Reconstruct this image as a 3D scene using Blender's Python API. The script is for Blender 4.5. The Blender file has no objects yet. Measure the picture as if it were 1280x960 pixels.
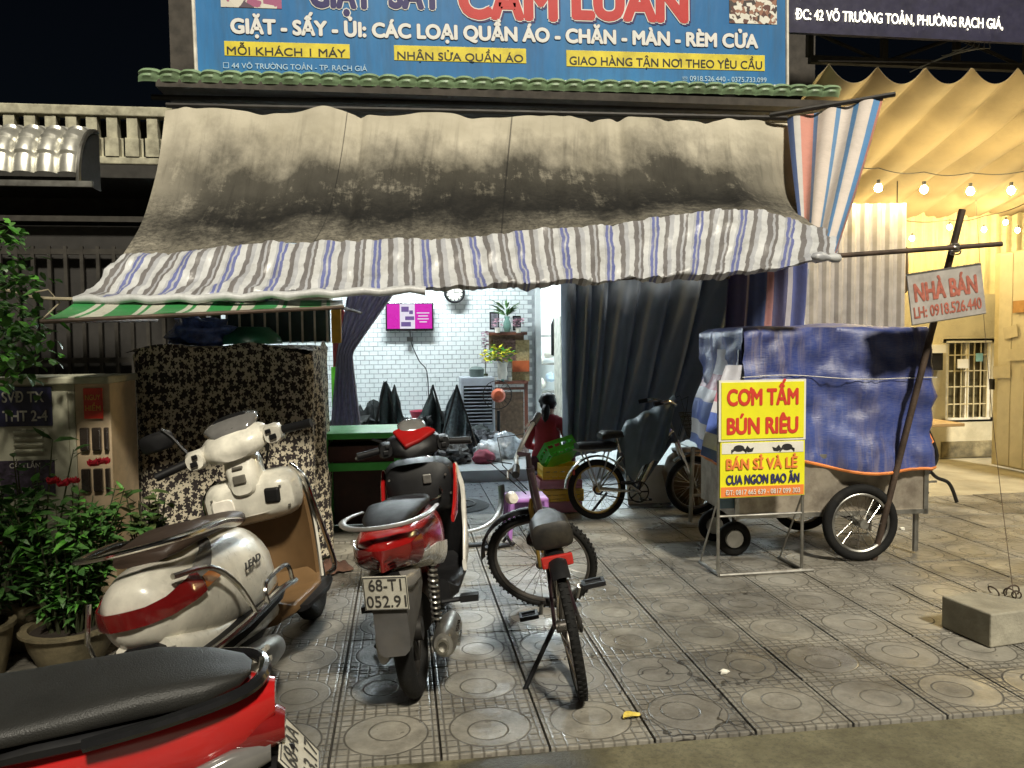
import bpy, bmesh, math, random
from mathutils import Vector, Matrix, noise
random.seed(7)
S = bpy.context.scene
COL = S.collection
PI = math.pi
R_ = math.radians

# ------------------------------------------------------------------ camera
FPX = 1000.0
YAW, PITCH, ROLL = R_(7.9), R_(3.15), 0.010
EYE = Vector((0, 0, 1.5))
FW = Vector((math.sin(YAW)*math.cos(PITCH), math.cos(YAW)*math.cos(PITCH), -math.sin(PITCH)))
_r0 = Vector((math.cos(YAW), -math.sin(YAW), 0)); _u0 = _r0.cross(FW)
RT = (_r0 - ROLL*_u0).normalized(); UP = RT.cross(FW).normalized()
cam_data = bpy.data.cameras.new("camera")
cam_data.sensor_width = 36; cam_data.lens = 36*FPX/1280
cam_data.clip_start = 0.05; cam_data.clip_end = 500
cam = bpy.data.objects.new("camera", cam_data); COL.objects.link(cam)
cam.matrix_world = Matrix(((RT.x, UP.x, -FW.x, EYE.x), (RT.y, UP.y, -FW.y, EYE.y), (RT.z, UP.z, -FW.z, EYE.z), (0, 0, 0, 1)))
S.camera = cam

# ------------------------------------------------------------------ light
S.view_settings.view_transform = 'Standard'; S.view_settings.look = 'None'
S.view_settings.exposure = 0.0; S.view_settings.gamma = 1.0
S.render.engine = 'CYCLES'
S.cycles.use_denoising = True
S.cycles.max_bounces = 8; S.cycles.diffuse_bounces = 4; S.cycles.transparent_max_bounces = 12
S.cycles.sample_clamp_indirect = 6.0
SUN_EL, SUN_AZ = R_(47), R_(12)      # street light: behind the camera, slightly to the right
SUN_POWER = 5.0
world = bpy.data.worlds.new("World"); S.world = world; world.use_nodes = True
wn = world.node_tree; wn.nodes.clear()
wo = wn.nodes.new('ShaderNodeOutputWorld'); wb = wn.nodes.new('ShaderNodeBackground')
ws = wn.nodes.new('ShaderNodeTexSky'); ws.sky_type = 'NISHITA'; ws.sun_disc = False
ws.sun_elevation = SUN_EL; ws.sun_rotation = PI - SUN_AZ
wb.inputs['Strength'].default_value = 0.0008
wn.links.new(ws.outputs[0], wb.inputs[0]); wn.links.new(wb.outputs[0], wo.inputs[0])
sl = bpy.data.lights.new("street_light", 'SUN'); sl.energy = SUN_POWER; sl.angle = R_(6); sl.color = (1.0, 0.93, 0.77)
so = bpy.data.objects.new("street_light", sl); COL.objects.link(so)
sd = Vector((-math.sin(SUN_AZ)*math.cos(SUN_EL), math.cos(SUN_AZ)*math.cos(SUN_EL), -math.sin(SUN_EL)))
so.rotation_euler = sd.to_track_quat('-Z', 'Y').to_euler(); so.location = (1.5, -6, 7)

def at(px, py, Y):
    d = FW + RT*((px-640)/FPX) + UP*((480-py)/FPX)
    return EYE + d*(Y/d.y)
def ground(px, py, z=0.0):
    d = FW + RT*((px-640)/FPX) + UP*((480-py)/FPX)
    return EYE + d*((z-1.5)/d.z)

# ------------------------------------------------------------------ materials
MATS = {}
class NT:
    def __init__(self, name):
        m = bpy.data.materials.new(name); m.use_nodes = True
        self.m = m; self.t = m.node_tree; self.b = self.t.nodes['Principled BSDF']
    def n(self, typ, **kw):
        x = self.t.nodes.new(typ)
        for k, v in kw.items():
            if hasattr(x, k): setattr(x, k, v)
            else: x.inputs[k].default_value = v
        return x
    def l(self, a, b): self.t.links.new(a, b)
    def math(self, op, a, b=None, c=None, clamp=False):
        x = self.t.nodes.new('ShaderNodeMath'); x.operation = op; x.use_clamp = clamp
        for i, v in enumerate((a, b, c)):
            if v is None: continue
            if isinstance(v, (int, float)): x.inputs[i].default_value = v
            else: self.l(v, x.inputs[i])
        return x.outputs[0]
    def mix(self, fac, a, b, blend='MIX'):
        x = self.t.nodes.new('ShaderNodeMix'); x.data_type = 'RGBA'; x.blend_type = blend
        for s, v in ((x.inputs[0], fac), (x.inputs[6], a), (x.inputs[7], b)):
            if isinstance(v, (int, float)): s.default_value = v
            elif isinstance(v, tuple): s.default_value = (*v[:3], 1)
            else: self.l(v, s)
        return x.outputs[2]
    def ramp(self, fac, stops, interp='LINEAR'):
        x = self.t.nodes.new('ShaderNodeValToRGB'); x.color_ramp.interpolation = interp
        e = x.color_ramp.elements
        while len(e) < len(stops): e.new(0.5)
        for q, (p, c) in zip(e, stops):
            q.position = p; q.color = (c, c, c, 1) if isinstance(c, (int, float)) else (*c[:3], 1)
        self.l(fac, x.inputs[0]); return x.outputs[0]
    def coord(self, kind='Object'):
        return self.n('ShaderNodeTexCoord').outputs[kind]
    def pos(self): return self.n('ShaderNodeNewGeometry').outputs['Position']
    def noise(self, vec, scale, detail=3, rough=.55, out=0):
        x = self.n('ShaderNodeTexNoise'); x.inputs['Scale'].default_value = scale
        x.inputs['Detail'].default_value = detail; x.inputs['Roughness'].default_value = rough
        if vec is not None: self.l(vec, x.inputs['Vector'])
        return x.outputs[out]
    def scalev(self, vec, s, add=(0, 0, 0)):
        x = self.n('ShaderNodeMapping'); x.inputs['Scale'].default_value = s; x.inputs['Location'].default_value = add
        self.l(vec, x.inputs['Vector']); return x.outputs[0]
    def sep(self, vec):
        x = self.n('ShaderNodeSeparateXYZ'); self.l(vec, x.inputs[0]); return x.outputs
    def bump(self, h, strength=.3, dist=.01):
        x = self.n('ShaderNodeBump'); x.inputs['Strength'].default_value = strength; x.inputs['Distance'].default_value = dist
        self.l(h, x.inputs['Height']); self.l(x.outputs[0], self.b.inputs['Normal'])
    def col(self, c):
        if isinstance(c, tuple): self.b.inputs['Base Color'].default_value = (*c[:3], 1)
        else: self.l(c, self.b.inputs['Base Color'])
    def rough(self, r):
        if isinstance(r, (int, float)): self.b.inputs['Roughness'].default_value = r
        else: self.l(r, self.b.inputs['Roughness'])

def pbr(name, col, rough=.5, metal=0.0, var=.25, scale=9, bump=0.0, bscale=60, coat=0.0, dirt=0.0, dirtcol=(.09, .075, .05), spec=.5, alpha=1, trans=0, emit=None, es=0, sheen=0):
    if name in MATS: return MATS[name]
    t = NT(name)
    v = t.pos()
    n = t.noise(v, scale, 4)
    dark = tuple(c*(1-var) for c in col); lite = tuple(min(1, c*(1+var)) for c in col)
    c = t.mix(t.ramp(n, [(.3, 0.0), (.7, 1.0)]), dark, lite)
    if dirt:
        d = t.noise(v, scale*.4+2, 6, .7)
        c = t.mix(t.math('MULTIPLY', t.ramp(d, [(.48, 0.0), (.68, 1.0)]), dirt), c, dirtcol)
    t.col(c)
    n2 = t.noise(v, scale*3, 3)
    t.rough(t.math('ADD', t.math('MULTIPLY', n2, .22), max(0, rough-.11)))
    t.b.inputs['Metallic'].default_value = metal
    t.b.inputs['Specular IOR Level'].default_value = spec
    t.b.inputs['Coat Weight'].default_value = coat; t.b.inputs['Coat Roughness'].default_value = .12
    t.b.inputs['Alpha'].default_value = alpha
    t.b.inputs['Transmission Weight'].default_value = trans
    t.b.inputs['Sheen Weight'].default_value = sheen
    if bump: t.bump(t.noise(v, bscale, 4), bump, .01)
    if emit:
        t.b.inputs['Emission Color'].default_value = (*emit, 1); t.b.inputs['Emission Strength'].default_value = es
    MATS[name] = t.m
    return t.m

# ------------------------------------------------------------------ mesh builder
def V(*a): return Vector(a)
class MB:
    def __init__(s): s.v = []; s.f = []; s.uv = {}; s.mi = []
    def add(s, vs, fs, uvs=None, mi=0):
        o = len(s.v); s.v += [tuple(x) for x in vs]
        for k, f in enumerate(fs):
            if uvs: s.uv[len(s.f)] = [uvs[i] for i in f]
            s.f.append(tuple(i+o for i in f)); s.mi.append(mi)
        return s
    def box(s, c, d, rot=None, mi=0):
        x, y, z = (q/2 for q in d); c = Vector(c)
        vs = [Vector((a*x, b*y, e*z)) for a in (-1, 1) for b in (-1, 1) for e in (-1, 1)]
        if rot is not None: vs = [rot @ q for q in vs]
        return s.add([c+q for q in vs], [(0, 1, 3, 2), (4, 6, 7, 5), (0, 4, 5, 1), (2, 3, 7, 6), (0, 2, 6, 4), (1, 5, 7, 3)], mi=mi)
    def tube(s, pts, r, n=8, closed=False, caps=True, flat=1.0, mi=0):
        pts = [Vector(p) for p in pts]; m = len(pts)
        rs = r if isinstance(r, (list, tuple)) else [r]*m
        if 4 <= m <= 12 and not closed and max(rs) > .0045:      # bent pipes get rounded bends
            P, Q = [], []
            for i in range(m-1):
                a, b, c, d = pts[max(i-1, 0)], pts[i], pts[i+1], pts[min(i+2, m-1)]
                for k in range(5):
                    t = k/5; t2, t3 = t*t, t*t*t
                    P.append(.5*((2*b)+(c-a)*t+(2*a-5*b+4*c-d)*t2+(3*b-a-3*c+d)*t3)); Q.append(rs[i]*(1-t)+rs[i+1]*t)
            pts = P+[pts[-1]]; rs = Q+[rs[-1]]; m = len(pts)
        T = []
        for i in range(m):
            a = pts[(i-1) % m] if (closed or i > 0) else pts[i]
            b = pts[(i+1) % m] if (closed or i < m-1) else pts[i]
            T.append((b-a).normalized())
        up = Vector((0, 0, 1)) if abs(T[0].z) < .9 else Vector((1, 0, 0))
        N = (up - T[0]*up.dot(T[0])).normalized(); vs = []
        for i in range(m):
            N = (N - T[i]*N.dot(T[i])).normalized(); B = T[i].cross(N)
            for k in range(n):
                a = 2*PI*k/n; vs.append(pts[i] + (N*math.cos(a)*flat + B*math.sin(a))*rs[i])
        fs = []
        for i in range(m if closed else m-1):
            j = (i+1) % m
            for k in range(n):
                q = (k+1) % n; fs.append((i*n+k, i*n+q, j*n+q, j*n+k))
        if caps and not closed: fs += [tuple(range(n-1, -1, -1)), tuple((m-1)*n+k for k in range(n))]
        return s.add(vs, fs, mi=mi)
    def cyl(s, a, b, r, r2=None, n=14, mi=0): return s.tube([a, b], [r, r if r2 is None else r2], n, mi=mi)
    def ring(s, c, axis, R, r, n=36, m=8, flat=1.0, mi=0):
        c = Vector(c); ax = Vector(axis).normalized()
        u = ax.orthogonal().normalized(); w = ax.cross(u)
        vs = []; fs = []
        for i in range(n):
            a = 2*PI*i/n; d = u*math.cos(a)+w*math.sin(a)
            for k in range(m):
                b = 2*PI*k/m; vs.append(c + d*(R+r*math.cos(b)) + ax*(r*flat*math.sin(b)))
        for i in range(n):
            for k in range(m):
                fs.append((i*m+k, ((i+1) % n)*m+k, ((i+1) % n)*m+(k+1) % m, i*m+(k+1) % m))
        return s.add(vs, fs, mi=mi)
    def lathe(s, prof, c=(0, 0, 0), axis=(0, 0, 1), n=24, mi=0):
        c = Vector(c); ax = Vector(axis).normalized(); u = ax.orthogonal().normalized(); w = ax.cross(u)
        vs = []; fs = []; m = len(prof)
        for (r, h) in prof:
            for k in range(n):
                a = 2*PI*k/n; vs.append(c+ax*h+(u*math.cos(a)+w*math.sin(a))*max(r, 1e-4))
        for i in range(m-1):
            for k in range(n): fs.append((i*n+k, i*n+(k+1) % n, (i+1)*n+(k+1) % n, (i+1)*n+k))
        return s.add(vs, fs, mi=mi)
    def loft(s, secs, caps=True, mi=0):
        n = len(secs[0]); vs = [p for q in secs for p in q]; fs = []
        for i in range(len(secs)-1):
            for k in range(n): fs.append((i*n+k, i*n+(k+1) % n, (i+1)*n+(k+1) % n, (i+1)*n+k))
        if caps: fs += [tuple(range(n-1, -1, -1)), tuple((len(secs)-1)*n+k for k in range(n))]
        return s.add(vs, fs, mi=mi)
    def hull(s, st, n=16, e=2.6, caps=True, mi=0, tp=(0, 0)):
        # stations along x: (x, zbottom, ztop, halfwidth[, y centre[, x shear]])
        secs = []
        for q in st:
            x, zb, zt, hw = q[:4]; yc = q[4] if len(q) > 4 else 0; sh = q[5] if len(q) > 5 else 0
            ring = []
            for k in range(n):
                a = 2*PI*(k+.5)/n; ca, sa = math.cos(a), math.sin(a)
                y = hw*math.copysign(abs(ca)**(2/e), ca); z = math.copysign(abs(sa)**(2/e), sa); y *= 1-(tp[0]*max(0, z)**1.5+tp[1]*max(0, -z)**1.5)
                ring.append(Vector((x+sh*z, yc+y, (zb+zt)/2+(zt-zb)/2*z)))
            secs.append(ring)
        return s.loft(secs, caps, mi)
    def prism(s, poly, o, u, v, t, mi=0):
        o, u, v = Vector(o), Vector(u), Vector(v); nrm = u.cross(v).normalized()*t; n = len(poly)
        a = [o+u*p[0]+v*p[1] for p in poly]; b = [q+nrm for q in a]
        fs = [tuple(range(n-1, -1, -1)), tuple(range(n, 2*n))] + [(i, (i+1) % n, n+(i+1) % n, n+i) for i in range(n)]
        return s.add(a+b, fs, mi=mi)
    def grid(s, fn, nu, nv, th=0.0, mi=0):
        P = [[Vector(fn(i/nu, j/nv)) for j in range(nv+1)] for i in range(nu+1)]
        vs = [P[i][j] for i in range(nu+1) for j in range(nv+1)]; W = nv+1
        uv = [(i/nu, j/nv) for i in range(nu+1) for j in range(nv+1)]
        fs = [(i*W+j, (i+1)*W+j, (i+1)*W+j+1, i*W+j+1) for i in range(nu) for j in range(nv)]
        if th:
            nb = []
            for i in range(nu+1):
                for j in range(nv+1):
                    a = P[min(i+1, nu)][j]-P[max(i-1, 0)][j]; b = P[i][min(j+1, nv)]-P[i][max(j-1, 0)]
                    nb.append(P[i][j]-a.cross(b).normalized()*th)
            o = len(vs); vs += nb; uv += uv
            fs += [tuple(o+k for k in reversed(f)) for f in fs[:nu*nv]]
            for i in range(nu):
                fs.append((i*W, o+i*W, o+(i+1)*W, (i+1)*W)); fs.append((i*W+nv, (i+1)*W+nv, o+(i+1)*W+nv, o+i*W+nv))
            for j in range(nv):
                fs.append((j, j+1, o+j+1, o+j)); q = nu*W; fs.append((q+j, o+q+j, o+q+j+1, q+j+1))
        return s.add(vs, fs, uv, mi)
    def build(s, name, mat, parent=None, smooth=40, loc=None, bevel=0, rot=None, mats=None):
        me = bpy.data.meshes.new(name); me.from_pydata(s.v, [], s.f)
        if s.uv:
            L = me.uv_layers.new(name='UVMap').data
            for pi_, p in enumerate(me.polygons):
                q = s.uv.get(pi_)
                if q:
                    for k, li in enumerate(p.loop_indices): L[li].uv = q[k]
        me.materials.append(mat)
        for m in (mats or []): me.materials.append(m)
        if mats:
            for p, k in zip(me.polygons, s.mi): p.material_index = k
        me.validate(); me.update()
        bm = bmesh.new(); bm.from_mesh(me); bmesh.ops.recalc_face_normals(bm, faces=bm.faces); bm.to_mesh(me); bm.free()
        if smooth:
            me.shade_smooth(); me.set_sharp_from_angle(angle=R_(smooth))
        o = bpy.data.objects.new(name, me); COL.objects.link(o)
        if parent is not None: o.parent = parent
        if loc is not None:
            if parent is None:
                me.transform(Matrix.Translation(-Vector(loc)))
            o.location = loc
        if rot is not None: o.rotation_euler = rot
        if bevel:
            b = o.modifiers.new('bevel', 'BEVEL'); b.width = bevel; b.segments = 2; b.limit_method = 'ANGLE'
        return o

def tag(o, label=None, cat=None, group=None, kind=None):
    if label: o['label'] = label
    if cat: o['category'] = cat
    if group: o['group'] = group
    if kind: o['kind'] = kind
    return o
def thing(name, label, cat, loc=(0, 0, 0), rot=(0, 0, 0), group=None):
    o = bpy.data.objects.new(name, None); COL.objects.link(o); o.empty_display_size = .1
    o.location = loc; o.rotation_euler = rot
    return tag(o, label, cat, group)
def copy_tree(o, parent=None):
    c = o.copy(); COL.objects.link(c); c.parent = parent
    for ch in list(o.children): copy_tree(ch, c)
    return c
def inst(o, parent, loc, rot=None):
    c = o.copy(); COL.objects.link(c); c.parent = parent; c.location = loc
    if rot is not None: c.rotation_euler = rot
    return c

import unicodedata
def _tw(s, space):
    cu = bpy.data.curves.new('t', 'FONT'); cu.body = s; cu.size = 1.0; cu.space_character = space
    ob = bpy.data.objects.new('t', cu); COL.objects.link(ob); dg = bpy.context.evaluated_depsgraph_get(); dg.update()
    me = bpy.data.meshes.new_from_object(ob.evaluated_get(dg)); x = max([v.co.x for v in me.vertices] or [0])
    bpy.data.objects.remove(ob); bpy.data.curves.remove(cu); bpy.data.meshes.remove(me); return x
def text_mesh(s, h, w=None, bold=0.0, depth=0.0, space=1.0):
    # horned letters are set as plain ones and get their horn drawn on
    out = ''; horns = []
    for ch in s:
        d = unicodedata.normalize('NFD', ch)
        if chr(0x31b) in d: out += unicodedata.normalize('NFC', d.replace(chr(0x31b), '')); horns.append(len(out))
        else: out += ch
    s = out; hx = [_tw(s[:k], space) for k in horns]
    # letters in the x-z plane facing -y, origin at the left end of the baseline
    cu = bpy.data.curves.new('t', 'FONT'); cu.body = s; cu.size = 1.0; cu.extrude = depth/(h/.727)
    cu.space_character = space; cu.resolution_u = 4
    ob = bpy.data.objects.new('t', cu); COL.objects.link(ob)
    dg = bpy.context.evaluated_depsgraph_get(); dg.update()
    me = bpy.data.meshes.new_from_object(ob.evaluated_get(dg))
    bpy.data.objects.remove(ob); bpy.data.curves.remove(cu)
    if hx:
        bm = bmesh.new(); bm.from_mesh(me)
        for x in hx:
            P = [(x-.07, .585), (x-.0, .60), (x+.035, .66), (x+.03, .75), (x+.1, .75), (x+.115, .65), (x+.07, .56), (x-.02, .52)]
            bm.faces.new([bm.verts.new((a, b, .0006)) for a, b in P])
        bm.to_mesh(me); bm.free()
    xs = [v.co.x for v in me.vertices]
    if not xs: return me, 0
    x0, x1 = min(xs), max(xs); k = h/.727; kx = (w/(x1-x0)) if w else k
    for v in me.vertices: v.co = Vector(((v.co.x-x0)*kx, -v.co.z*k, v.co.y*k))
    if bold:
        bm = bmesh.new(); b = bold*k*.62
        for q in range(9):
            a = q*PI/4; d = Vector((b*math.cos(a), -.00012*q, b*math.sin(a))) if q < 8 else Vector((0, -.0011, 0))
            m2 = me.copy(); m2.transform(Matrix.Translation(d)); bm.from_mesh(m2); bpy.data.meshes.remove(m2)
        bm.to_mesh(me); bm.free()
    return me, (x1-x0)*kx
def text(name, s, h, w, mat, parent, M, bold=0.0, depth=0.0, dy=0.0, space=1.0, shear=0):
    me, ww = text_mesh(s, h, w, bold, depth, space)
    me.name = name
    if shear:
        for v in me.vertices: v.co.x += shear*v.co.z
    me.transform(M @ Matrix.Translation((0, dy, 0))); me.materials.clear(); me.materials.append(mat)
    o = bpy.data.objects.new(name, me); COL.objects.link(o); o.parent = parent
    return o

def translucent(m, col, fac):
    nt = m.node_tree; out = nt.nodes['Material Output']; bs = nt.nodes['Principled BSDF']
    tr = nt.nodes.new('ShaderNodeBsdfTranslucent'); tr.inputs[0].default_value = (*col, 1)
    mx = nt.nodes.new('ShaderNodeMixShader'); mx.inputs[0].default_value = fac
    nt.links.new(bs.outputs[0], mx.inputs[1]); nt.links.new(tr.outputs[0], mx.inputs[2]); nt.links.new(mx.outputs[0], out.inputs[0])
    return m
# common materials
M_black = pbr('black_plastic', (.007, .007, .008), .5, var=.3, dirt=.2, dirtcol=(.02, .018, .014), spec=.3)
M_blackgloss = pbr('black_gloss', (.01, .01, .011), .22, coat=.6)
M_rubber = pbr('tyre_rubber', (.008, .008, .008), .8, bump=.3, bscale=90, dirt=.35, dirtcol=(.035, .03, .022), spec=.25)
M_chrome = pbr('chrome', (.62, .6, .56), .2, metal=1, var=.15)
M_steel = pbr('bare_steel', (.4, .39, .36), .38, metal=.9, var=.3, dirt=.5)
M_alu = pbr('alloy', (.35, .34, .32), .4, metal=.8, var=.3, dirt=.3)
M_darksteel = pbr('dark_iron', (.02, .018, .016), .55, metal=.4, var=.4)
M_rust = pbr('rusty_iron', (.075, .05, .035), .7, metal=.2, var=.5, bump=.3)
M_white = pbr('white_paint', (.72, .68, .6), .38, dirt=.15)
M_cream = pbr('cream_paint', (.7, .67, .58), .3, coat=.4, dirt=.12)
M_conc = pbr('concrete', (.2, .18, .14), .85, var=.35, bump=.5, bscale=40, dirt=.6, dirtcol=(.06, .055, .035))
M_lens = pbr('clear_lens', (.14, .135, .13), .12, coat=1, spec=.8)
M_redlens = pbr('red_lens', (.15, .008, .008), .14, coat=1)
M_orange = pbr('orange_lens', (.35, .1, .01), .2, coat=1)
# ------------------------------------------------------------------ ground
def mat_tile():
    t = NT('paving_tile'); o = t.coord('Object'); w = t.pos()
    rnd = t.n('ShaderNodeObjectInfo').outputs['Random']
    x, y, z = t.sep(o)
    r = t.math('SQRT', t.math('ADD', t.math('MULTIPLY', x, x), t.math('MULTIPLY', y, y)))
    x2 = t.math('SUBTRACT', x, .028); y2 = t.math('SUBTRACT', y, -.012)
    r2 = t.math('SQRT', t.math('ADD', t.math('MULTIPLY', x2, x2), t.math('MULTIPLY', y2, y2)))
    def line(v, c, wd):  # 1 on the line
        return t.math('SUBTRACT', 1, t.math('MULTIPLY', t.math('ABSOLUTE', t.math('SUBTRACT', v, c)), 1/wd), clamp=True)
    ring1 = line(r, .158, .006); ring2 = line(r2, .078, .005)
    def gridl(v):
        f = t.math('FRACT', t.math('MULTIPLY', t.math('ADD', v, .2), 1/.0445))
        return t.math('SUBTRACT', 1, t.math('MULTIPLY', t.math('ABSOLUTE', t.math('SUBTRACT', f, .5)), 6.5), clamp=True)
    grid = t.math('MULTIPLY', t.math('MAXIMUM', gridl(x), gridl(y)), t.math('GREATER_THAN', r, .16))
    worn = t.ramp(t.noise(w, 2.2, 3), [(.3, .6), (.55, 1.0)])
    ln = t.math('MULTIPLY', t.math('MAXIMUM', t.math('MAXIMUM', ring1, ring2), t.math('MULTIPLY', grid, .9)), worn)
    n = t.noise(w, 3.5, 6, .7); n2 = t.noise(w, 55, 3)
    a = t.mix(t.ramp(n, [(.3, 0.0), (.7, 1.0)]), (.2, .19, .16), (.45, .42, .355))
    a = t.mix(t.math('MULTIPLY', rnd, .7), a, (.2, .19, .175))
    a = t.mix(t.math('MULTIPLY', n2, .35), a, (.13, .12, .1))
    st = t.ramp(t.noise(w, .9, 8, .78), [(.44, 0.0), (.6, 1.0)])
    a = t.mix(t.math('MULTIPLY', st, .72), a, (.06, .052, .04))
    a = t.mix(t.math('MULTIPLY', ln, .8), a, (.022, .019, .015))
    vc = t.n('ShaderNodeTexVoronoi'); vc.feature = 'DISTANCE_TO_EDGE'; vc.inputs['Scale'].default_value = 3.2
    wv_ = t.n('ShaderNodeVectorMath'); wv_.operation = 'ADD'; t.l(w, wv_.inputs[0]); nzv = t.n('ShaderNodeTexNoise'); nzv.inputs['Scale'].default_value = 6; t.l(w, nzv.inputs['Vector'])
    sc3 = t.n('ShaderNodeVectorMath'); sc3.operation = 'SCALE'; sc3.inputs['Scale'].default_value = .25; t.l(nzv.outputs['Color'], sc3.inputs[0]); t.l(sc3.outputs[0], wv_.inputs[1]); t.l(wv_.outputs[0], vc.inputs['Vector'])
    crack = t.math('MULTIPLY', t.math('LESS_THAN', vc.outputs['Distance'], .012), t.math('GREATER_THAN', rnd, .8))
    a = t.mix(t.math('MULTIPLY', crack, .85), a, (.02, .017, .014))
    spot = t.ramp(t.noise(w, 14, 3, .6), [(.66, 0.0), (.7, 1.0)])
    a = t.mix(t.math('MULTIPLY', spot, .6), a, (.05, .043, .035))
    t.col(a)
    t.rough(t.math('ADD', t.math('MULTIPLY', t.ramp(t.noise(w, 1.6, 6, .7), [(.4, 0.0), (.62, 1.0)]), .42), .27))
    t.bump(t.math('SUBTRACT', t.math('MULTIPLY', t.noise(w, 70, 4), .35), ln), .55, .006)
    return t.m
M_tile = mat_tile()
M_joint = pbr('joint_mortar', (.035, .03, .024), .9, var=.4)
T = .4; X0 = 1.32; Y0 = 2.82
pave = MB().box((3.0, 4.82, -.09), (22, 4.0, .14)).build('pavement', M_joint, smooth=0)
tag(pave, kind='structure')
tm = MB().box((0, 0, -.02), (T-.009, T-.009, .04)).build('paving_tile', M_tile, pave, smooth=0, bevel=.003)
first = True
for j in range(10):
    for i in range(-9, 13):
        cx, cy = X0+(i+.5)*T, Y0+(j+.5)*T
        if cx > cy*.93+.3 or cx < -.5*cy-.15: continue
        z = random.uniform(-.0025, .002); rot = (random.uniform(-.004, .004), random.uniform(-.004, .004), random.choice((0, PI/2, PI, -PI/2)))
        if first: tm.location = (cx, cy, z); tm.rotation_euler = rot; first = False
        else: inst(tm, pave, (cx, cy, z), rot)

def mat_gutter():
    t = NT('road_concrete'); w = t.pos()
    a = t.mix(t.ramp(t.noise(w, 2.5, 7, .7), [(.3, 0.0), (.7, 1.0)]), (.075, .066, .035), (.21, .19, .115))
    a = t.mix(t.math('MULTIPLY', t.ramp(t.noise(w, 45, 4, .8), [(.45, 0.0), (.7, 1.0)]), .7), a, (.05, .045, .03))
    x, y, z = t.sep(w)
    wet = t.math('MULTIPLY', t.ramp(t.noise(w, 3.1, 5), [(.42, 0.0), (.52, 1.0)]), t.ramp(x, [(0, 1.0), (.55, 1.0), (.75, 0.0)]))
    a = t.mix(t.math('MULTIPLY', wet, .75), a, (.02, .018, .012))
    t.col(a); t.rough(t.math('SUBTRACT', .85, t.math('MULTIPLY', wet, .55)))
    t.bump(t.noise(w, 60, 5, .7), .5, .008); return t.m
road = MB().box((0, -7.19, -.06), (120, 20, .1)).build('road', mat_gutter(), smooth=0); tag(road, kind='structure')
M_earth = pbr('bare_ground', (.05, .045, .035), .95, var=.5, scale=2)
gnd = MB().box((0, 40, -.3), (300, 300, .1)).build('ground', M_earth, smooth=0); tag(gnd, kind='structure')

# porch strip of darker tiles between pavement and shop step
M_porch = pbr('porch_tile', (.13, .145, .165), .3, var=.35, scale=7, dirt=.4, dirtcol=(.04, .04, .04), bump=.1)
porch = MB().box((.6, 7.6, -.08), (5.2, 1.56, .13)).build('porch', M_joint, smooth=0); tag(porch, kind='structure')
pt = MB().box((0, 0, -.018), (.392, .382, .036)).build('porch_tile', M_porch, porch, smooth=0, bevel=.002)
pt.location = (-1.8, 7.02, 0)
for j in range(4):
    for i in range(13):
        if i == 0 and j == 0: continue
        inst(pt, porch, (-1.8+i*.4, 7.02+j*.39, random.uniform(-.002, .001)))
# café yard concrete
M_yard = pbr('yard_concrete', (.34, .31, .23), .7, var=.25, scale=2.2, dirt=.45, dirtcol=(.16, .13, .08), bump=.15)
yard = MB().box((7.6, 8.5, -.08), (8.8, 3.36, .15)).build('yard', M_yard, smooth=0, bevel=.005); tag(yard, kind='structure')
for k, c in enumerate((5.3, 6.9)):
    pass
# shop floor, one low step above the porch
M_floor = pbr('white_floor', (.62, .66, .68), .16, var=.05, coat=.3)
sf = MB().box((.8, 11.45, .03), (5.6, 6.1, .18)).build('shop_floor', M_floor, smooth=0, bevel=.006); tag(sf, kind='structure')

# ------------------------------------------------------------------ the shop house
M_wallw = pbr('interior_plaster', (.7, .73, .72), .7, var=.05)
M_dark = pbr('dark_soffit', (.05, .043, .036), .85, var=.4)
shop = thing('shop_house', 'laundry shop house with open tiled front room behind the awning', 'shop', (0.8, 8.4, 0))
def loc_(v, o): return Vector(v)-o.location
def sbox(name, c, d, m, par=shop, **k): 
    return MB().box(loc_(c, shop), d).build(name, m, par, smooth=0, **k)
YB = 11.0
XL, XR = -1.75, 1.86
back = sbox('back_wall', ((XL+XR)/2, YB+.1, 1.7), (XR-XL, .16, 3.2), pbr('grout', (.36, .38, .39), .8))
# brick-shaped wall tiles
M_btile = pbr('wall_tile', (.74, .77, .76), .18, var=.05, coat=.35)
bw, bh = .118, .062
bt = MB().box((0, 0, 0), (bw-.009, .014, bh-.008)).build('wall_tile', M_btile, back, smooth=0)
cand = []; restb = MB()
ox, oz = shop.location.x, 0
for rr in range(40):
    z = .16+rr*bh
    for cc in range(32):
        x = XL+.03+bw*(cc+(.5 if rr % 2 else 0))
        if x+bw/2 > XR: continue
        cand.append((abs(x-.35)*.6+abs(z-1.75), x, z))
cand.sort(); firstb = True
for k, (q, x, z) in enumerate(cand):
    p = (x-shop.location.x, YB+.02-shop.location.y-random.uniform(0, .003), z)
    if k < 298:
        if firstb: bt.location = p; firstb = False
        else: inst(bt, back, p)
    else: restb.box(p, (bw-.009, .014, bh-.008))
tag(restb.build('wall_tile_field', M_btile, back, smooth=0), kind='stuff')
sbox('side_wall', (XL-.1, 9.7, 1.7), (.16, 2.9, 3.2), M_wallw)
sbox('partition_end', (XR+.04, YB+.14, 1.7), (.075, .36, 3.2), M_wallw)
sbox('kitchen_wall', (2.7, 14.3, 1.7), (3.2, .16, 3.2), M_wallw)
sbox('kitchen_side_wall', (1.8, 12.9, 1.7), (.14, 2.7, 3.2), M_wallw)
sbox('party_wall', (3.75, 10.7, 1.7), (.16, 7.0, 3.2), M_wallw)
sbox('ceiling', (1.0, 10.9, 3.36), (5.8, 6.6, .1), M_wallw)
sbox('beam', (1.0, 8.0, 3.05), (5.6, .25, .5), M_dark)
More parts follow.
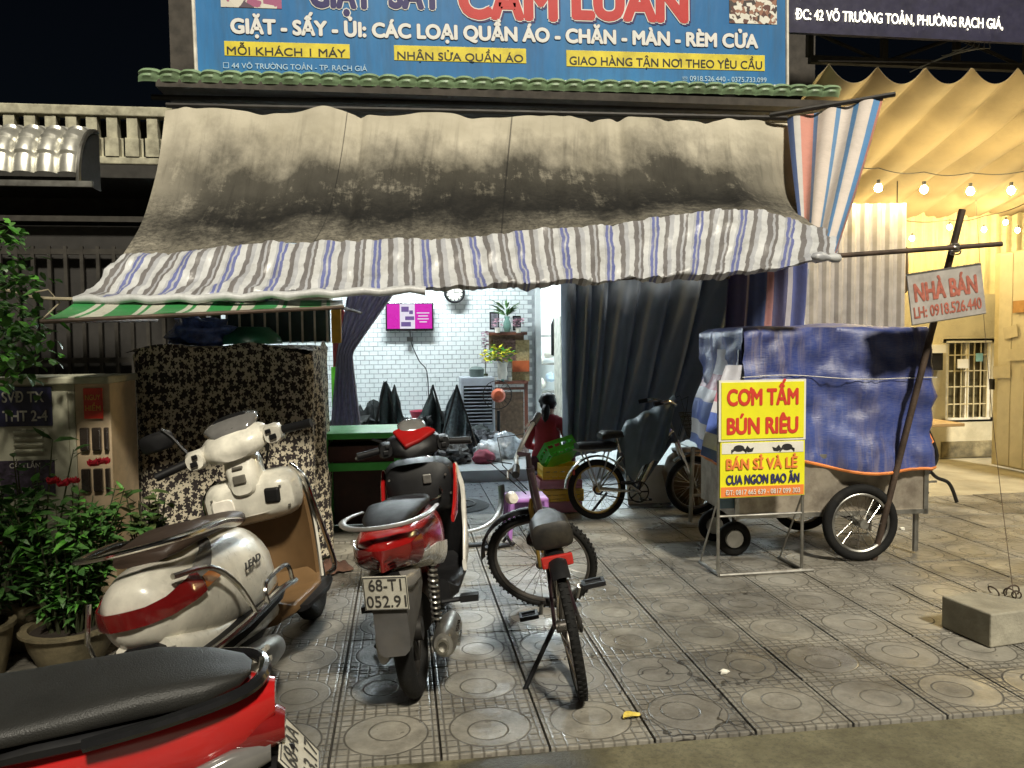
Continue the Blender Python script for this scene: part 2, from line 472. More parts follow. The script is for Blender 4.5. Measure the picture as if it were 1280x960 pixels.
sbox('facade_wall', (1.0, 7.2, 5.2), (5.7, .2, 3.6), M_dark)
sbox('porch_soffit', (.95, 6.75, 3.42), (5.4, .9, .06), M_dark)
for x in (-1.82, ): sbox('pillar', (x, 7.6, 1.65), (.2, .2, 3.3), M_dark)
# roof eave of green barrel profile sheets, one piece per wave
M_green = pbr('green_roof_sheet', (.2, .3, .17), .5, var=.2, dirt=.5, dirtcol=(.08, .1, .05), coat=.15)
e0, e1 = at(175, 99, 6.35), at(1045, 119, 6.35)
NT_ = 38; wv = (e1.x-e0.x)/NT_
def eave(i_, j_):
    return (0, 0, 0)
def tileprof(i_, j_):
    a = i_*2-1
    bul = .028*(1-abs(a)**2.5)
    if j_ < .45:     # rolled front lip, seen from the street
        k = j_/.45
        return (a*wv*.52+.012*k, -.06-bul*math.sin(k*PI*.5+.6)*1.2+.02*(1-k)+.006*math.sin(k*15), -.03+.08*k + bul*.5*k)
    k = (j_-.45)/.55
    return (a*wv*.52+.012, -.06-bul*.85*(1-k)+k*.6, .05+bul*.5 + k*.12)
rtile = MB().grid(tileprof, 10, 12, .01).build('roof_tile', M_green, shop, smooth=50)
for i in range(NT_):
    p = e0.lerp(e1, (i+.5)/NT_)-shop.location
    if i == 0: rtile.location = p
    else: inst(rtile, shop, p, (random.uniform(-.02, .02), random.uniform(-.015, .015), 0))
sl_ = (e1-e0)
MB().tube([loc_(e0+V(.05, .1, -.1), shop), loc_(e1+V(-.05, .1, -.1), shop)], .022).build('eave_pipe', M_darksteel, shop)
# tube lamps on the ceiling of the front room and the back kitchen (out of sight above the awning, lighting the room)
M_lamp = pbr('lit_tube', (1, 1, 1), .5, var=0, emit=(.86, .97, 1.0), es=760)
for x, y in ((.1, 9.7), (2.8, 12.6)):
    f = sbox('lamp_housing', (x, y, 3.29), (1.25, .09, .05), M_wallw)
    MB().tube([loc_((x-.6, y, 3.24), shop), loc_((x+.6, y, 3.24), shop)], .02, 8).build('lamp_tube', M_lamp, f)

# ------------------------------------------------------------------ banner
b0, b1 = at(245, 92, 6.3), at(985, 108, 6.3)
BW = (b1-b0).length; ang = math.atan2(b1.z-b0.z, b1.x-b0.x)
ban = thing('banner_sign', 'blue laundry shop banner above the green roof edge', 'sign', b0, (0, -ang, 0))
BH = 1.15
t = NT('banner_blue'); w = t.pos()
a = t.mix(t.ramp(t.noise(w, 1.2, 3), [(.3, 0.0), (.7, 1.0)]), (.028, .15, .38), (.045, .21, .47)); a = t.mix(t.math('MULTIPLY', t.ramp(t.noise(t.scalev(w, (6, 1, .7)), 2.0, 6, .7), [(.45, 0.0), (.7, 1.0)]), .45), a, (.05, .1, .16)); t.col(a); t.rough(.35); t.bump(t.noise(t.scalev(w, (1, 1, .3)), 5, 3), .35, .02)
MB().box((BW/2, .02, BH/2), (BW, .012, BH)).build('banner_cloth', t.m, ban, smooth=0)
fr = MB()
for a_, b_ in (((0, .01, 0), (0, .01, BH)), ((BW, .01, 0), (BW, .01, BH)), ((0, .01, 0), (BW, .01, 0)), ((0, .01, BH), (BW, .01, BH))): fr.tube([a_, b_], .014, 6)
fr.build('frame', M_white, ban)
M_tw = pbr('print_white', (.72, .72, .7), .5, var=.03); M_tr = pbr('print_red', (.5, .03, .03), .45, var=.05)
M_tn = pbr('print_navy', (.025, .02, .12), .45, var=.05); M_tk = pbr('print_black', (.02, .02, .02), .5, var=.05); M_ty = pbr('print_yellow', (.72, .6, .04), .5, var=.12, dirt=.3)
M_tlb = pbr('print_pale_blue', (.45, .62, .75), .5, var=.03)
pxm = BW/740.0
def bt_(name, s, px, py, hpx, wpx, m, bold=0, dy=0.0, grow=0):
    # px,py measured from the banner's lower left corner
    yb = 92+(px-245)*16/740
    x, z = (px-245)*pxm, (yb-py)*pxm
    return text(name, s, hpx*pxm, wpx*pxm, m, ban, Matrix.Translation((x, 0, z)), bold=bold, dy=dy+.008)
def brect(name, x0, x1, y0, y1, m, dy):
    q = [(x0-245)*pxm, (x1-245)*pxm]; xm = (x0+x1)/2; yb = 92+(xm-245)*16/740
    return MB().box((sum(q)/2, dy+.012, (yb-(y0+y1)/2)*pxm), (q[1]-q[0], .004, (y1-y0)*pxm)).build(name, m, ban, smooth=0, bevel=.0018)
bt_('lettering', 'GIẶT - SẤY - ỦI: CÁC LOẠI QUẦN ÁO - CHĂN - MÀN - RÈM CỬA', 287, 44, 17, 657, M_tn, .11, .002)
bt_('lettering', 'GIẶT - SẤY - ỦI: CÁC LOẠI QUẦN ÁO - CHĂN - MÀN - RÈM CỬA', 287, 44, 17, 657, M_tw, .075)
brect('yellow_strip', 278, 424, 55, 72, M_ty, 0); bt_('lettering', 'MỖI KHÁCH 1 MÁY', 281, 69, 9.5, 138, M_tk, .02)
brect('yellow_strip', 477, 640, 59, 77, M_ty, 0); bt_('lettering', 'NHẬN SỬA QUẦN ÁO', 481, 74, 9.5, 155, M_tk, .02)
brect('yellow_strip', 691, 954, 65, 85, M_ty, 0); bt_('lettering', 'GIAO HÀNG TẬN NƠI THEO YÊU CẦU', 695, 80, 10.5, 255, M_tk, .02)
bt_('lettering', '☐ 44 VÕ TRƯỜNG TOẢN - TP. RẠCH GIÁ', 276, 85, 6.5, 168, M_tlb, .004)
bt_('lettering', '☏ 0918.526.440 - 0375.733.099', 842, 100, 6.5, 114, M_tlb, .004)
for s_, x_, w_, m_ in (('GIẶT', 380, 72, M_tn), ('SẤY', 474, 62, M_tn)):
    bt_('lettering', s_, x_, 12, 32, w_, M_tw, .12, .002); bt_('lettering', s_, x_, 12, 32, w_, m_, .075)
for s_, x_, w_ in (('CẨM', 560, 118), ('LUÂN', 702, 146)):
    bt_('lettering', s_, x_+2, 24, 46, w_, M_tn, .12, .004); bt_('lettering', s_, x_, 22, 46, w_, M_tw, .12, .002); bt_('lettering', s_, x_, 22, 46, w_, M_tr, .085)
def picmat(name, cols, sc):
    t = NT(name); w = t.pos(); v = t.n('ShaderNodeTexVoronoi'); v.inputs['Scale'].default_value = sc; t.l(w, v.inputs['Vector'])
    f = t.sep(v.outputs['Color'])[0]; n = len(cols)
    t.col(t.ramp(t.math('ADD', t.math('MULTIPLY', f, .6), t.math('MULTIPLY', t.noise(w, sc*.6, 3), .4)), [(.15+.7*k/n, c) for k, c in enumerate(cols)], 'CONSTANT')); t.rough(.45); return t.m
brect('printed_picture', 276, 346, -40, 15, picmat('laundry_print', [(.7, .68, .6), (.1, .07, .1), (.65, .62, .55), (.35, .1, .2), (.6, .57, .5)], 9), 0)
brect('printed_picture', 906, 971, -40, 28, picmat('clothes_print', [(.75, .73, .66), (.12, .05, .04), (.7, .68, .6), (.3, .15, .1), (.05, .04, .04)], 26), 0)

# ------------------------------------------------------------------ tarpaulin awning
def mat_tarp():
    t = NT('mouldy_canvas'); w = t.pos(); uv = t.n('ShaderNodeTexCoord').outputs['UV']
    u, v, _ = t.sep(uv)
    base = t.mix(t.ramp(t.noise(w, 2.5, 5), [(.3, 0.0), (.7, 1.0)]), (.34, .31, .24), (.5, .46, .37))
    # long black mould band: stronger on the middle of the drop
    warp = t.math('MULTIPLY', t.math('SUBTRACT', t.noise(t.scalev(w, (1.0, .6, .6)), 1.7, 9, .68), .5), .8)
    vv = t.math('ADD', v, warp)
    band = t.math('MULTIPLY', t.ramp(vv, [(.1, 0.0), (.36, .9), (.7, 1.0), (.95, .45)]), t.ramp(u, [(.0, .5), (.08, 1.0), (.9, 1.0), (.99, .4)]))
    streak = t.noise(t.scalev(w, (9, 1.2, 1.2)), 1.6, 5, .7)
    mould = t.math('MULTIPLY', band, t.ramp(t.math('ADD', t.math('MULTIPLY', t.noise(w, 3.2, 8, .78), .65), t.math('MULTIPLY', streak, .35)), [(.24, 0.0), (.46, 1.0)]))
    a = base
    low = t.ramp(v, [(.45, 0.0), (.7, 1.0), (.97, .8), (1.0, .4)])
    sp = t.math('MULTIPLY', low, t.ramp(t.noise(w, 30, 5, .75), [(.47, 0.0), (.6, 1.0)]))
    a = t.mix(t.math('MULTIPLY', sp, .8), a, (.05, .042, .035))
    lowt = t.math('MULTIPLY', low, .45)
    a = t.mix(lowt, a, (.16, .15, .125))
    blot = t.math('MULTIPLY', low, t.ramp(t.noise(w, 11, 7, .8), [(.42, 0.0), (.6, 1.0)]))
    a = t.mix(t.math('MULTIPLY', blot, .75), a, (.045, .042, .038))
    drip = t.math('MULTIPLY', t.ramp(t.noise(t.scalev(uv, (90, 2.2, 1)), 1.0, 4, .6), [(.52, 0.0), (.7, 1.0)]), t.ramp(v, [(.0, .15), (.2, .55), (.8, .7), (1.0, .4)]))
    a = t.mix(t.math('MULTIPLY', drip, .6), a, (.06, .055, .047))
    seam_ = t.math('MAXIMUM', t.math('LESS_THAN', t.math('ABSOLUTE', t.math('SUBTRACT', u, .53)), .0012), t.math('LESS_THAN', t.math('ABSOLUTE', t.math('SUBTRACT', u, .27)), .0008))
    a = t.mix(t.math('MULTIPLY', seam_, .7), a, (.05, .045, .04))
    a = t.mix(t.math('MULTIPLY', mould, .97), a, (.011, .011, .011))
    t.col(a); t.rough(.85); t.bump(t.noise(w, 22, 4), .25, .01)
    t.b.inputs['Specular IOR Level'].default_value = .12
    return t.m
def mat_stripe(name, stops, per, bg_noise=.3, rough=.38, axis=0, trans=0):
    t = NT(name); w = t.pos(); uv = t.n('ShaderNodeTexCoord').outputs['UV']
    u = t.sep(uv)[axis]
    wob = t.math('MULTIPLY', t.math('SUBTRACT', t.noise(w, 9, 4), .5), .006)
    f = t.math('FRACT', t.math('MULTIPLY', t.math('ADD', u, wob), per))
    c = t.ramp(f, stops, 'CONSTANT')
    c = t.mix(t.math('MULTIPLY', t.ramp(t.noise(w, 7, 6, .7), [(.45, 0.0), (.7, 1.0)]), bg_noise), c, (.1, .09, .07))
    t.col(c); t.rough(rough); t.bump(t.noise(w, 18, 5, .6), .35, .012)
    if trans: t.b.inputs['Transmission Weight'].default_value = 0; t.b.inputs['Subsurface Weight'].default_value = 0
    return t.m
def poly(pts, s):  # pts list of (param, value)
    for (a, x), (b, y) in zip(pts, pts[1:]):
        if s <= b: return x + (y-x)*((s-a)/(b-a))
    return pts[-1][1]
def lerp(a, b, t): return a+(b-a)*t
aw = thing('tarpaulin_awning', 'mouldy beige canvas awning with blue and grey striped plastic skirt', 'awning', (0.7, 6.3, 3.2))
AO = aw.location
topL, topR = at(207, 134, 6.25), at(985, 150, 6.25)
seam_px = [(0, (152, 323)), (.28, (400, 305)), (.5, (600, 300)), (.75, (820, 276)), (.9, (950, 264)), (1, (1042, 292))]
low_px = [(0, (95, 374)), (.15, (250, 372)), (.5, (615, 358)), (.75, (820, 347)), (.83, (880, 344)), (.9, (935, 342)), (1, (1050, 321))]
def ppx(tab, s): return poly([(a, V(*b)) for a, b in tab], s)
def seam(s): p = ppx(seam_px, s); return at(p.x, p.y, 5.05)
def lowe(s): p = ppx(low_px, s); return at(p.x, p.y, 4.62)
random.seed(3)
folds = [(random.uniform(0, 1), random.uniform(.006, .02), random.uniform(.25, 1)) for _ in range(34)]
def foldz(u, v):
    z = 0
    for c, wd, am in folds:
        d = (u-c-(v-.5)*.05*(am-.5))/wd
        z += .02*am*math.exp(-d*d)*math.sin(3+am*9)
    return z
def cloth(u, v):
    a = topL.lerp(topR, u); b = seam(u); p = a.lerp(b, v)
    p.z -= .16*math.sin(PI*v)*(.8+.2*math.sin(u*9))          # sag
    p.y += .10*math.sin(PI*v)
    d = foldz(u, v)*(1-.4*v) + .012*noise.noise(Vector((u*14, v*3, 0)))
    p.z += d; p.y -= d*.9
    p.z -= .03*(0.5+.5*math.cos(u*PI*2*6))*(1-v)**4     # scallops where it is tied to the rail
    return p-AO
MB().grid(cloth, 220, 26, .004).build('canvas', mat_tarp(), aw, smooth=80)
blue = (.13, .15, .34); grey = (.16, .15, .15); wht = (.52, .53, .54); wht2 = (.38, .39, .42)
M_str = mat_stripe('striped_plastic', [(0, wht), (.12, grey), (.22, wht2), (.27, grey), (.33, wht), (.45, wht2), (.5, blue), (.56, wht2), (.6, blue), (.66, wht), (.8, grey), (.9, wht2)], 15.5, .35)
def skirt(u, v):
    a, b = seam(u), lowe(u)
    a = a+V(0, -.01, .012); p = a.lerp(b, min(v/.8, 1))
    crk = .02*noise.noise(Vector((u*40, v*6, 2))) + .018*abs(noise.noise(Vector((u*90+v*9, v*14, 5)))) + .018*abs(noise.noise(Vector((u*45-v*6, v*9, 9)))) + .012*math.sin(v*9+3*noise.noise(Vector((u*8, 0, 4)))) + .009*math.sin(u*70+v*3+2*noise.noise(Vector((u*20, 0, 0))))*(.3+.7*v)
    p.z -= .03*math.sin(PI*min(v/.8, 1)); p.z += crk*.8; p.y -= crk
    if v > .8:
        q = (v-.8)/.2; p.z -= .02*q+.006*math.sin(u*60)*q; p.y += .05*q+.012*math.sin(u*90)*q
    return p-AO
MB().grid(skirt, 300, 18, .003).build('striped_skirt', M_str, aw, smooth=80)
# rolled hem bundle at the left and tied corner at the right
pts = []
for i in range(24):
    s = i/23*.42; p = lowe(s)+V(0, -.03, -.005); p.z += .008*math.sin(i*2.1); pts.append(p-AO)
MB().tube(pts, [.018+.008*abs(math.sin(i*1.7)) for i in range(24)], 8).build('rolled_hem', mat_stripe('striped_plastic_hem', [(0, wht), (.2, grey), (.4, wht), (.55, (.05, .16, .1)), (.7, blue), (.8, wht)], 1.0, .4), aw, smooth=80)
c = at(1035, 322, 4.6)-AO
kn = MB(); kn.lathe([(0.0, -.12), (.022, -.1), (.034, -.05), (.018, 0), (.03, .04), (.026, .075), (0.012, .09)], c, (1, .1, -.05), 10)
kn.build('tied_corner', M_str, aw, smooth=80)
top_t = []
for i in range(60): top_t.append(topL.lerp(topR, i/59)+V(0, .02, .02)-AO)
MB().tube(top_t[::59] if False else [top_t[0], top_t[-1]], .02).build('top_rail', M_darksteel, aw)
pl0, pl1 = at(1046, 321, 4.66), at(1252, 305, 4.66)
MB().tube([pl0-AO-V(.1, -.02, 0), pl1-AO], .0155, 10).build('front_pole', M_rust, aw)
MB().tube([lowe(s_)-AO+V(0, .16, .02) for s_ in (.02, .25, .5, .75, .88, .97)], .0155, 8).build('front_pole', M_rust, aw)
for u in (.1, .9):
    MB().tube([topL.lerp(topR, u)-AO+V(0, .15, -.25), lowe(u)+V(0, .3, -.0)-AO], .013, 8).build('side_rafter', M_rust, aw)
rp = MB(); rp.tube([at(0, 362, 4.7)-AO, at(20, 365, 4.68)-AO, at(45, 372, 4.66)-AO, at(97, 374, 4.62)-AO], .009, 6)
rp.tube([at(30, 368, 4.66)-AO, at(60, 362, 4.66)-AO, at(75, 378, 4.66)-AO, at(52, 400, 4.6)-AO], .004, 5); rp.build('rope', pbr('rope', (.3, .26, .18), .9), aw)

# green and white striped flap below the left corner
g = [at(95, 378, 4.62), at(428, 376, 4.75), at(430, 384, 4.5), at(50, 402, 4.2)]
def flap(u, v):
    a = g[0].lerp(g[1], u); b = g[3].lerp(g[2], u); p = a.lerp(b, v)
    return p+V(0, 0, .012*math.sin(u*20)*v-.012*math.sin(PI*v))
t_g = mat_stripe('green_stripe', [(0, (.03, .22, .06)), (.5, (.5, .5, .42)), (.62, (.03, .22, .06)), (.7, (.5, .5, .42))], 6, .25)
fl = thing('green_flap_awning', 'narrow green and white striped flap below the left corner of the awning', 'awning', g[0])
fm = MB().grid(lambda u, v: flap(u, v)-g[0], 60, 6, .004).build('flap_cloth', t_g, fl, smooth=80)
MB().tube([g[3]-g[0], g[2]-g[0]], .011, 8).build('edge_pipe', M_rust, fl)
MB().tube([g[3]-g[0]+V(.02, 0, 0), V(-.1, 1.8, -.05)], .011, 8).build('side_pipe', M_rust, fl)
MB().tube([g[2]-g[0]-V(.02, 0, 0), V(g[2].x-g[0].x, 1.8, .0)], .011, 8).build('side_pipe', M_rust, fl)

# pink and blue striped side sheet on the right
q = [at(984, 148, 6.2), at(1104, 122, 5.9), at(1045, 318, 4.72), at(1000, 285, 5.3)]
def side(u, v):
    a = q[0].lerp(q[1], u); b = q[3].lerp(q[2], u); p = a.lerp(b, v)
    return p + V(-.02, -.03, 0)*math.sin(u*17+v*2)*(1-.4*v)+V(0, 0, -.03*math.sin(PI*v))-q[0]
M_side = mat_stripe('pink_blue_stripe', [(0, (.06, .09, .2)), (.07, (.5, .48, .46)), (.14, (.55, .25, .2)), (.28, (.12, .2, .36)), (.33, (.6, .52, .46)), (.52, (.12, .24, .42)), (.57, (.62, .55, .5)), (.7, (.1, .24, .46)), (.76, (.62, .55, .5)), (.9, (.1, .24, .46)), (.97, (.45, .2, .15))], 1.0, .15)
ss = thing('side_sheet', 'pink, white and blue striped plastic sheet closing the right side of the awning', 'tarpaulin', q[0])
MB().grid(side, 40, 20, .003).build('sheet', M_side, ss, smooth=80)
MB().tube([V(-.15, 0, .02), q[1]-q[0]+V(.08, -.03, .02)], .02, 8).build('top_rail', M_darksteel, ss)

# ------------------------------------------------------------------ curtains
M_cur = translucent(pbr('grey_curtain', (.24, .275, .33), .85, var=.12, scale=3, spec=.2), (.28, .32, .38), .2)
c0, c1 = 1.62, 4.0
def curt(u, v):
    # v: 0 top, 1 bottom; pulled towards the lower right
    fan = u + .0
    xt = lerp(1.5, 4.1, u); xb = lerp(1.54, 3.2, u**1.1)
    x = lerp(xt, xb, v**1.6)
    zt, zb = 2.75, lerp(.36, .62, u)
    z = lerp(zt, zb, v)
    tight = 1 if u < .2 else 1.0
    ph = 2*PI*(u*7.5+8*min(u, .22)+.6*u*v)
    amp = .085*(.6+.4*math.sin(u*11+2*v))*(1-.2*v)
    y = 7.55 - u*.55*v**.8 + amp*math.sin(ph+.8*math.sin(v*2+u*4)) + .03*math.sin(ph*2.1+v*3) + .02*noise.noise(Vector((u*6, v*3, 1)))
    x += .03*math.cos(ph)
    return V(x, y, z)
o = MB().grid(curt, 180, 26, .004).build('grey_curtain', M_cur, smooth=80, loc=(2.6, 7.5, .4))
tag(o, 'large dark grey curtain drawn across the right side of the shop front', 'curtain')
M_lav = translucent(pbr('lavender_curtain', (.55, .52, .6), .75, var=.3, scale=25, spec=.2), (.42, .4, .48), .45)
def lav(u, v):
    z = lerp(2.15, .35, v)
    # gathered by a tie at v=.42
    k = .42; wd = .07+.26*abs(v-k)**1.1*(2.0 if v < k else .75)
    xc = lerp(-.15, -.5, min(v/k, 1)) if v < k else -.5
    x = xc + (u-.5)*2*wd
    y = 7.3 + .035*math.sin(u*2*PI*6+v)*(.5+wd*2) + .02*math.sin(u*37)
    return V(x, y, z)
o = MB().grid(lav, 90, 30, .003).build('lavender_curtain', M_lav, smooth=80, loc=(-.8, 7.3, .35))
tag(o, 'tied back pale lavender curtain beside the cloth covered stall', 'curtain')

def scur(u, v):
    return V(lerp(2.95, 3.7, u)+.03*math.sin(v*5), 7.0+.05*math.sin(u*24+v)+.02*math.sin(u*51), lerp(2.75, .9, v))
o = MB().grid(scur, 50, 10, .003).build('striped_curtain', mat_stripe('purple_stripe', [(0, (.1, .09, .2)), (.2, (.4, .36, .4)), (.3, (.1, .14, .32)), (.45, (.42, .22, .22)), (.6, (.09, .09, .18)), (.75, (.4, .38, .42)), (.85, (.1, .12, .3))], 1.0, .2), smooth=80, loc=(3.3, 7.0, .9))
tag(o, 'purple, pink and blue striped curtain between the grey curtain and the metal screen', 'curtain')
# ------------------------------------------------------------------ cloth covered stall
def mat_floral():
    t = NT('floral_cloth'); o = t.coord('Object'); uv = t.n('ShaderNodeTexCoord').outputs['UV']
    v = t.scalev(uv, (1.0, 1.0, 1.0))
    wv = t.n('ShaderNodeVectorMath'); wv.operation = 'ADD'; t.l(v, wv.inputs[0]); nz = t.n('ShaderNodeTexNoise'); nz.inputs['Scale'].default_value = 30; t.l(v, nz.inputs['Vector'])
    sc2 = t.n('ShaderNodeVectorMath'); sc2.operation = 'SCALE'; sc2.inputs['Scale'].default_value = .018; t.l(nz.outputs['Color'], sc2.inputs[0]); t.l(sc2.outputs[0], wv.inputs[1])
    def flower(sc, r0, pet, amp):
        x = t.n('ShaderNodeTexVoronoi'); x.voronoi_dimensions = '2D'; x.inputs['Scale'].default_value = sc; x.inputs['Randomness'].default_value = .75
        t.l(wv.outputs[0], x.inputs['Vector'])
        ss = t.n('ShaderNodeVectorMath'); ss.operation = 'SCALE'; ss.inputs['Scale'].default_value = 1.0; t.l(x.outputs['Position'], ss.inputs[0])
        df = t.n('ShaderNodeVectorMath'); df.operation = 'SUBTRACT'; t.l(wv.outputs[0], df.inputs[0]); t.l(ss.outputs[0], df.inputs[1])
        dx, dy, _z = t.sep(df.outputs[0]); cr = t.sep(x.outputs['Color'])[0]
        ang = t.math('ADD', t.math('MULTIPLY', t.math('ARCTAN2', dy, dx), pet), t.math('MULTIPLY', cr, 6.28))
        thr = t.math('ADD', r0, t.math('MULTIPLY', t.math('SINE', ang), amp))
        thr = t.math('MULTIPLY', thr, t.math('ADD', .75, t.math('MULTIPLY', cr, .5)))
        return t.math('LESS_THAN', x.outputs['Distance'], thr)
    f1 = flower(19, .4, 5, .11); f2 = flower(37, .25, 3, .12)
    m = t.math('MAXIMUM', f1, f2)
    base = t.mix(t.noise(v, 2, 4), (.42, .37, .27), (.6, .54, .42))
    a = t.mix(m, base, (.018, .012, .012))
    t.col(a); t.rough(.8); t.bump(t.noise(v, 8, 4), .3, .02); return t.m
M_flo = mat_floral()
SX0, SX1, SY0, SY1 = -1.66, -.56, 5.2, 6.3
st = thing('covered_stall', 'food stall wrapped in cream cloth with a black floral print', 'stall', ((SX0+SX1)/2, (SY0+SY1)/2, 0))
MB().box((0, 0, .76), (SX1-SX0-.14, SY1-SY0-.14, 1.4)).build('stall_body', M_darksteel, st, smooth=0)
def wrapc(u, v):
    # path round three sides: left side, front, right side
    L1, L2 = (SY1-SY0), (SX1-SX0); s = u*(2*L1+L2)
    hx, hy = L2/2, L1/2
    r = .05
    if s < L1: x, y, nx, ny = -hx, hy-s, -1, 0
    elif s < L1+L2: x, y, nx, ny = -hx+(s-L1), -hy, 0, -1
    else: x, y, nx, ny = hx, -hy+(s-L1-L2), 1, 0
    z = lerp(1.47, .03+.03*math.sin(s*5), v)
    am = .012+.05*v
    cd = min(abs(s-L1), abs(s-L1-L2)); rr_ = max(0, 1-cd/.09)
    d = am*math.sin(s*17+1.4*math.sin(s*3))*.6 + am*.7*math.sin(s*9.3+2) + .02*noise.noise(Vector((s*3, v*5, 0)))
    if v < .2: z += (.02*math.sin(s*11)+.02*math.sin(s*4.3+1))*(1-v*5)
    k_ = .035*rr_*rr_; sx = 1 if x > 0 else -1
    return V(x+nx*d-sx*k_*(1 if s > L1-.09 and s < L1+L2+.09 else 0)*.8, y+ny*d+k_*.8*(1 if cd < .09 else 0), z-.02*rr_*(1 if v < .1 else 0))
mb = MB().grid(wrapc, 220, 24, .003)
for k in mb.uv: mb.uv[k] = [(a*4.2, b*1.45) for a, b in mb.uv[k]]
mb.build('cloth_wrap', M_flo, st, smooth=80)
def topc(u, v):
    return V(lerp(-.56, .56, u), lerp(-.56, .56, v), 1.475+.02*noise.noise(Vector((u*5, v*5, 3)))-.03*(abs(u-.5)*2)**8)
mb = MB().grid(topc, 20, 20, .004)
for k in mb.uv: mb.uv[k] = [(a*1.1, b*1.5) for a, b in mb.uv[k]]
mb.build('cloth_top', M_flo, st, smooth=80)
# plain rag at the corner of the stall
M_rag = pbr('brown_rag', (.09, .045, .03), .95, var=.5, bump=.6)
def rag(u, v):
    a = u*2*PI; r = .11*v*(1+.35*math.sin(a*3+1)); return V(r*math.cos(a), r*math.sin(a)*.7, .075*(1-v**1.5)+.025*noise.noise(Vector((math.cos(a)*2, math.sin(a)*2, v*4)))+.012)
tag(MB().grid(rag, 24, 8).build('rag', M_rag, smooth=80, rot=None, loc=None), 'crumpled brown rag lying at the foot of the cloth covered stall', 'rag').location = (-.47, 5.24, .004)
# things on the stall
M_blbag = pbr('blue_bag', (.06, .1, .3), .3, var=.6, scale=20)
def blob(mb, c, r, seed=0, n=18, m=12, amp=.25, fr=2.0):
    c = Vector(c); rr = Vector(r)
    vs = []; fs = []
    for i in range(m+1):
        th = PI*i/m
        for k in range(n):
            a = 2*PI*k/n; d = Vector((math.sin(th)*math.cos(a), math.sin(th)*math.sin(a), math.cos(th)))
            q = 1+amp*noise.noise(d*fr+Vector((seed*7.1, seed, 0)))+amp*.5*noise.noise(d*fr*2.7+Vector((0, seed, 3)))
            p = Vector((d.x*rr.x, d.y*rr.y, max(d.z, -.75)*rr.z))*q; vs.append(c+p)
    for i in range(m):
        for k in range(n): fs.append((i*n+k, i*n+(k+1) % n, (i+1)*n+(k+1) % n, (i+1)*n+k))
    return mb.add(vs, fs)
p = V(-1.32, 5.6, 1.49)
o = blob(MB(), p+V(0, 0, .08), (.2, .15, .1), 3, amp=.5).build('plastic_bag', M_blbag, smooth=80, loc=p)
tag(o, 'shiny blue plastic bag on top of the cloth covered stall', 'bag')
p = V(-1.05, 5.75, 1.49)
o = MB().lathe([(.02, .12), (.15, .115), (.22, .05), (.24, 0), (.23, 0), (.21, .04), (.14, .105), (.0, .11)], p, (0, 0, 1), 28).build('basin', pbr('dark_green_plastic', (.02, .12, .07), .35), loc=p)
tag(o, 'dark green basin upside down on the cloth covered stall', 'basin')
gl = thing('glass_cabinet', 'small display case with white bars on the rear of the cloth covered stall', 'display case', (-.9, 6.12, 1.49))
MB().box((0, .1, .16), (.75, .02, .3)).build('back_panel', pbr('dark_glass', (.03, .06, .065), .15), gl, smooth=0)
bar = MB().box((0, 0, .16), (.014, .014, .32)).build('bar', M_white, gl, smooth=0); bar.location = (-.36, 0, 0)
for i in range(1, 9): inst(bar, gl, (-.36+i*.09, 0, 0))
MB().box((0, 0, .33), (.78, .24, .02)).build('top_board', M_white, gl, smooth=0)
o = MB().box((0, 0, .13), (.07, .05, .26)).build('yellow_box', pbr('yellow_card', (.7, .4, .03), .5), smooth=0, bevel=.004); o.location = (-.47, 6.1, 1.49)
tag(o, 'narrow orange yellow box beside the stall top', 'box')

# ------------------------------------------------------------------ utility cabinet
cab = thing('utility_cabinet', 'pale electricity cabinet with number plate and meter windows behind the plants', 'electric cabinet', (-1.95, 4.75, 0), (0, 0, R_(-2))); cab.scale = (.8, 1, 1)
M_cab = pbr('cabinet_paint', (.45, .44, .33), .5, var=.12, dirt=.4, dirtcol=(.12, .1, .06)); M_cab2 = pbr('cabinet_side_paint', (.6, .46, .3), .5, var=.12, dirt=.3)
MB().box((-.1, .2, .66), (.56, .4, 1.24)).build('cabinet_body', M_cab, cab, smooth=0, bevel=.006)
MB().box((.3, .2, .66), (.235, .4, 1.24)).build('cabinet_body', M_cab2, cab, smooth=0, bevel=.006)
MB().box((.01, .19, 1.3), (.84, .46, .04)).build('cabinet_top', M_cab, cab, smooth=0, bevel=.008)
MB().box((-.11, -.006, .66), (.5, .012, 1.16)).build('door', M_cab, cab, smooth=0, bevel=.004)
for z in (1.02, .985, .95, .915, .52, .485, .45): MB().box((-.12, -.02, z), (.19, .03, .012), Matrix.Rotation(.5, 3, 'X')).build('vent_louvre', M_cab, cab, smooth=0)
M_npl = pbr('navy_plate', (.02, .02, .06), .4, var=.1)
pl = MB().box((-.14, -.018, 1.16), (.36, .008, .22)).build('number_plate', M_npl, cab, smooth=0, bevel=.001)
M_pale = pbr('plate_letters', (.5, .48, .42), .5)
text('lettering', 'SVĐ TX', .06, .27, M_pale, pl, Matrix.Translation((-.28, -.026, 1.185)), bold=.03)
text('lettering', 'THT 2-4', .06, .29, M_pale, pl, Matrix.Translation((-.28, -.026, 1.08)), bold=.03)
pl = MB().box((-.14, -.018, .76), (.36, .008, .2)).build('poster', pbr('dark_poster', (.04, .03, .05), .4, var=.8, scale=30), cab, smooth=0)
for z, s_ in ((.82, 'CẤM LẤN'), (.685, 'P.T KHÁM')): text('lettering', s_, .028, .2, M_pale, pl, Matrix.Translation((-.25, -.026, z)), bold=.01)
pl = MB().box((.31, -.012, 1.17), (.125, .006, .17)).build('warning_label', pbr('red_label', (.62, .04, .02), .4), cab, smooth=0)
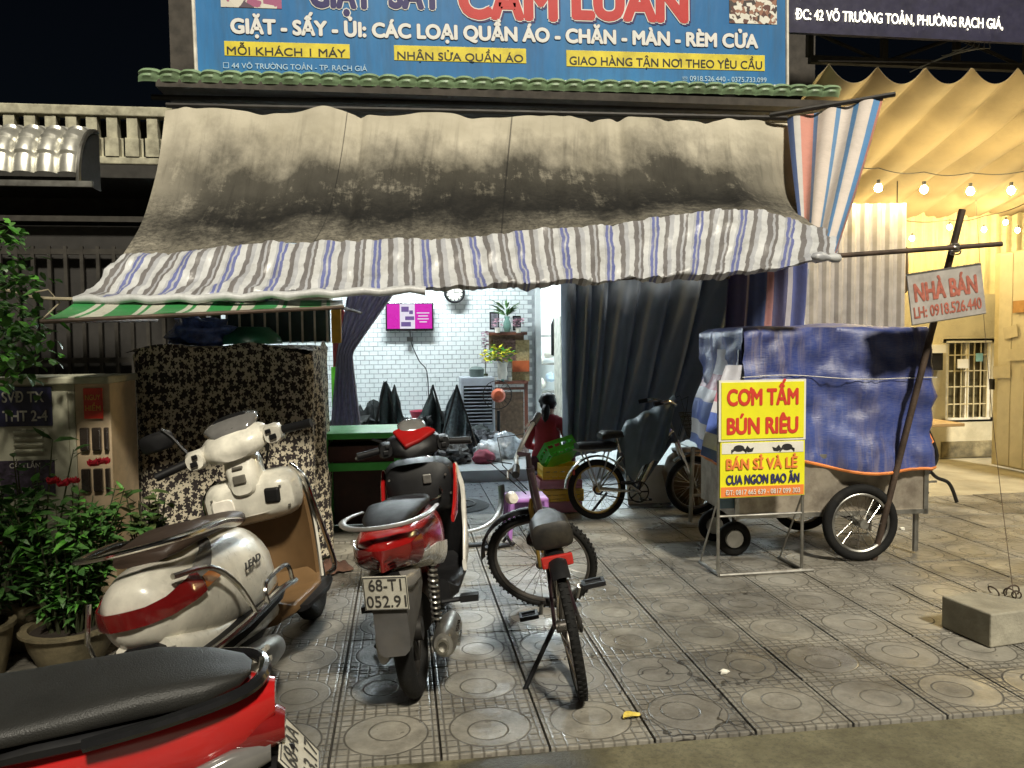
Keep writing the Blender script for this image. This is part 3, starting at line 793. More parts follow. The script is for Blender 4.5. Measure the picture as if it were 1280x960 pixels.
for z, s_ in ((1.19, 'NGUY'), (1.13, 'HIỂM')): text('lettering', s_, .03, .1, pbr('label_gold', (.8, .45, .1), .5), pl, Matrix.Translation((.26, -.018, z)), bold=.02)
M_glassd = pbr('meter_glass', (.03, .022, .018), .12, coat=.8)
for z in (.97, .74):
    for x in (.245, .325, .39):
        w_ = MB().box((x, -.012, z), (.06 if x < .38 else .03, .03, .13)).build('meter_window', M_glassd, cab, smooth=0, bevel=.008)
MB().box((.27, -.01, .5), (.1, .02, .15)).build('meter_window', M_glassd, cab, smooth=0, bevel=.01)

# ------------------------------------------------------------------ plants
def leafmat(name, c, c2):
    t = NT(name); w = t.pos()
    a = t.mix(t.ramp(t.noise(w, 16, 3), [(.35, 0.0), (.65, 1.0)]), c, c2); t.col(a); t.rough(.45)
    t.b.inputs['Subsurface Weight'].default_value = 0; return t.m
M_leaf = leafmat('leaf_green', (.025, .08, .018), (.09, .21, .05)); M_leaf2 = leafmat('leaf_light', (.06, .1, .03), (.16, .2, .07)); M_leaf3 = leafmat('leaf_bright', (.04, .17, .015), (.12, .34, .05))
M_stem = pbr('stem', (.05, .06, .025), .8)
def leaf(mb, p, d, L, w, curl=.25):
    d = Vector(d).normalized(); s_ = d.cross(Vector((0, 0, 1)))
    if s_.length < .1: s_ = Vector((1, 0, 0))
    s_.normalize(); n_ = s_.cross(d); s_ = (s_*math.cos(random.uniform(-.6, .6))+n_*math.sin(random.uniform(-.6, .6))).normalized(); n_ = s_.cross(d)
    p = Vector(p); a = p+d*L*.35-n_*L*.04; b = p+d*L*.72-n_*L*curl*.4; c = p+d*L-n_*L*curl
    mb.add([p, a+s_*w*.5+n_*w*.12, a, a-s_*w*.5+n_*w*.12, b+s_*w*.4, b, b-s_*w*.4, c], [(0, 2, 1), (0, 3, 2), (1, 2, 5, 4), (2, 3, 6, 5), (4, 5, 7), (5, 6, 7)])
def bush(root, c, rx, ry, h, nst, nl, L, w, mats, seed=0, spread=.5):
    random.seed(seed)
    groups = [MB() for _ in mats]; sm = MB()
    for k in range(nst):
        a = random.uniform(0, 2*PI); q = math.sqrt(random.random())
        b = Vector(c)+V(math.cos(a)*rx*q*.35, math.sin(a)*ry*q*.35, 0)
        e = Vector(c)+V(math.cos(a)*rx*q, math.sin(a)*ry*q, h*random.uniform(.55, 1))
        m_ = b.lerp(e, .5)+V(0, 0, h*.12); P = [b.lerp(m_, t)*(1-t)+m_.lerp(e, t)*t for t in (0, .25, .5, .75, 1)]
        sm.tube(P, [.006, .005, .005, .004, .002], 5)
        for j in range(nl):
            t = random.uniform(.12, 1); p = b.lerp(m_, t)*(1-t)+m_.lerp(e, t)*t
            an = random.uniform(0, 2*PI)
            d = V(math.cos(an), math.sin(an), random.uniform(-.2, .9))
            leaf(random.choice(groups), p, d, L*random.choice((.35, .6, .8, 1.0, 1.5))*random.uniform(.8, 1.15), w*random.uniform(.5, 1.5), random.uniform(-.1, .6))
    sm.build('stems', M_stem, root, smooth=60)
    for g_, m_ in zip(groups, mats):
        tag(g_.build('foliage', m_, root, smooth=0), kind='stuff')
M_pot = pbr('clay_pot', (.17, .14, .08), .7, var=.4, bump=.3, dirt=.6, dirtcol=(.05, .05, .03)); M_soil = pbr('soil', (.03, .022, .015), .95)
def pot(name, label, loc, R, H, rim, m=M_pot):
    r = thing(name, label, 'potted plant', loc)
    MB().lathe([(0, .0), (R*.72, .0), (R*.9, H*.45), (R, H*.9), (R+rim, H*.92), (R+rim, H), (R-.02, H), (R*.86, H*.6), (R*.7, .05), (0, .04)], n=36).build('pot', m, r, smooth=40)
    MB().lathe([(R-.025, H*.86), (0, H*.9)], n=24).build('soil', M_soil, r)
    return r
r = pot('potted_plant', 'wide shallow round pot of leafy green shrubs beside the cabinet', (-1.58, 4.0, 0), .2, .17, .02)
bush(r, (0, 0, .14), .27, .25, .7, 50, 38, .07, .026, (M_leaf, M_leaf, M_leaf3), 5)
r = pot('potted_plant', 'tall clay pot with a dark shrub at the left edge of the photo', (-1.93, 3.86, 0), .15, .24, .012)
bush(r, (0, 0, .2), .24, .24, .75, 26, 26, .09, .035, (M_leaf, M_leaf), 6)
r = pot('potted_plant', 'plant with pale speckled leaves between the green shrubs and the stall', (-1.36, 4.5, 0), .12, .2, .012)
bush(r, (0, 0, .18), .12, .12, .55, 18, 18, .075, .045, (M_leaf2, M_leaf), 8)
# flowering plant on the cabinet front
fp = thing('flowering_plant', 'thin stemmed plant with red rose blooms in front of the cabinet', 'plant', (-1.85, 4.25, 0))
bush(fp, (0, 0, .2), .3, .15, .85, 14, 14, .08, .03, (M_leaf,), 11)
MB().lathe([(0, 0), (.13, 0), (.16, .22), (.14, .22), (0, .19)], n=24).build('pot', M_pot, fp)
M_rose = pbr('rose_petals', (.5, .02, .04), .6, var=.4, scale=60)
for (px, py, rr) in ((118, 583, .03), (130, 580, .026), (66, 605, .028), (80, 608, .03), (92, 604, .024), (3, 683, .02)):
    p = at(px, py, 4.15)-fp.location; mb = MB()
    for k in range(14):
        a = k*2.4; d = V(math.cos(a), math.sin(a), .2+.05*k); leaf(mb, p+d*.003, d, rr*1.3, rr*1.2, -.5)
    mb.build('bloom', M_rose, fp, smooth=0)
# big dark background shrub and overhanging tree branch
br = thing('street_tree', 'leafy street tree whose branch hangs in at the upper left edge', 'tree', (-2.3, 4.6, 0))
random.seed(12)
trk = MB(); trk.tube([(-.5, .2, 0), (-.48, .2, 1.0), (-.4, .15, 2.0), (-.3, .1, 2.7)], [.06, .05, .04, .03], 10)
trk.build('trunk', pbr('bark', (.06, .045, .03), .9, bump=.6), br)
fol = [MB(), MB(), MB()]; tw = MB()
for (px, py, Yv, n_, sp) in ((5, 290, 4.3, 40, .09), (20, 350, 4.3, 60, .14), (5, 400, 4.4, 120, .2), (25, 425, 4.2, 90, .13), (0, 330, 4.6, 60, .15), (10, 450, 4.5, 90, .16), (-20, 380, 4.6, 90, .25)):
    c = at(px, py, Yv)-br.location
    tw.tube([V(-.4, .15, max(.8, c.z-.4)), c.lerp(V(-.4, .15, c.z-.2), .5), c], [.012, .008, .003], 5)
    for k in range(n_):
        p = c+V(random.gauss(0, sp*.5), random.gauss(0, sp*.6), random.gauss(0, sp*.45))
        an = random.uniform(0, 2*PI); leaf(random.choice(fol), p, V(math.cos(an), math.sin(an), random.uniform(-.8, .2)), random.uniform(.04, .085), random.uniform(.025, .045))
for k in range(13):     # sparse twigs further out
    c = V(random.uniform(-2, .5), random.uniform(-.6, 1.2), random.uniform(3.6, 4.2))-br.location
    for q in range(70):
        p = c+V(random.gauss(0, .22), random.gauss(0, .22), random.gauss(0, .15)); an = random.uniform(0, 2*PI)
        leaf(random.choice(fol), p, V(math.cos(an), math.sin(an), random.uniform(-.6, .3)), .1, .05)
    tw.tube([V(-.3, .1, 2.6), V(-.3, .1, 2.6).lerp(c, .5)+V(0, 0, .3), c], [.02, .012, .004], 5)
for k in range(16):     # crown over the pavement, left of and above the view
    c = V(-1.75+random.gauss(0, .42), 1.35+random.gauss(0, .6), 3.7+random.gauss(0, .35))-br.location
    tw.tube([V(-.3, .1, 2.6), V(-.3, .1, 2.6).lerp(c, .5)+V(0, 0, .2), c], [.02, .012, .004], 5)
    for q in range(150):
        p = c+V(random.gauss(0, .2), random.gauss(0, .2), random.gauss(0, .14)); an = random.uniform(0, 2*PI)
        leaf(random.choice(fol), p, V(math.cos(an), math.sin(an), random.uniform(-.6, .3)), .09, .045)
tw.build('twigs', M_stem, br)
for g_, m_ in zip(fol, (M_leaf, M_leaf, M_leaf3)): tag(g_.build('foliage', m_, br, smooth=0), kind='stuff')

# ------------------------------------------------------------------ house on the left
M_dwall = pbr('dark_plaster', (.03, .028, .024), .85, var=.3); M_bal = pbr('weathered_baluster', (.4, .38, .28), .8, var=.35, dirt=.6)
M_bars = pbr('gate_bars', (.04, .036, .03), .55, metal=.3, var=.4)
lh = thing('neighbour_house', 'dark house on the left with concrete balustrade and barred front', 'house', (-4, 9, 0))
def lb(name, c, d, m, **k): return MB().box(loc_(c, lh), d).build(name, m, lh, smooth=0, **k)
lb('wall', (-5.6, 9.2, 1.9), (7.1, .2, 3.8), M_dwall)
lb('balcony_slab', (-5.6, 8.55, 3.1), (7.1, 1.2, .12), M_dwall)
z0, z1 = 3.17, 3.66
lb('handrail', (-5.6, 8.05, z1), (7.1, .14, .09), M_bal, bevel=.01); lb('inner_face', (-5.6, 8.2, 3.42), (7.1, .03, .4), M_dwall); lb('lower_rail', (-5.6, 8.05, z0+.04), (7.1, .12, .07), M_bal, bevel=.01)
bl = MB().hull([(-.001, 0, 0, 0)]) if False else MB()
bl.box((0, 0, .31), (.095, .1, .25)).box((0, -.01, .1), (.12, .12, .17)).box((0, .03, .1), (.2, .03, .2))
bb = bl.build('baluster', M_bal, lh, smooth=40)
bx0 = at(195, 165, 8.05).x
for i in range(17):
    p = loc_((bx0-.02-i*.178, 8.05, z0+.06), lh)
    if i == 0: bb.location = p
    else: inst(bb, lh, p)
# barred front
gt = thing('barred_gate', 'dark metal bar gate and window grille of the left house', 'gate', (-4, 7.9, 0))
for z in (.15, 1.35, 2.35, 2.65): MB().box((-.4, 0, z), (5.4, .04, .05)).build('cross_rail', M_bars, gt, smooth=0)
gb = MB().box((0, -.01, 1.25), (.03, .03, 2.3)).build('bar', M_bars, gt, smooth=0); gb.location = (1.95, 0, 0)
for i in range(1, 26): inst(gb, gt, (1.95-i*.14, 0, 0))
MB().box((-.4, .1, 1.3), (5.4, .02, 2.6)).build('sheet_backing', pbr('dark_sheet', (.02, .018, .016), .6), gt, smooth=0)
# silver curved awning
sv = thing('curved_awning', 'silver curved metal tile awning over the left house gate', 'awning', at(0, 238, 6.5))
M_sil = pbr('silver_sheet', (.62, .61, .55), .38, metal=.75, var=.2, dirt=.25)
sw = .15
def srib(u, v):
    a = R_(8)+v*R_(82); st_ = .018*((v*4) % 1)
    bul = .05*math.sin(PI*u)**.6
    R1 = .42+bul-st_
    return V(u*sw, -math.cos(a-R_(8))*R1*.9, math.sin(a)*R1)
rb = MB().grid(srib, 8, 32, .008).build('roof_panel', M_sil, sv, smooth=35)
xe = at(124, 235, 6.5).x-sv.location.x
for i in range(11):
    if i == 0: rb.location = (xe-sw, 0, 0)
    else: inst(rb, sv, (xe-sw*(i+1), 0, 0))
mb = MB()
for dx in (0, -.0): mb.tube([V(xe, -math.cos(a)*.44*.9, math.sin(a)*.44) for a in [R_(q) for q in range(0, 91, 10)]], .018, 6)
mb.box((xe-1.5, -.41, -.02), (3.2, .03, .04)); mb.build('frame', M_steel, sv)
def gable(u, v):
    a = u*R_(90); return V(xe+.012, -math.cos(a)*.4*v, math.sin(a)*.42*v)
MB().grid(gable, 12, 3, .004).build('end_panel', pbr('dark_end', (.015, .014, .012), .7), sv)

# ------------------------------------------------------------------ street cart with blue tarpaulin
def wheel_parts(parent, name, R, tw, rimm, nsp=0, hub=.03, hubw=.1, c=(0, 0, 0), tyre=None, rimr=.012, spm=None, tread=0, disc=False, rot=None):
    # axle along y
    w = bpy.data.objects.new(name, None); COL.objects.link(w); w.parent = parent; w.location = c; w.empty_display_size = .1
    if rot: w.rotation_euler = rot
    mb = MB(); mb.ring((0, 0, 0), (0, 1, 0), R-tw, tw, 56, 10, 1.0)
    if tread:
        for k in range(tread):
            a = 2*PI*k/tread
            for s_ in (-1, 1):
                cc = V(math.cos(a+s_*.02), 0, math.sin(a+s_*.02))*(R-tw*.12)+V(0, s_*tw*.45, 0)
                mb.box(cc, (tw*.5, tw*.7, tw*.34), Matrix.Rotation(-a, 3, 'Y') @ Matrix.Rotation(PI/2, 3, 'Y'))
    mb.build('tyre', tyre or M_rubber, w, smooth=50)
    mb = MB(); mb.ring((0, 0, 0), (0, 1, 0), R-2*tw-.002, rimr, 56, 8, 1.3)
    mb.cyl((0, -hubw/2, 0), (0, hubw/2, 0), hub); mb.build('rim', rimm, w)
    if nsp:
        mb = MB(); Ri = R-2*tw-.004
        for k in range(nsp):
            a = 2*PI*k/nsp; s_ = 1 if k % 2 else -1; b = a+(.55 if (k//2) % 2 else -.55)
            mb.tube([(math.cos(b)*hub*.9, s_*hubw*.4, math.sin(b)*hub*.9), (math.cos(a)*Ri, s_*.004, math.sin(a)*Ri)], .0016, 4)
        mb.build('spokes', spm or M_chrome, w, smooth=0)
    return w
cart = thing('street_cart', 'stainless steel food cart on spoked wheels under a blue tarpaulin', 'food cart', (2.88, 5.35, 0), (0, 0, R_(-3)))
M_ss = pbr('stainless', (.42, .37, .3), .45, metal=.6, var=.2, dirt=.5, dirtcol=(.1, .07, .05))
MB().box((0, 0, .5), (1.34, .72, .42)).build('cart_body', M_ss, cart, smooth=0, bevel=.008)
MB().box((0, 0, 1.1), (1.2, .6, .8)).build('upper_frame', M_darksteel, cart, smooth=0)
MB().box((0, -.365, .7), (1.34, .01, .03)).box((0, -.365, .31), (1.34, .012, .03)).box((-.66, -.365, .5), (.03, .012, .42)).box((.66, -.365, .5), (.03, .012, .42)).build('trim', M_steel, cart, smooth=0)
MB().box((-.62, -.33, .44), (.3, .02, .16)).build('drawer_panel', pbr('faded_blue', (.12, .2, .28), .5), cart, smooth=0, bevel=.004)
for yy in (-.43, .43):
    w_ = wheel_parts(cart, 'wheel', .26, .032, M_steel, 36, .03, .12, (.16, yy, .26), rimr=.014)
wheel_parts(cart, 'wheel', .12, .03, M_steel, 0, .06, .05, (-.62, -.2, .12)); wheel_parts(cart, 'wheel', .12, .03, M_steel, 0, .06, .05, (-.62, .2, .12))
MB().cyl((.16, -.43, .26), (.16, .43, .26), .014).build('axle', M_darksteel, cart)
for x, y in ((.63, -.3), (.63, .3)): MB().tube([(x, y, .02), (x, y, .3)], .02).build('leg', M_steel, cart)
MB().tube([(-.62, -.2, .12), (-.62, -.2, .3)], .015).tube([(-.62, .2, .12), (-.62, .2, .3)], .015).build('caster_fork', M_darksteel, cart)
def mat_bluetarp():
    t = NT('blue_tarp'); w = t.pos(); x, y, z = t.sep(w)
    st_ = t.noise(t.scalev(w, (16, 6, 1.0)), 1.3, 5, .7)
    a = t.mix(t.ramp(t.noise(w, 1.8, 4), [(.3, 0.0), (.7, 1.0)]), (.03, .045, .18), (.045, .08, .3))
    a = t.mix(t.math('MULTIPLY', t.ramp(st_, [(.45, 0.0), (.62, 1.0)]), t.math('MULTIPLY', t.ramp(t.noise(w, 1.3, 3), [(.38, 0.15), (.6, 1.0)]), .62)), a, (.33, .27, .25))
    fine = t.noise(t.scalev(w, (1, 1, 12)), 22, 3)
    a = t.mix(t.math('MULTIPLY', t.ramp(fine, [(.42, 0.0), (.6, 1.0)]), .3), a, (.16, .17, .28))
    a = t.mix(t.math('MULTIPLY', t.ramp(t.noise(w, 2.6, 5, .7), [(.55, 0.0), (.7, 1.0)]), .7), a, (.02, .02, .07))
    t.col(a); t.rough(.4); t.bump(fine, .3, .008); return t.m
tp = thing('blue_tarpaulin', 'blue woven tarpaulin with orange hem draped over the food cart', 'tarpaulin', (2.9, 5.35, 0), (0, 0, R_(-3)))
def drape(hx, hy, ztop, zbot, s, v, seed=0, flare=.06):
    # s: perimeter parameter 0..1
    per = 4*(hx+hy); d = s*per; 
    if d < 2*hx: x, y, nx, ny = -hx+d, -hy, 0, -1
    elif d < 2*hx+2*hy: x, y, nx, ny = hx, -hy+(d-2*hx), 1, 0
    elif d < 4*hx+2*hy: x, y, nx, ny = hx-(d-2*hx-2*hy), hy, 0, 1
    else: x, y, nx, ny = -hx, hy-(d-4*hx-2*hy), -1, 0
    if v < .3:      # over the top
        k = v/.3; p = V(x*k, y*k, ztop+.03*(1-k)+.02*noise.noise(Vector((x*k*3, y*k*3, seed))))
        return p
    k = (v-.3)/.7
    am = (.015+flare*k*.75)
    a = am*(math.sin(d*9+seed)*.6+math.sin(d*5.3+2)*.5)+.05*noise.noise(Vector((d*2.2, k*2.5, seed)))+.035*noise.noise(Vector((d*6+k*4, k*7-d*3, seed)))+.02*abs(noise.noise(Vector((d*13-k*8, k*12, seed+3))))
    return V(x+nx*(a+.02+k*.03), y+ny*(a+.02+k*.03), lerp(ztop, zbot+.05*math.sin(d*2.1+1.2)+.03*math.sin(d*6), k))
M_btarp = mat_bluetarp()
MB().grid(lambda u, v: drape(.655, .36, 1.56, .62, u, v), 200, 34, .003).build('tarp_sheet', M_btarp, tp, smooth=80)
hem = [drape(.655, .36, 1.56, .62, i/199, 1.0)+V(0, 0, -.008) for i in range(200)]
MB().tube(hem, .011, 6, closed=True).build('orange_hem', pbr('orange_hem', (.7, .22, .05), .6), tp)
MB().tube([drape(.68, .385, 1.56, .62, i/99*.33, .55) for i in range(100)], .003, 4).build('tie_cord', M_white, tp)
# loose corner at the right and white/blue cloth on the left
def corner(u, v):
    z = lerp(1.45, .58+.12*u, v); return V(.68+.04*v+.34*u*v, -.2+.45*u+.03*math.sin(u*12+v*5), z)
MB().grid(corner, 16, 16, .003).build('loose_corner', M_btarp, tp, smooth=80)
MB().tube([corner(1, i/11) for i in range(12)]+[corner(1-i/5, 1) for i in range(1, 6)], .01, 6).build('orange_hem', MATS['orange_hem'], tp)
sc_ = thing('striped_cloth', 'white, pink and blue striped cloth hanging from the left side of the cart', 'cloth', (2.1, 5.3, .7))
def lcl(u, v):
    return V(.12-.16*v+.02*math.sin(v*8)+.02*math.sin(u*9)-.1*v*u*0, lerp(-.25, .3, u), lerp(.72, -.0+.05*u, v))
def lcl2(u, v): return V(lerp(.02-.17*v, .2, u), -.27+.03*math.sin(u*9+v*3), lerp(.62, .03, v)+.08*(1-u)*0-.14*u*v*1)
M_scl = mat_stripe('cloth_stripe', [(0, (.6, .6, .66)), (.25, (.5, .2, .26)), (.4, (.6, .6, .66)), (.52, (.1, .16, .5)), (.74, (.65, .64, .66)), (.9, (.1, .16, .45))], 1.0, .2, axis=1)
MB().grid(lcl2, 14, 20, .003).build('cloth_sheet', M_scl, sc_, smooth=80)
MB().grid(lcl, 14, 20, .003).build('cloth_sheet', M_scl, sc_, smooth=80)
rc = MB().grid(lambda u, v: V(.05*math.sin(u*9)+u*.18, .02*math.sin(v*9), -v*(.26-.12*u)), 8, 8, .003).build('red_cloth', pbr('red_cloth', (.5, .08, .07), .7), smooth=80)
rc.location = (3.52, 5.12, .62); rc.scale = (.6, .6, .75); tag(rc, 'small red cloth hanging under the right end of the cart tarpaulin', 'cloth')

# ------------------------------------------------------------------ rice and noodle sign on its stand
sg = thing('sign_stand', 'yellow rice and noodle sign on a thin grey metal stand', 'sign', (2.24, 4.75, 0), (0, 0, R_(1)))
def spx(px): return (px-893-59.5)*.00487
def spz(py): return (727-py)*.00485-.0
for s_ in (-1, 1):
    MB().tube([(s_*.283, 0, .02), (s_*.283, 0, spz(472))], .0105, 8).build('upright', M_steel, sg)
    MB().tube([(s_*.283, -.02, .012), (s_*.283, .3, .012)], .011, 8).build('foot', M_steel, sg)
    MB().tube([(s_*.283, .29, .012), (s_*.283, .0, .5)], .006, 6).build('strut', M_steel, sg)
MB().tube([(-.283, -.02, .012), (.35, -.02, .012)], .012, 8).tube([(-.283, 0, .38), (.283, 0, .38)], .008, 8).build('cross_bar', M_steel, sg)
M_y2 = pbr('sign_yellow', (.78, .74, .02), .45, var=.05, dirt=.06); M_r2 = pbr('sign_red', (.6, .05, .03), .45, var=.05); M_o2 = pbr('sign_orange', (.75, .22, .05), .5, var=.05); M_n2 = pbr('sign_navy', (.03, .03, .12), .5, var=.05)
M_fw = pbr('sign_white', (.72, .7, .62), .5, var=.06)
def srect(name, x0, x1, y0, y1, m, y, th=.006):
    return MB().box(((spx(x0)+spx(x1))/2, y, (spz(y0)+spz(y1))/2), (spx(x1)-spx(x0), th, abs(spz(y0)-spz(y1)))).build(name, m, sg, smooth=0)
srect('top_board', 893, 1012, 472, 551, M_fw, -.016, .008); srect('yellow_face', 896, 1009, 475, 548, M_y2, -.022)
srect('lower_board', 895, 1011, 552, 624, M_y2, -.016, .008); srect('white_band', 897, 1009, 553, 567, M_fw, -.021, .003); srect('orange_band', 896, 1010, 610, 623, M_o2, -.021, .003)
def stx(s_, x0, x1, yb, h, m, b=.02): text('lettering', s_, h*.00485, (x1-x0)*.00487, m, sg, Matrix.Translation((spx(x0), -.0275, spz(yb))), bold=b)
stx('CƠM TẤM', 904, 1000, 504, 21, M_r2, .06); stx('BÚN RIÊU', 904, 1000, 541, 21, M_r2, .06)
stx('BÁN SỈ VÀ LẺ', 903, 1000, 587, 14, M_o2, .05); stx('CUA NGON BAO ĂN', 903, 1003, 606, 12, M_n2, .045)
stx('ĐT: 0817 665 639 - 0817 099 303', 902, 1004, 620, 6.5, M_fw, .02)
for cx, sgn in ((920, 1), (986, -1)):
    mb = MB(); c = V(spx(cx), -.0235, spz(560))
    body = [(.036*math.cos(a), .021*math.sin(a)) for a in [k*PI/8 for k in range(16)]]
    mb.prism(body, c, (1, 0, 0), (0, 0, 1), .0015)
    for k in range(3):
        for s_ in (-1, 1): mb.tube([c+V(s_*.025, 0, -.005*k), c+V(s_*(.05), 0, -.012-.008*k), c+V(s_*.045, 0, -.03)], .003, 4)
    mb.prism([(.04, -.01), (.055, .016), (.075, -.004), (.1, .004), (.09, -.022), (.06, -.026)] if sgn > 0 else [(-.04, -.01), (-.055, .016), (-.075, -.004), (-.1, .004), (-.09, -.022), (-.06, -.026)], c, (1, 0, 0), (0, 0, 1), .0015)
    mb.build('crab_drawing', M_tk, sg)

# ------------------------------------------------------------------ leaning pole with house for sale board
pb_, pt_ = ground(1092, 700), at(1203, 262, 4.72)
pole = thing('leaning_pole', 'dark slanted metal post standing by the cart wheel and holding up the awning pole', 'post', pb_)
MB().tube([V(0, 0, 0), (pt_-pb_)], .021, 10).build('post', M_rust, pole)
kn = MB()
jc = at(1193, 312, 4.68)-pb_
for k in range(7): kn.ring(jc+V(random.uniform(-.01, .01), 0, random.uniform(-.03, .03)), V(random.uniform(-.5, .5), random.uniform(-.5, .5), 1), .03, .005, 14, 5)
kn.build('wire_tie', M_steel, pole)
nb0 = at(1128, 378, 4.6); 
nb = thing('for_sale_board', 'worn white board with red lettering hung on the slanted post', 'sign', at(1183, 368, 4.6), (0, R_(-8), 0))
M_nb = pbr('worn_white_board', (.42, .39, .36), .55, var=.15, dirt=.5, dirtcol=(.2, .17, .15)); M_nr = pbr('faded_red', (.42, .13, .09), .6, var=.3, scale=40)
kk = .0047
MB().box((0, 0, 0), (108*kk, .012, 66*kk)).build('board', M_nb, nb, smooth=0, bevel=.002)
MB().tube([(-54*kk, 0, 33*kk), (54*kk, 0, 33*kk)], .008, 6).tube([(-54*kk, 0, -33*kk), (54*kk, 0, -33*kk)], .005, 6).build('frame_wire', M_steel, nb)
text('lettering', 'NHÀ BÁN', 24*kk, 90*kk, M_nr, nb, Matrix.Translation((-46*kk, -.008, -3*kk)), bold=.055)
text('lettering', 'LH: 0918.526.440', 15*kk, 98*kk, M_nr, nb, Matrix.Translation((-50*kk, -.008, -25*kk)), bold=.035)

# ------------------------------------------------------------------ concrete block and wire
bk0, bk1, bk2 = ground(1175, 803), ground(1235, 818), ground(1300, 812)
blk = thing('concrete_block', 'grey concrete footing block with looped wires on top', 'concrete block', (3.07, 3.6, 0), (0, 0, R_(8)))
mb = MB().box((0, 0, .085), (.64, .3, .165)); o = mb.build('block', pbr('footing_concrete', (.3, .28, .22), .85, var=.2, bump=.4, dirt=.3), blk, smooth=0, bevel=.008)
mb = MB()
for (x, y, r_, ax) in ((-.02, .02, .03, (1, .3, .2)), (.03, .05, .035, (.2, 1, .2)), (-.06, .08, .03, (1, 0, .6)), (.0, .0, .02, (.5, .5, 0))): mb.ring((x, y, .185), ax, r_, .004, 20, 5)
mb.build('wire_loop', M_rust, blk)
cd = thing('thin_cord', 'thin cord hanging from the yard canopy down to the concrete block', 'cord', (3.07, 3.62, .18))
top_ = at(1220, 250, 6.8)
mb = MB(); L_ = [V(0, 0, 0)]
for k in range(1, 20): L_.append((top_-V(3.07, 3.62, .18))*(k/19)+V(0, 0, -.25*math.sin(PI*k/19)))
mb.tube(L_, .002, 4).build('cord', M_rust, cd, smooth=0)
lf = thing('fallen_leaf', 'yellow fallen leaf on the tiles right of the black bicycle', 'leaf', ground(790, 897)+V(0, 0, .004))
mb = MB(); mb.grid(lambda u, v: V((u-.5)*.085, (v-.5)*.05*math.sin(PI*min(.99, max(.01, u)))**.6, .01*abs(v-.5)*2+.006*math.sin(u*5)), 10, 6, .0008).build('blade', pbr('yellow_leaf', (.55, .42, .08), .6, var=.3, scale=40), lf, rot=(0, 0, .4))

for px, py, lab in ((1128, 662, 'small white paper scrap on the tiles right of the cart wheel'), (905, 842, 'tiny crumpled paper scrap on the tiles below the yellow sign stand')):
    o = blob(MB(), (0, 0, .008), (.022, .014, .012), px, 10, 6, .6, 3).build('paper_scrap', M_fw, smooth=40); o.location = ground(px, py); tag(o, lab, 'litter')
# ------------------------------------------------------------------ café yard on the right
M_corr = pbr('corrugated_cream', (.55, .48, .3), .5, var=.1, dirt=.2); M_corrg = pbr('corrugated_grey', (.42, .4, .4), .45, metal=.3, var=.12, dirt=.2)
def corr(x0, x1, y0, y1, z0, z1, pitch=.09, amp=.016, th=.003):
    L_ = math.hypot(x1-x0, y1-y0); n_ = int(L_/pitch); nx, ny = -(y1-y0)/L_, (x1-x0)/L_
    def f(u, v):
        k = (u*n_) % 1; a = amp*max(-1, min(1, 2.2*math.sin(2*PI*k)))
        return V(lerp(x0, x1, u)+nx*a, lerp(y0, y1, u)+ny*a, lerp(z0, z1, v))
    return MB().grid(f, n_*8, 1, th)
gs = corr(3.78, 4.86, 7.35, 7.2, .3, 2.78, .11).build('grey_sheet_screen', M_corrg, smooth=30, loc=(4.4, 7.3, .3)); tag(gs, 'grey corrugated metal screen behind the blue covered cart', 'metal screen')
cf = thing('cafe_house', 'yellow lit back building of the yard with barred window and corrugated upper wall', 'building', (5.9, 8.9, 0))
M_yw = pbr('cream_render', (.55, .5, .36), .8, var=.15, scale=2, dirt=.35, dirtcol=(.2, .17, .1), bump=.2)
def cb(name, c, d, m, par=cf, **k): return MB().box(loc_(c, cf), d).build(name, m, par, smooth=0, **k)
wx0, wx1, wz0, wz1 = at(1183, 430, 8.9).x, at(1240, 430, 8.9).x, at(1200, 525, 8.9).z, at(1200, 426, 8.9).z
cb('wall', ((3.8+wx0)/2, 9.0, 1.0), (wx0-3.8, .2, 2.0), M_yw); cb('wall', ((wx1+8)/2, 9.0, 1.0), (8-wx1, .2, 2.0), M_yw)
cb('wall', ((wx0+wx1)/2, 9.0, wz0/2), (wx1-wx0, .2, wz0), M_yw); cb('wall', ((wx0+wx1)/2, 9.0, (wz1+2)/2), (wx1-wx0, .2, 2-wz1), M_yw)
corr(3.8, 8.2, 9.05, 9.05, 2.0, 4.2, .14, .02).build('corrugated_wall', M_corr, cf, smooth=30).location = (-5.9, -8.9, 0)
wf = cb('window_frame', ((wx0+wx1)/2, 8.95, (wz0+wz1)/2), (.05, .05, wz1-wz0), M_cream)
for x in (wx0+.02, wx1-.02): cb('frame_post', (x, 8.945, (wz0+wz1)/2), (.05, .06, wz1-wz0), M_cream)
for z in (wz0, wz1): cb('frame_rail', ((wx0+wx1)/2, 8.94, z), (wx1-wx0+.08, .08, .05), M_cream)
cb('window_pane', ((wx0+wx1)/2, 9.05, (wz0+wz1)/2), (wx1-wx0, .02, wz1-wz0), pbr('dusky_glass', (.1, .085, .045), .15, var=.4, scale=6))
gbar = MB().box((0, 0, 0), (.012, .012, wz1-wz0)).build('grille_bar', M_corr, cf, smooth=0)
for i in range(7):
    p = loc_((wx0+(i+.5)*(wx1-wx0)/7, 8.92, (wz0+wz1)/2), cf)
    if i == 0: gbar.location = p
    else: inst(gbar, cf, p)
for k in (.2, .42, .62, .82): cb('grille_rail', ((wx0+wx1)/2, 8.925, lerp(wz0, wz1, k)), (wx1-wx0, .01, .014), M_corr)
M_damp = pbr('damp_patch', (.05, .045, .03), .9, var=.5)
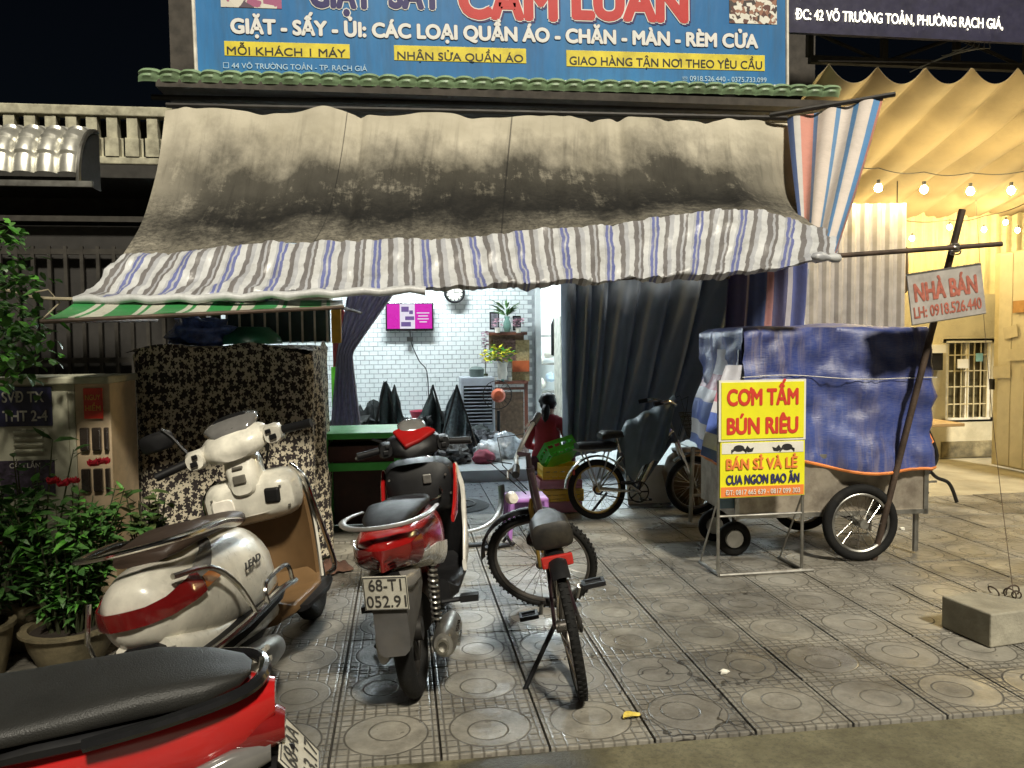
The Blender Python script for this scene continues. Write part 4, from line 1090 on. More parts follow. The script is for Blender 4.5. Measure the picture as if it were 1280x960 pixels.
# damp stained lower wall below the window
cb('stained_plinth', ((wx0+wx1)/2, 8.89, wz0/2-.12), (wx1-wx0+.1, .03, wz0-.28), pbr('stained_render', (.2, .17, .1), .9, var=.8, scale=5, dirt=.8, dirtcol=(.03, .028, .02)))
cb('notice', (at(1215, 455, 8.7).x, 8.86, at(1215, 455, 8.7).z), (.14, .01, .11), M_fw); cb('notice', (at(1236, 449, 8.7).x, 8.86, at(1236, 447, 8.7).z), (.09, .01, .1), pbr('teal_paper', (.2, .4, .42), .5))
ax_ = at(1165, 447, 8.9)
cb('electric_box', (ax_.x, 8.85, ax_.z), (.16, .08, .3), M_darksteel); 
cb('wall_bracket', (at(1172, 433, 8.8).x, 8.84, at(1172, 436, 8.8).z), (.2, .12, .1), M_fw)
# metal door wall running towards the camera
dw = thing('sheet_door', 'tall cream sheet metal door with paper notices stuck on it', 'door', (6.7, 7.3, 0))
for k in range(11):
    y = 8.2-k*.2
    MB().box((0, y-7.3-.1, 1.22), (.04, .19, 2.36)).build('door_panel', pbr('door_cream', (.6, .55, .42), .5, var=.06, dirt=.12), dw, smooth=0, bevel=.006)
MB().box((.03, -.1, 1.22), (.03, 2.2, 2.4)).build('door_frame', M_corr, dw, smooth=0)
M_paper = pbr('notice_paper', (.55, .5, .38), .7, var=.1); M_brn = pbr('brown_card', (.4, .22, .08), .7)
def dpx(px):   # y on the plane x = 6.68 for an image column
    d = FW+RT*((px-640)/FPX); return d.y*6.66/d.x
for (px, py, w_, h_, m_) in ((1262, 415, .2, .13, M_paper), (1275, 383, .25, .13, M_brn), (1273, 443, .3, .13, M_paper), (1252, 465, .26, .13, M_paper), (1285, 466, .2, .12, M_paper)):
    y = dpx(px); z = at(px, py, y).z
    MB().box((-.045, y-7.3, z), (.006, w_, h_), Matrix.Rotation(random.uniform(-.2, .12), 3, 'X')).build('notice', m_, dw, smooth=0)
MB().box((-.05, dpx(1241)-7.3, at(1241, 482, 8).z), (.03, .05, .12)).build('latch', M_darksteel, dw, smooth=0)
# side wall closing the yard left, dark speaker
cb('side_wall', (3.9, 8.2, 1.9), (.06, 1.5, 3.6), M_corrg)
sp = thing('hanging_speaker', 'dark brown speaker box hanging behind the slanted sign in the lit yard', 'speaker', at(1120, 338, 7.6))
MB().lathe([(0, -.24), (.1, -.23), (.115, -.2), (.115, .2), (.1, .23), (0, .24)], n=20).build('case', pbr('speaker_brown', (.03, .016, .01), .5), sp)
MB().tube([(0, 0, .23), (0, 0, .9)], .006, 5).build('cord', M_darksteel, sp)
# folding table
ft = thing('folding_table', 'folding table with crossed steel legs in the yard beyond the cart', 'table', (4.55, 6.5, 0))
MB().box((-.05, .1, .72), (.75, .5, .03)).build('tabletop', pbr('table_top', (.4, .25, .1), .4), ft, smooth=0, bevel=.006)
for y in (-.1, .3):
    MB().tube([(-.28, y, .03), (-.1, y, .24), (.02, y, .3), (.1, y, .45), (.0, y, .7)], .016, 8).build('leg', M_darksteel, ft)
    MB().tube([(.3, y, .03), (.22, y, .2), (.08, y, .27), (-.05, y, .45), (-.1, y, .7)], .016, 8).build('leg', M_darksteel, ft)
MB().tube([(-.2, -.1, .22), (.1, -.1, .22)], .01, 6).build('stretcher', M_steel, ft)
# canopy
cn = thing('yard_canopy', 'beige scalloped sliding canopy over the lit yard', 'canopy', (5.3, 6.3, 3.6))
M_can = pbr('beige_canopy', (.29, .235, .15), .75, var=.15, scale=1.5, bump=.15, dirt=.2)
cA, cB = at(1036, 95, 6.5), at(1290, 92, 6.5)
x0c = cA.x; wc = .445
def canopy(u, v):
    X = x0c-.1+u*5.0; Yv = lerp(6.5, 9.3, v)
    k = ((X-x0c)/wc) % 1
    z = lerp(cA.z+.12, 2.95, v**.85); sag = (1-abs(2*k-1)**2)*(.15-.09*v**.5)+.05*math.sin(v*9+X*2)*.4
    z -= sag; 
    if v > .97: z += .03*math.sin(X*20)
    return V(X, Yv, z)-cn.location
MB().grid(canopy, 200, 34, .003).build('canopy_cloth', M_can, cn, smooth=80)
mb = MB()
for v_ in (0, .33, .66, 1.0): mb.tube([canopy(0, v_)*1+V(0, 0, .12), canopy(1, v_)*1+V(0, 0, .12)], .006, 5)
mb.build('cable', M_darksteel, cn)
# truss and lit address sign above
tr = thing('steel_truss', 'dark steel lattice beam under the lit address sign at the upper right', 'beam', (5.0, 6.7, 4.0))
tz0, tz1 = at(1100, 78, 6.7).z, at(1100, 42, 6.7).z; tx0, tx1 = at(1012, 60, 6.7).x, 8.2
MB().box(((tx0+tx1)/2-5, 0, tz0-4), (tx1-tx0, .06, .06)).build('lower_chord', M_bars, tr, smooth=0)
MB().box(((tx0+tx1)/2-5, 0, tz1-4), (tx1-tx0, .06, .06)).build('upper_chord', M_bars, tr, smooth=0)
k = 0; x = tx0
while x < tx1-.1:
    MB().box((x-5, 0, (tz0+tz1)/2-4), (.05, .05, tz1-tz0-.05)).build('web_post', M_bars, tr, smooth=0)
    a_, b_ = (tz0, tz1) if k % 2 else (tz1, tz0)
    MB().tube([(x-5, .0, a_-4), (x+.7-5, .0, b_-4)], .018, 6).build('brace', M_bars, tr); x += .7; k += 1
mb = MB()
for k in range(5): mb.tube([V(tx0-5+.9+.1*k, -.08, tz0-4-.1+.05*k), V(tx0-5+1.4+.06*k, -.12, tz0-4+.12), V(tx0-5+1.75-.05*k, -.1, tz0-4+.5)], .005, 5)
mb.build('loose_wires', M_steel, tr)
ad = thing('address_sign', 'dark address sign with glowing white letters at the upper right', 'sign', at(990, 32, 6.35))
adk = 6.35/1000*1.0
MB().box((1.6, .03, .28), (3.3, .04, .66)).build('sign_panel', pbr('sign_dark', (.03, .028, .06), .4), ad, smooth=0)
M_glow = pbr('lit_letters', (1, 1, 1), .5, var=0, emit=(1, .93, .7), es=2.2)
text('lettering', 'ĐC: 42 VÕ TRƯỜNG TOẢN, PHƯỜNG RẠCH GIÁ,', 13.5*adk, 288*adk*1.03, M_glow, ad, Matrix.Translation((.03, 0, .055)) @ Matrix.Rotation(R_(-1.2), 4, 'Y') if False else Matrix.Translation((.03, -.0, .055)), bold=.018)
# string lights
M_bulb = pbr('lit_bulb', (1, 1, 1), .5, var=0, emit=(1.0, .76, .34), es=560)
sk = pbr('bulb_socket', (.02, .02, .02), .5)
def string(name, label, pts, Yv, group, wpts, r=.03):
    th = thing(name, label, 'string lights', at(*wpts[0], Yv))
    W = [at(*p, Yv)-th.location for p in wpts]
    L_ = []
    for a, b in zip(W, W[1:]):
        for k in range(8): q_ = a.lerp(b, k/8); q_.z -= .03*math.sin(PI*k/8); L_.append(q_)
    L_.append(W[-1]); MB().tube(L_, .005, 5).build('cable', sk, th)
    for p in pts:
        c = at(*p, Yv)-th.location
        b_ = MB().lathe([(0, -r*1.15), (r*.6, -r*.9), (r, -r*.2), (r*.9, r*.4), (r*.45, r*1.1), (0, r*1.2)], (0, 0, 0), n=14).build('bulb', M_bulb, th); b_.location = c
        s_ = MB().cyl((0, 0, r*1.0), (0, 0, r*2.2), r*.5).build('socket', sk, b_)
string('string_lights', 'front row of warm round bulbs strung under the beige canopy', [(1098, 235), (1155, 237), (1213, 239), (1264, 238), (1320, 236)], 6.95, None, [(1062, 202), (1098, 210), (1155, 215), (1213, 216), (1290, 212), (1330, 205)], .034)
string('string_lights', 'rear row of small warm bulbs strung across the corrugated wall', [(1121, 284), (1112, 293), (1140, 298), (1187, 284), (1230, 287), (1257, 278), (1272, 288)], 8.5, None, [(1105, 278), (1121, 274), (1187, 275), (1230, 270), (1290, 250)], .026)
# ------------------------------------------------------------------ shop interior
def obj1(name, mb, mat, label, cat, loc, group=None, **k):
    o = mb.build(name, mat, **k); o.location = loc; return tag(o, label, cat, group)
FZ = .12
tv = thing('television', 'flat television with magenta picture hanging on the white tiled wall', 'television', at(512, 396, 10.9))
MB().box((0, 0, 0), (.64, .05, .38)).build('casing', M_blackgloss, tv, smooth=0, bevel=.006)
M_scr = pbr('screen_magenta', (.02, .0, .02), .3, var=0, emit=(.62, .02, .4), es=1.0); M_scr2 = pbr('screen_pale', (.02, .02, .02), .3, var=0, emit=(.75, .7, .8), es=1.0)
M_scr3 = pbr('screen_dark', (.02, .0, .02), .3, var=0, emit=(.12, .1, .25), es=1.0)
MB().box((0, -.027, .005), (.6, .004, .33)).build('screen', M_scr, tv, smooth=0)
MB().box((-.03, -.031, .005), (.2, .003, .33)).build('screen_picture', M_scr2, tv, smooth=0)
mb = MB()
for (x, z, w_, h_) in ((-.06, .1, .1, .07), (.0, -.02, .12, .05), (-.05, -.1, .13, .06), (.02, .06, .05, .05)): mb.box((x, -.034, z), (w_, .002, h_))
mb.build('screen_picture', M_scr3, tv, smooth=0)
mb = MB()
for k, w_ in enumerate((.17, .13, .15, .1)): mb.box((.18, -.031, .05-k*.04), (w_, .002, .014))
mb.build('screen_lines', M_scr2, tv, smooth=0)
MB().tube([(-.0, 0, -.19), (.02, .02, -.36), (.12, .03, -.6), (.22, .04, -.75), (.24, .05, -1.2)], .007, 5).build('cable', M_darksteel, tv)
MB().box((-.0, 0.02, -.3), (.08, .05, .06)).build('socket_box', M_darksteel, tv, smooth=0)
ck = thing('wall_clock', 'round black wall clock half hidden by the awning edge', 'clock', at(568, 366, 10.9))
MB().cyl((0, 0, 0), (0, -.03, 0), .13, n=28).build('face', M_white, ck); MB().ring((0, -.02, 0), (0, 1, 0), .125, .02, 32).build('rim', M_black, ck)
mb = MB()
for k in range(12): mb.box((.1*math.cos(k*PI/6), -.034, .1*math.sin(k*PI/6)), (.018, .004, .018))
mb.box((.03, -.036, 0), (.07, .004, .01)); mb.box((0, -.036, .02), (.01, .004, .05)); mb.build('hands', M_black, ck, smooth=0)
# altar shelf group
M_wood = pbr('dark_red_wood', (.14, .05, .03), .4, var=.4, scale=18); M_wood2 = pbr('brown_wood', (.2, .13, .08), .5, var=.4, scale=22)
def W(px, py, Y=10.75): return at(px, py, Y)
sh = thing('altar_shelf', 'carved dark wooden altar shelf on the tiled wall', 'shelf', W(634, 417))
MB().box((0, .05, 0), (.52, .3, .04)).build('shelf_board', M_wood, sh, smooth=0, bevel=.005)
MB().box((0, .1, -.12), (.48, .04, .2)).build('carved_apron', M_wood2, sh, smooth=0)
for k in range(6): MB().ring((-.19+k*.076, .07, -.12), (0, 1, 0), .03, .008, 12, 5).build('carving', M_wood, sh)
for px, py, w_, h_, lab in ((618, 401, .13, .24, 'tall dark framed picture left of the green vase'), (646, 404, .11, .2, 'smaller dark framed portrait right of the green vase')):
    f = thing('framed_picture', lab+' on the altar shelf', 'picture frame', W(px, py, 10.8))
    MB().box((0, 0, 0), (w_, .03, h_)).build('frame', M_black, f, smooth=0, bevel=.003); MB().box((0, -.018, 0), (w_*.75, .004, h_*.8)).build('print', pbr('dim_print', (.16, .15, .17), .4, var=.6, scale=25), f, smooth=0)
vs_ = thing('green_vase', 'pale green vase with upright dark green leaves on the altar shelf', 'vase', W(634, 415, 10.7))
MB().lathe([(.035, 0), (.055, .06), (.05, .12), (.028, .17), (.04, .21)], n=20).build('vase', pbr('celadon', (.2, .36, .3), .25), vs_)
mb = MB(); random.seed(4)
for k in range(46):
    a = random.uniform(0, 2*PI); leaf(mb, V(0, 0, .2)+V(math.cos(a), math.sin(a), 1.4)*random.uniform(0, .1), V(math.cos(a), math.sin(a)*.4, random.uniform(.3, 1.5)), random.uniform(.1, .2), .035)
tag(mb.build('foliage', M_leaf, vs_, smooth=0), kind='stuff')
for px, lab in ((622, 'left'), (648, 'right')):
    p_ = thing('flower_pot', 'small white pot with pink blossom at the %s end of the altar shelf' % lab, 'flower pot', W(px, 416, 10.62))
    MB().lathe([(.03, 0), (.04, .07), (.0, .07)], n=16).build('pot', M_white, p_)
    mb = MB()
    for k in range(26):
        a = random.uniform(0, 2*PI); leaf(mb, V(0, 0, .08)+V(math.cos(a)*.04, math.sin(a)*.04, random.uniform(0, .1)), V(math.cos(a), math.sin(a), .6), .05, .035)
    tag(mb.build('blossom', pbr('pink_blossom', (.5, .28, .34), .7, var=.4), p_, smooth=0), kind='stuff')
yf = thing('flower_vase', 'white vase of bright yellow flowers below the altar shelf', 'vase', W(628, 474, 10.55))
MB().lathe([(.05, 0), (.07, .08), (.06, .16), (.075, .22), (.06, .22), (.045, .1), (0, .04)], n=20).build('vase', M_white, yf)
g1, g2 = MB(), MB(); random.seed(9)
for k in range(150):
    a = random.uniform(0, 2*PI); rr = random.uniform(.02, .2); p = V(math.cos(a)*rr-.05, math.sin(a)*rr*.6, .24+random.uniform(0, .2)*(1.2-rr*3))
    leaf(g1 if k % 2 else g2, p, V(math.cos(a), math.sin(a), random.uniform(-.2, .8)), .075, .04)
tag(g1.build('petals', pbr('yellow_petals', (.75, .68, .03), .6, var=.2), yf, smooth=0), kind='stuff'); tag(g2.build('foliage', M_leaf3, yf, smooth=0), kind='stuff')
pf = thing('pink_flowers', 'tall stem of pink and white flowers left of the yellow bouquet', 'flowers', W(607, 478, 10.7))
MB().tube([(0, 0, 0), (.0, 0, .5)], .006).lathe([(.03, 0), (.035, .12), (0, .12)], n=12).build('stems', M_stem, pf)
mb = MB()
for k in range(60):
    a = random.uniform(0, 2*PI); leaf(mb, V(0, 0, random.uniform(.25, .68)), V(math.cos(a), math.sin(a), .3), .06, .035)
tag(mb.build('blossom', pbr('mauve_blossom', (.35, .2, .27), .7, var=.5, scale=40), pf, smooth=0), kind='stuff')
al = thing('floor_altar', 'wooden side altar with red and gold panels beside the yellow flowers', 'altar cabinet', (1.42, 10.7, FZ))
az = lambda py: W(640, py, 10.6).z-FZ
MB().box((0, 0, az(418)/2+.0), (.5, .2, az(418)*.02)).box((0, -.02, az(478)), (.52, .3, .04)).build('table_board', M_wood, al, smooth=0)
MB().box((-.02, .08, az(500)/2), (.5, .04, az(482))).build('back_board', M_wood2, al, smooth=0)
for x in (-.22, .24): MB().box((x, -.1, az(480)/2), (.045, .045, az(480))).build('leg', M_wood, al, smooth=0)
MB().box((.2, .1, (az(425)+az(478))/2), (.24, .03, az(425)-az(478))).build('gold_panel', pbr('gold_panel', (.33, .25, .12), .5, var=.5, scale=28), al, smooth=0)
MB().box((.2, .075, (az(452)+az(465))/2), (.23, .02, .15)).build('red_plaque', pbr('red_plaque', (.45, .1, .03), .45, var=.2), al, smooth=0)
MB().box((-.02, .09, (az(425)+az(450))/2), (.3, .03, .3)).build('carved_panel', pbr('carved_panel', (.16, .09, .08), .5, var=.7, scale=32), al, smooth=0)
for i in range(3): obj1('offering_cup', MB().lathe([(.02, 0), (.028, .05), (.025, .05), (.0, .01)], n=14), pbr('teal_cup', (.1, .4, .38), .3) if i == 1 else M_white, ('small white cup at the left of the altar table', 'small teal cup in the middle of the altar table', 'small white cup at the right of the altar table')[i], 'cup', (1.24+i*.1, 10.56, FZ+az(478)+.02))
# air cooler
ac = thing('air_cooler', 'grey box air cooler with horizontal louvres against the tiled wall', 'air cooler', (.98, 10.45, FZ))
acz = W(600, 471, 10.4).z-FZ
MB().box((0, 0, acz/2), (.44, .36, acz)).build('housing', pbr('cooler_grey', (.36, .38, .42), .5, var=.06), ac, smooth=0, bevel=.012)
lv = MB().box((0, 0, 0), (.36, .02, .012), Matrix.Rotation(.5, 3, 'X')).build('louvre', pbr('cooler_slat', (.2, .21, .24), .5), ac, smooth=0)
MB().box((0, -.178, acz*.6), (.37, .006, acz*.56)).build('grille_back', M_black, ac, smooth=0)
for k in range(11):
    p = (0, -.19, acz*(.34+.05*k))
    if k == 0: lv.location = p
    else: inst(lv, ac, p)
MB().box((0, -.186, acz*.2), (.12, .012, .05)).build('control_panel', M_black, ac, smooth=0)
obj1('rice_pot', MB().lathe([(0, 0), (.09, 0), (.1, .1), (.07, .13), (0, .14)], n=20), pbr('grey_green', (.1, .13, .12), .5), 'round dark pot on top of the air cooler', 'pot', (.98, 10.4, FZ+acz))
fn = thing('floor_fan', 'small orange fan with round grille in front of the air cooler', 'fan', (1.2, 9.9, FZ))
MB().lathe([(.12, 0), (.12, .03), (.02, .05), (.02, .25)], n=20).tube([(0, 0, .05), (0, 0, .5)], .02).build('stand', M_black, fn)
fz = at(616, 495, 9.8).z-FZ
MB().lathe([(0, .08), (.07, .07), (.09, 0), (.06, -.06), (0, -.07)], (0, 0, fz), (0, 1, 0), 20).build('motor', pbr('orange_plastic', (.5, .1, .04), .4), fn)
mb = MB(); mb.ring((0, .1, fz), (0, 1, 0), .18, .006, 30, 5)
for k in range(18): a = k*PI/9; mb.tube([(0, .12, fz), (.18*math.cos(a), .1, fz+.18*math.sin(a))], .0025, 4)
mb.build('guard', M_darksteel, fn)
# clothes racks / folded hammock frames
M_ham = pbr('dark_net', (.012, .022, .022), .7, var=.5, scale=30); M_ham2 = pbr('teal_net', (.02, .12, .1), .7, var=.4)
def tent(name, label, px, ptop, pbot, wpx, Y, m, m2=None):
    a = at(px, ptop, Y); b = at(px, pbot, Y); h = a.z-FZ; hw = wpx*Y/2000
    r = thing(name, label, 'folding hammock', (a.x, Y, FZ))
    for s_ in (-1, 1):
        MB().tube([(s_*hw, -.2, 0), (0, 0, h), (s_*hw*.9, .2, 0)], .011, 6).build('leg', M_darksteel, r)
    sk_ = random.uniform(-.5, .5)
    def f(u, v): return V((u-.5)*2*hw*(.06+.62*v+.12*math.sin(v*6+sk_*3))+sk_*hw*v*.6, -.12*v+.07*math.sin(u*PI*3+v*2)*v, h*(1-v*(.8+.12*math.sin(u*5+sk_*7)))+.02*math.sin(u*12))
    MB().grid(f, 14, 10, .004).build('net', m, r, smooth=80)
    def g_(u, v): return V(lerp(-hw*.1, hw*(1.5+sk_), u), .1+.2*v-.1*u, lerp(h*.95, .15, u**.6)-v*.12)
    MB().grid(g_, 14, 6, .004).build('hanging_net', m2 or m, r, smooth=80)
    return r
tent('folding_hammock', 'tallest dark folded hammock frame at the left of the room', 482, 478, 575, 52, 9.3, M_ham, M_ham2)
tent('folding_hammock', 'small dark hammock frame just behind the tallest one', 493, 482, 570, 40, 9.9, M_ham)
tent('folding_hammock', 'open black hammock frame in the middle of the room', 541, 482, 555, 50, 9.6, M_ham)
tent('folding_hammock', 'grey hammock frame with pale patch next to the air cooler', 571, 482, 553, 56, 9.3, pbr('grey_net', (.07, .09, .1), .7, var=.5, scale=30))
M_pile = pbr('dark_laundry', (.03, .035, .035), .9, var=.8, scale=14)
M_pile2 = pbr('mixed_laundry', (.12, .12, .11), .8, var=.7, scale=22)
rnd_piles = [(440, 525, 9.5, (.3, .25, .2), M_pile, 'dark heap of laundry left of the hammock frames'), (470, 540, 9.1, (.3, .2, .2), M_pile2, 'grey patterned laundry heap behind the green bench'),
             (508, 545, 9.4, (.3, .2, .17), M_pile, 'low dark laundry heap under the hammock frames'), (545, 535, 10.1, (.35, .2, .25), M_pile, 'dark bundle behind the middle hammock frame'), (590, 535, 9.9, (.3, .2, .17), M_pile, 'dark bundle at the foot of the air cooler')]
for k, (px, py, Y, r_, m, lab) in enumerate(rnd_piles):
    p = at(px, py, Y); obj1('laundry_heap', blob(MB(), (0, 0, r_[2]*.75), r_, k, 26, 16, .5, 3), m, lab, 'laundry', (p.x, Y, FZ), smooth=80)
M_bagp = pbr('clear_bag', (.38, .42, .46), .2, var=.5, scale=14, coat=.5)
for k, (px, Y, r_, lab) in enumerate(((436, 8.9, (.13, .1, .17), 'clear plastic bag standing left of the hammock frames'), (610, 9.1, (.17, .14, .13), 'clear bag of folded clothes on the white floor, left one'), (632, 9.25, (.18, .14, .17), 'bulging clear bag of laundry below the brown altar legs'))):
    p = at(px, 560, Y); obj1('laundry_bag', blob(MB(), (0, 0, r_[2]*.74), r_, k+20, 26, 16, .35, 3.5), M_bagp, lab, 'bag', (p.x, Y, FZ), smooth=80)
obj1('laundry_heap', blob(MB(), (0, 0, .06), (.13, .1, .09), 33), pbr('maroon_cloth', (.16, .02, .04), .8, var=.4), 'small maroon cloth bundle beside the clear bags on the floor', 'laundry', (at(604, 560, 8.95).x, 8.9, FZ), smooth=80)
obj1('pink_basin', MB().lathe([(0, 0), (.11, 0), (.15, .12), (.14, .12), (.1, .02), (0, .02)], n=20), pbr('pink_plastic', (.6, .08, .14), .4), 'pink red plastic basin between the hammock frames', 'basin', (at(527, 508, 9.9).x, 9.9, FZ+.4))
o = MB().box((0, 0, .2), (.4, .3, .4)).build('carton', pbr('pale_carton', (.25, .2, .15), .8), smooth=0); o.location = (at(527, 508, 9.9).x, 9.9, FZ); tag(o, 'low box carrying the pink red basin', 'box')
obj1('red_bag', MB().hull([(-.08, 0, .8, .02), (-.03, 0, .9, .05), (.03, 0, .88, .05), (.08, 0, .7, .02)]), pbr('red_fabric', (.35, .03, .03), .6), 'red cloth hanging beside the lavender curtain', 'cloth', (at(426, 445, 8.6).x, 8.6, 1.0))
ag = MB()
for k in range(9): ag.tube([(0, 0, .05+k*.045), (.06+.01*(k % 2), 0, .06+k*.045)], .012, 5)
ag.box((-.02, 0, .25), (.06, .03, .55)); obj1('green_comb_shelf', ag, pbr('lime_plastic', (.1, .5, .03), .4), 'lime green toothed plastic rack beside the lavender curtain', 'plastic rack', (at(421, 495, 8.3).x, 8.3, .72))
# kitchen behind the partition
kx = lambda px, Y=13.6: at(px, 480, Y).x
kz = lambda py, Y=13.6: at(680, py, Y).z
ks = thing('kitchen_shelf', 'metal shelf with white bundles in the bright rear room', 'shelf', (kx(680), 13.7, FZ))
for z in (kz(420), kz(455), kz(490), kz(520)): MB().box((0, 0, z-FZ), (.55, .35, .03)).build('shelf_board', M_steel, ks, smooth=0)
for x in (-.26, .26): MB().box((x, 0, (kz(418)-FZ)/2), (.04, .35, kz(418)-FZ)).build('post', M_darksteel, ks, smooth=0)
random.seed(2)
for k, (px, py, r_, m) in enumerate(((674, 447, .09, M_white), (687, 440, .1, M_white), (676, 478, .1, M_white), (688, 470, .09, pbr('pale_blue_cloth', (.4, .5, .6), .7)), (674, 508, .09, M_cream), (686, 503, .1, M_white))):
    obj1('linen_bundle', blob(MB(), (0, 0, r_*.7), (r_*.9, .1, r_), k+40), m, ('upper left white', 'upper right white', 'middle left white', 'middle right pale blue', 'lower left cream', 'lower right white')[k]+' linen bundle on the rear room shelf', 'laundry', (kx(px, 13.5), 13.5, kz(py+7, 13.5)), smooth=80)
wm = thing('white_appliance', 'white washing machine in the bright rear room', 'washing machine', (kx(679, 12.6), 12.6, FZ))
h_ = kz(512, 12.4)-FZ
MB().box((0, 0, h_/2), (.5, .5, h_)).build('body', M_white, wm, smooth=0, bevel=.02); MB().box((0, -.02, h_+.02), (.44, .4, .03)).build('lid', M_white, wm, smooth=0, bevel=.01)
wm2 = thing('white_cupboard', 'tall white cupboard edge next to the grey curtain in the rear room', 'cupboard', (kx(708, 12.2)+.05, 12.3, FZ))
MB().box((0, 0, .9), (.35, .5, kz(400, 12.0)-FZ)).build('body', M_white, wm2, smooth=0, bevel=.01); MB().box((-.1, -.26, 1.0), (.02, .02, .2)).build('handle', M_steel, wm2, smooth=0)
obj1('hanging_shirt', MB().hull([(-.1, .0, .5, .03), (-.05, -.02, .62, .05), (.03, -.05, .62, .05), (.09, .05, .5, .03)]), M_black, 'black garment hanging in the rear room beside the shelf', 'shirt', (kx(694, 12.8), 12.6, 1.25))
obj1('white_tub', blob(MB(), (0, 0, .09), (.13, .12, .12), 77), M_white, 'white bundle on the washing machine', 'laundry', (kx(682, 12.5), 12.5, FZ+h_+.04), smooth=80)

# person in red, seen from behind, sitting on a low stool by the doorway
def person():
    Y = 7.75; c = at(684, 600, Y); r = thing('person', 'seated person in a red long sleeved top seen from behind near the doorway', 'person', (c.x, Y, -.04), (0, 0, R_(-25)))
    mb = MB()
    # torso and head as one loft (facing +y)
    def ringz(x, y, z, a, b, n=16): return [Vector((x+a*math.cos(2*PI*k/n), y+b*math.sin(2*PI*k/n), z)) for k in range(n)]
    me = bpy.data.meshes.new('body')
    J = {'pel': (0, 0, .33), 'ab': (0, .0, .45), 'ch': (0, .03, .62), 'sh': (0, .04, .74), 'nk': (0, .06, .82), 'hd': (0, .08, .9), 'ht': (0, .09, .97)}
    vs = []; es = []; rad = []; idx = {}
    def add(n_, p, r_, par=None):
        idx[n_] = len(vs); vs.append(p); rad.append(r_)
        if par: es.append((idx[par], idx[n_]))
    add('pel', (0, 0, .33), (.16, .14)); add('ab', (0, .01, .46), (.13, .11), 'pel'); add('ch', (0, .03, .62), (.15, .11), 'ab'); add('sh', (0, .03, .74), (.1, .085), 'ch')
    add('nk', (0, .05, .81), (.048, .048), 'sh'); add('hd', (0, .075, .89), (.085, .09), 'nk'); add('ht', (0, .07, .98), (.06, .065), 'hd')
    for s_, q in ((-1, 'l'), (1, 'r')):
        add('s'+q, (s_*.15, .03, .71), (.06, .06), 'sh'); add('e'+q, (s_*.22, .06, .48), (.043, .043), 's'+q); add('w'+q, (s_*.14, .28, .42), (.028, .025), 'e'+q); add('p'+q, (s_*.12, .35, .42), (.034, .016), 'w'+q)
        for k, (dx, L) in enumerate(((-.024, .055), (-.008, .065), (.009, .062), (.025, .05))): add('f%d%s' % (k, q), (s_*.12+dx, .39, .415), (.009, .009), 'p'+q); add('g%d%s' % (k, q), (s_*.12+dx, .38+L, .395), (.007, .007), 'f%d%s' % (k, q))
        add('t'+q, (s_*.12-s_*.045, .36, .42), (.009, .009), 'p'+q)
        add('h'+q, (s_*.09, .05, .31), (.1, .095), 'pel'); add('k'+q, (s_*.15, .42, .4), (.065, .065), 'h'+q); add('a'+q, (s_*.13, .4, .09), (.04, .04), 'k'+q); add('o'+q, (s_*.13, .53, .05), (.04, .03), 'a'+q)
    me.from_pydata(vs, es, []); o = bpy.data.objects.new('body', me); COL.objects.link(o)
    md = o.modifiers.new('s', 'SKIN'); sv_ = me.skin_vertices[0].data
    for k, q in enumerate(rad): sv_[k].radius = q
    sv_[0].use_root = True
    o.modifiers.new('u', 'SUBSURF').levels = 2; o.modifiers['u'].render_levels = 2
    dg = bpy.context.evaluated_depsgraph_get(); dg.update(); me2 = bpy.data.meshes.new_from_object(o.evaluated_get(dg)); bpy.data.objects.remove(o)
    skin = pbr('skin', (.35, .2, .13), .5, var=.08); red = pbr('red_top', (.33, .02, .03), .75, var=.15); trs = pbr('maroon_trousers', (.09, .02, .03), .8)
    me2.materials.clear(); [me2.materials.append(m) for m in (skin, red, trs)]
    for p in me2.polygons:
        c_ = p.center
        if c_.z > .8 or (c_.y > .27 and abs(c_.x) < .2 and c_.z > .38 and c_.z < .46 and abs(c_.x) < .19 and p.area < .0008): p.material_index = 0
        elif c_.z > .4 and c_.y < .3: p.material_index = 1
        elif c_.z < .07: p.material_index = 0
        else: p.material_index = 2
        p.use_smooth = True
    for v_ in me2.vertices:
        if v_.co.z < .8: v_.co += Vector(v_.co.xyz).normalized()*(.012*noise.noise(v_.co*14)+.008*noise.noise(v_.co*31))
    b = bpy.data.objects.new('body', me2); COL.objects.link(b); b.parent = r
    blob(MB(), (0, .055, .925), (.088, .095, .09), 61, 20, 14, .2).lathe([(0, -.14), (.03, -.1), (.045, -.02), (.03, .04), (0, .05)], (0, -.03, .86), (0, .3, 1), 10).build('hair', M_black, r, smooth=80)
    MB().lathe([(0, .02), (.012, .005), (0, -.015)], (0, .165, .9), (0, 0, 1), 8).build('nose', skin, r)
    s_ = thing('low_stool', 'dark low plastic stool under the seated person', 'stool', (c.x, Y, 0))
    MB().lathe([(0, .2), (.15, .2), (.16, .18), (.13, 0), (.11, 0), (.13, .16), (0, .17)], n=20).build('stool_shell', pbr('dark_plastic_stool', (.03, .02, .05), .5), s_)
person()
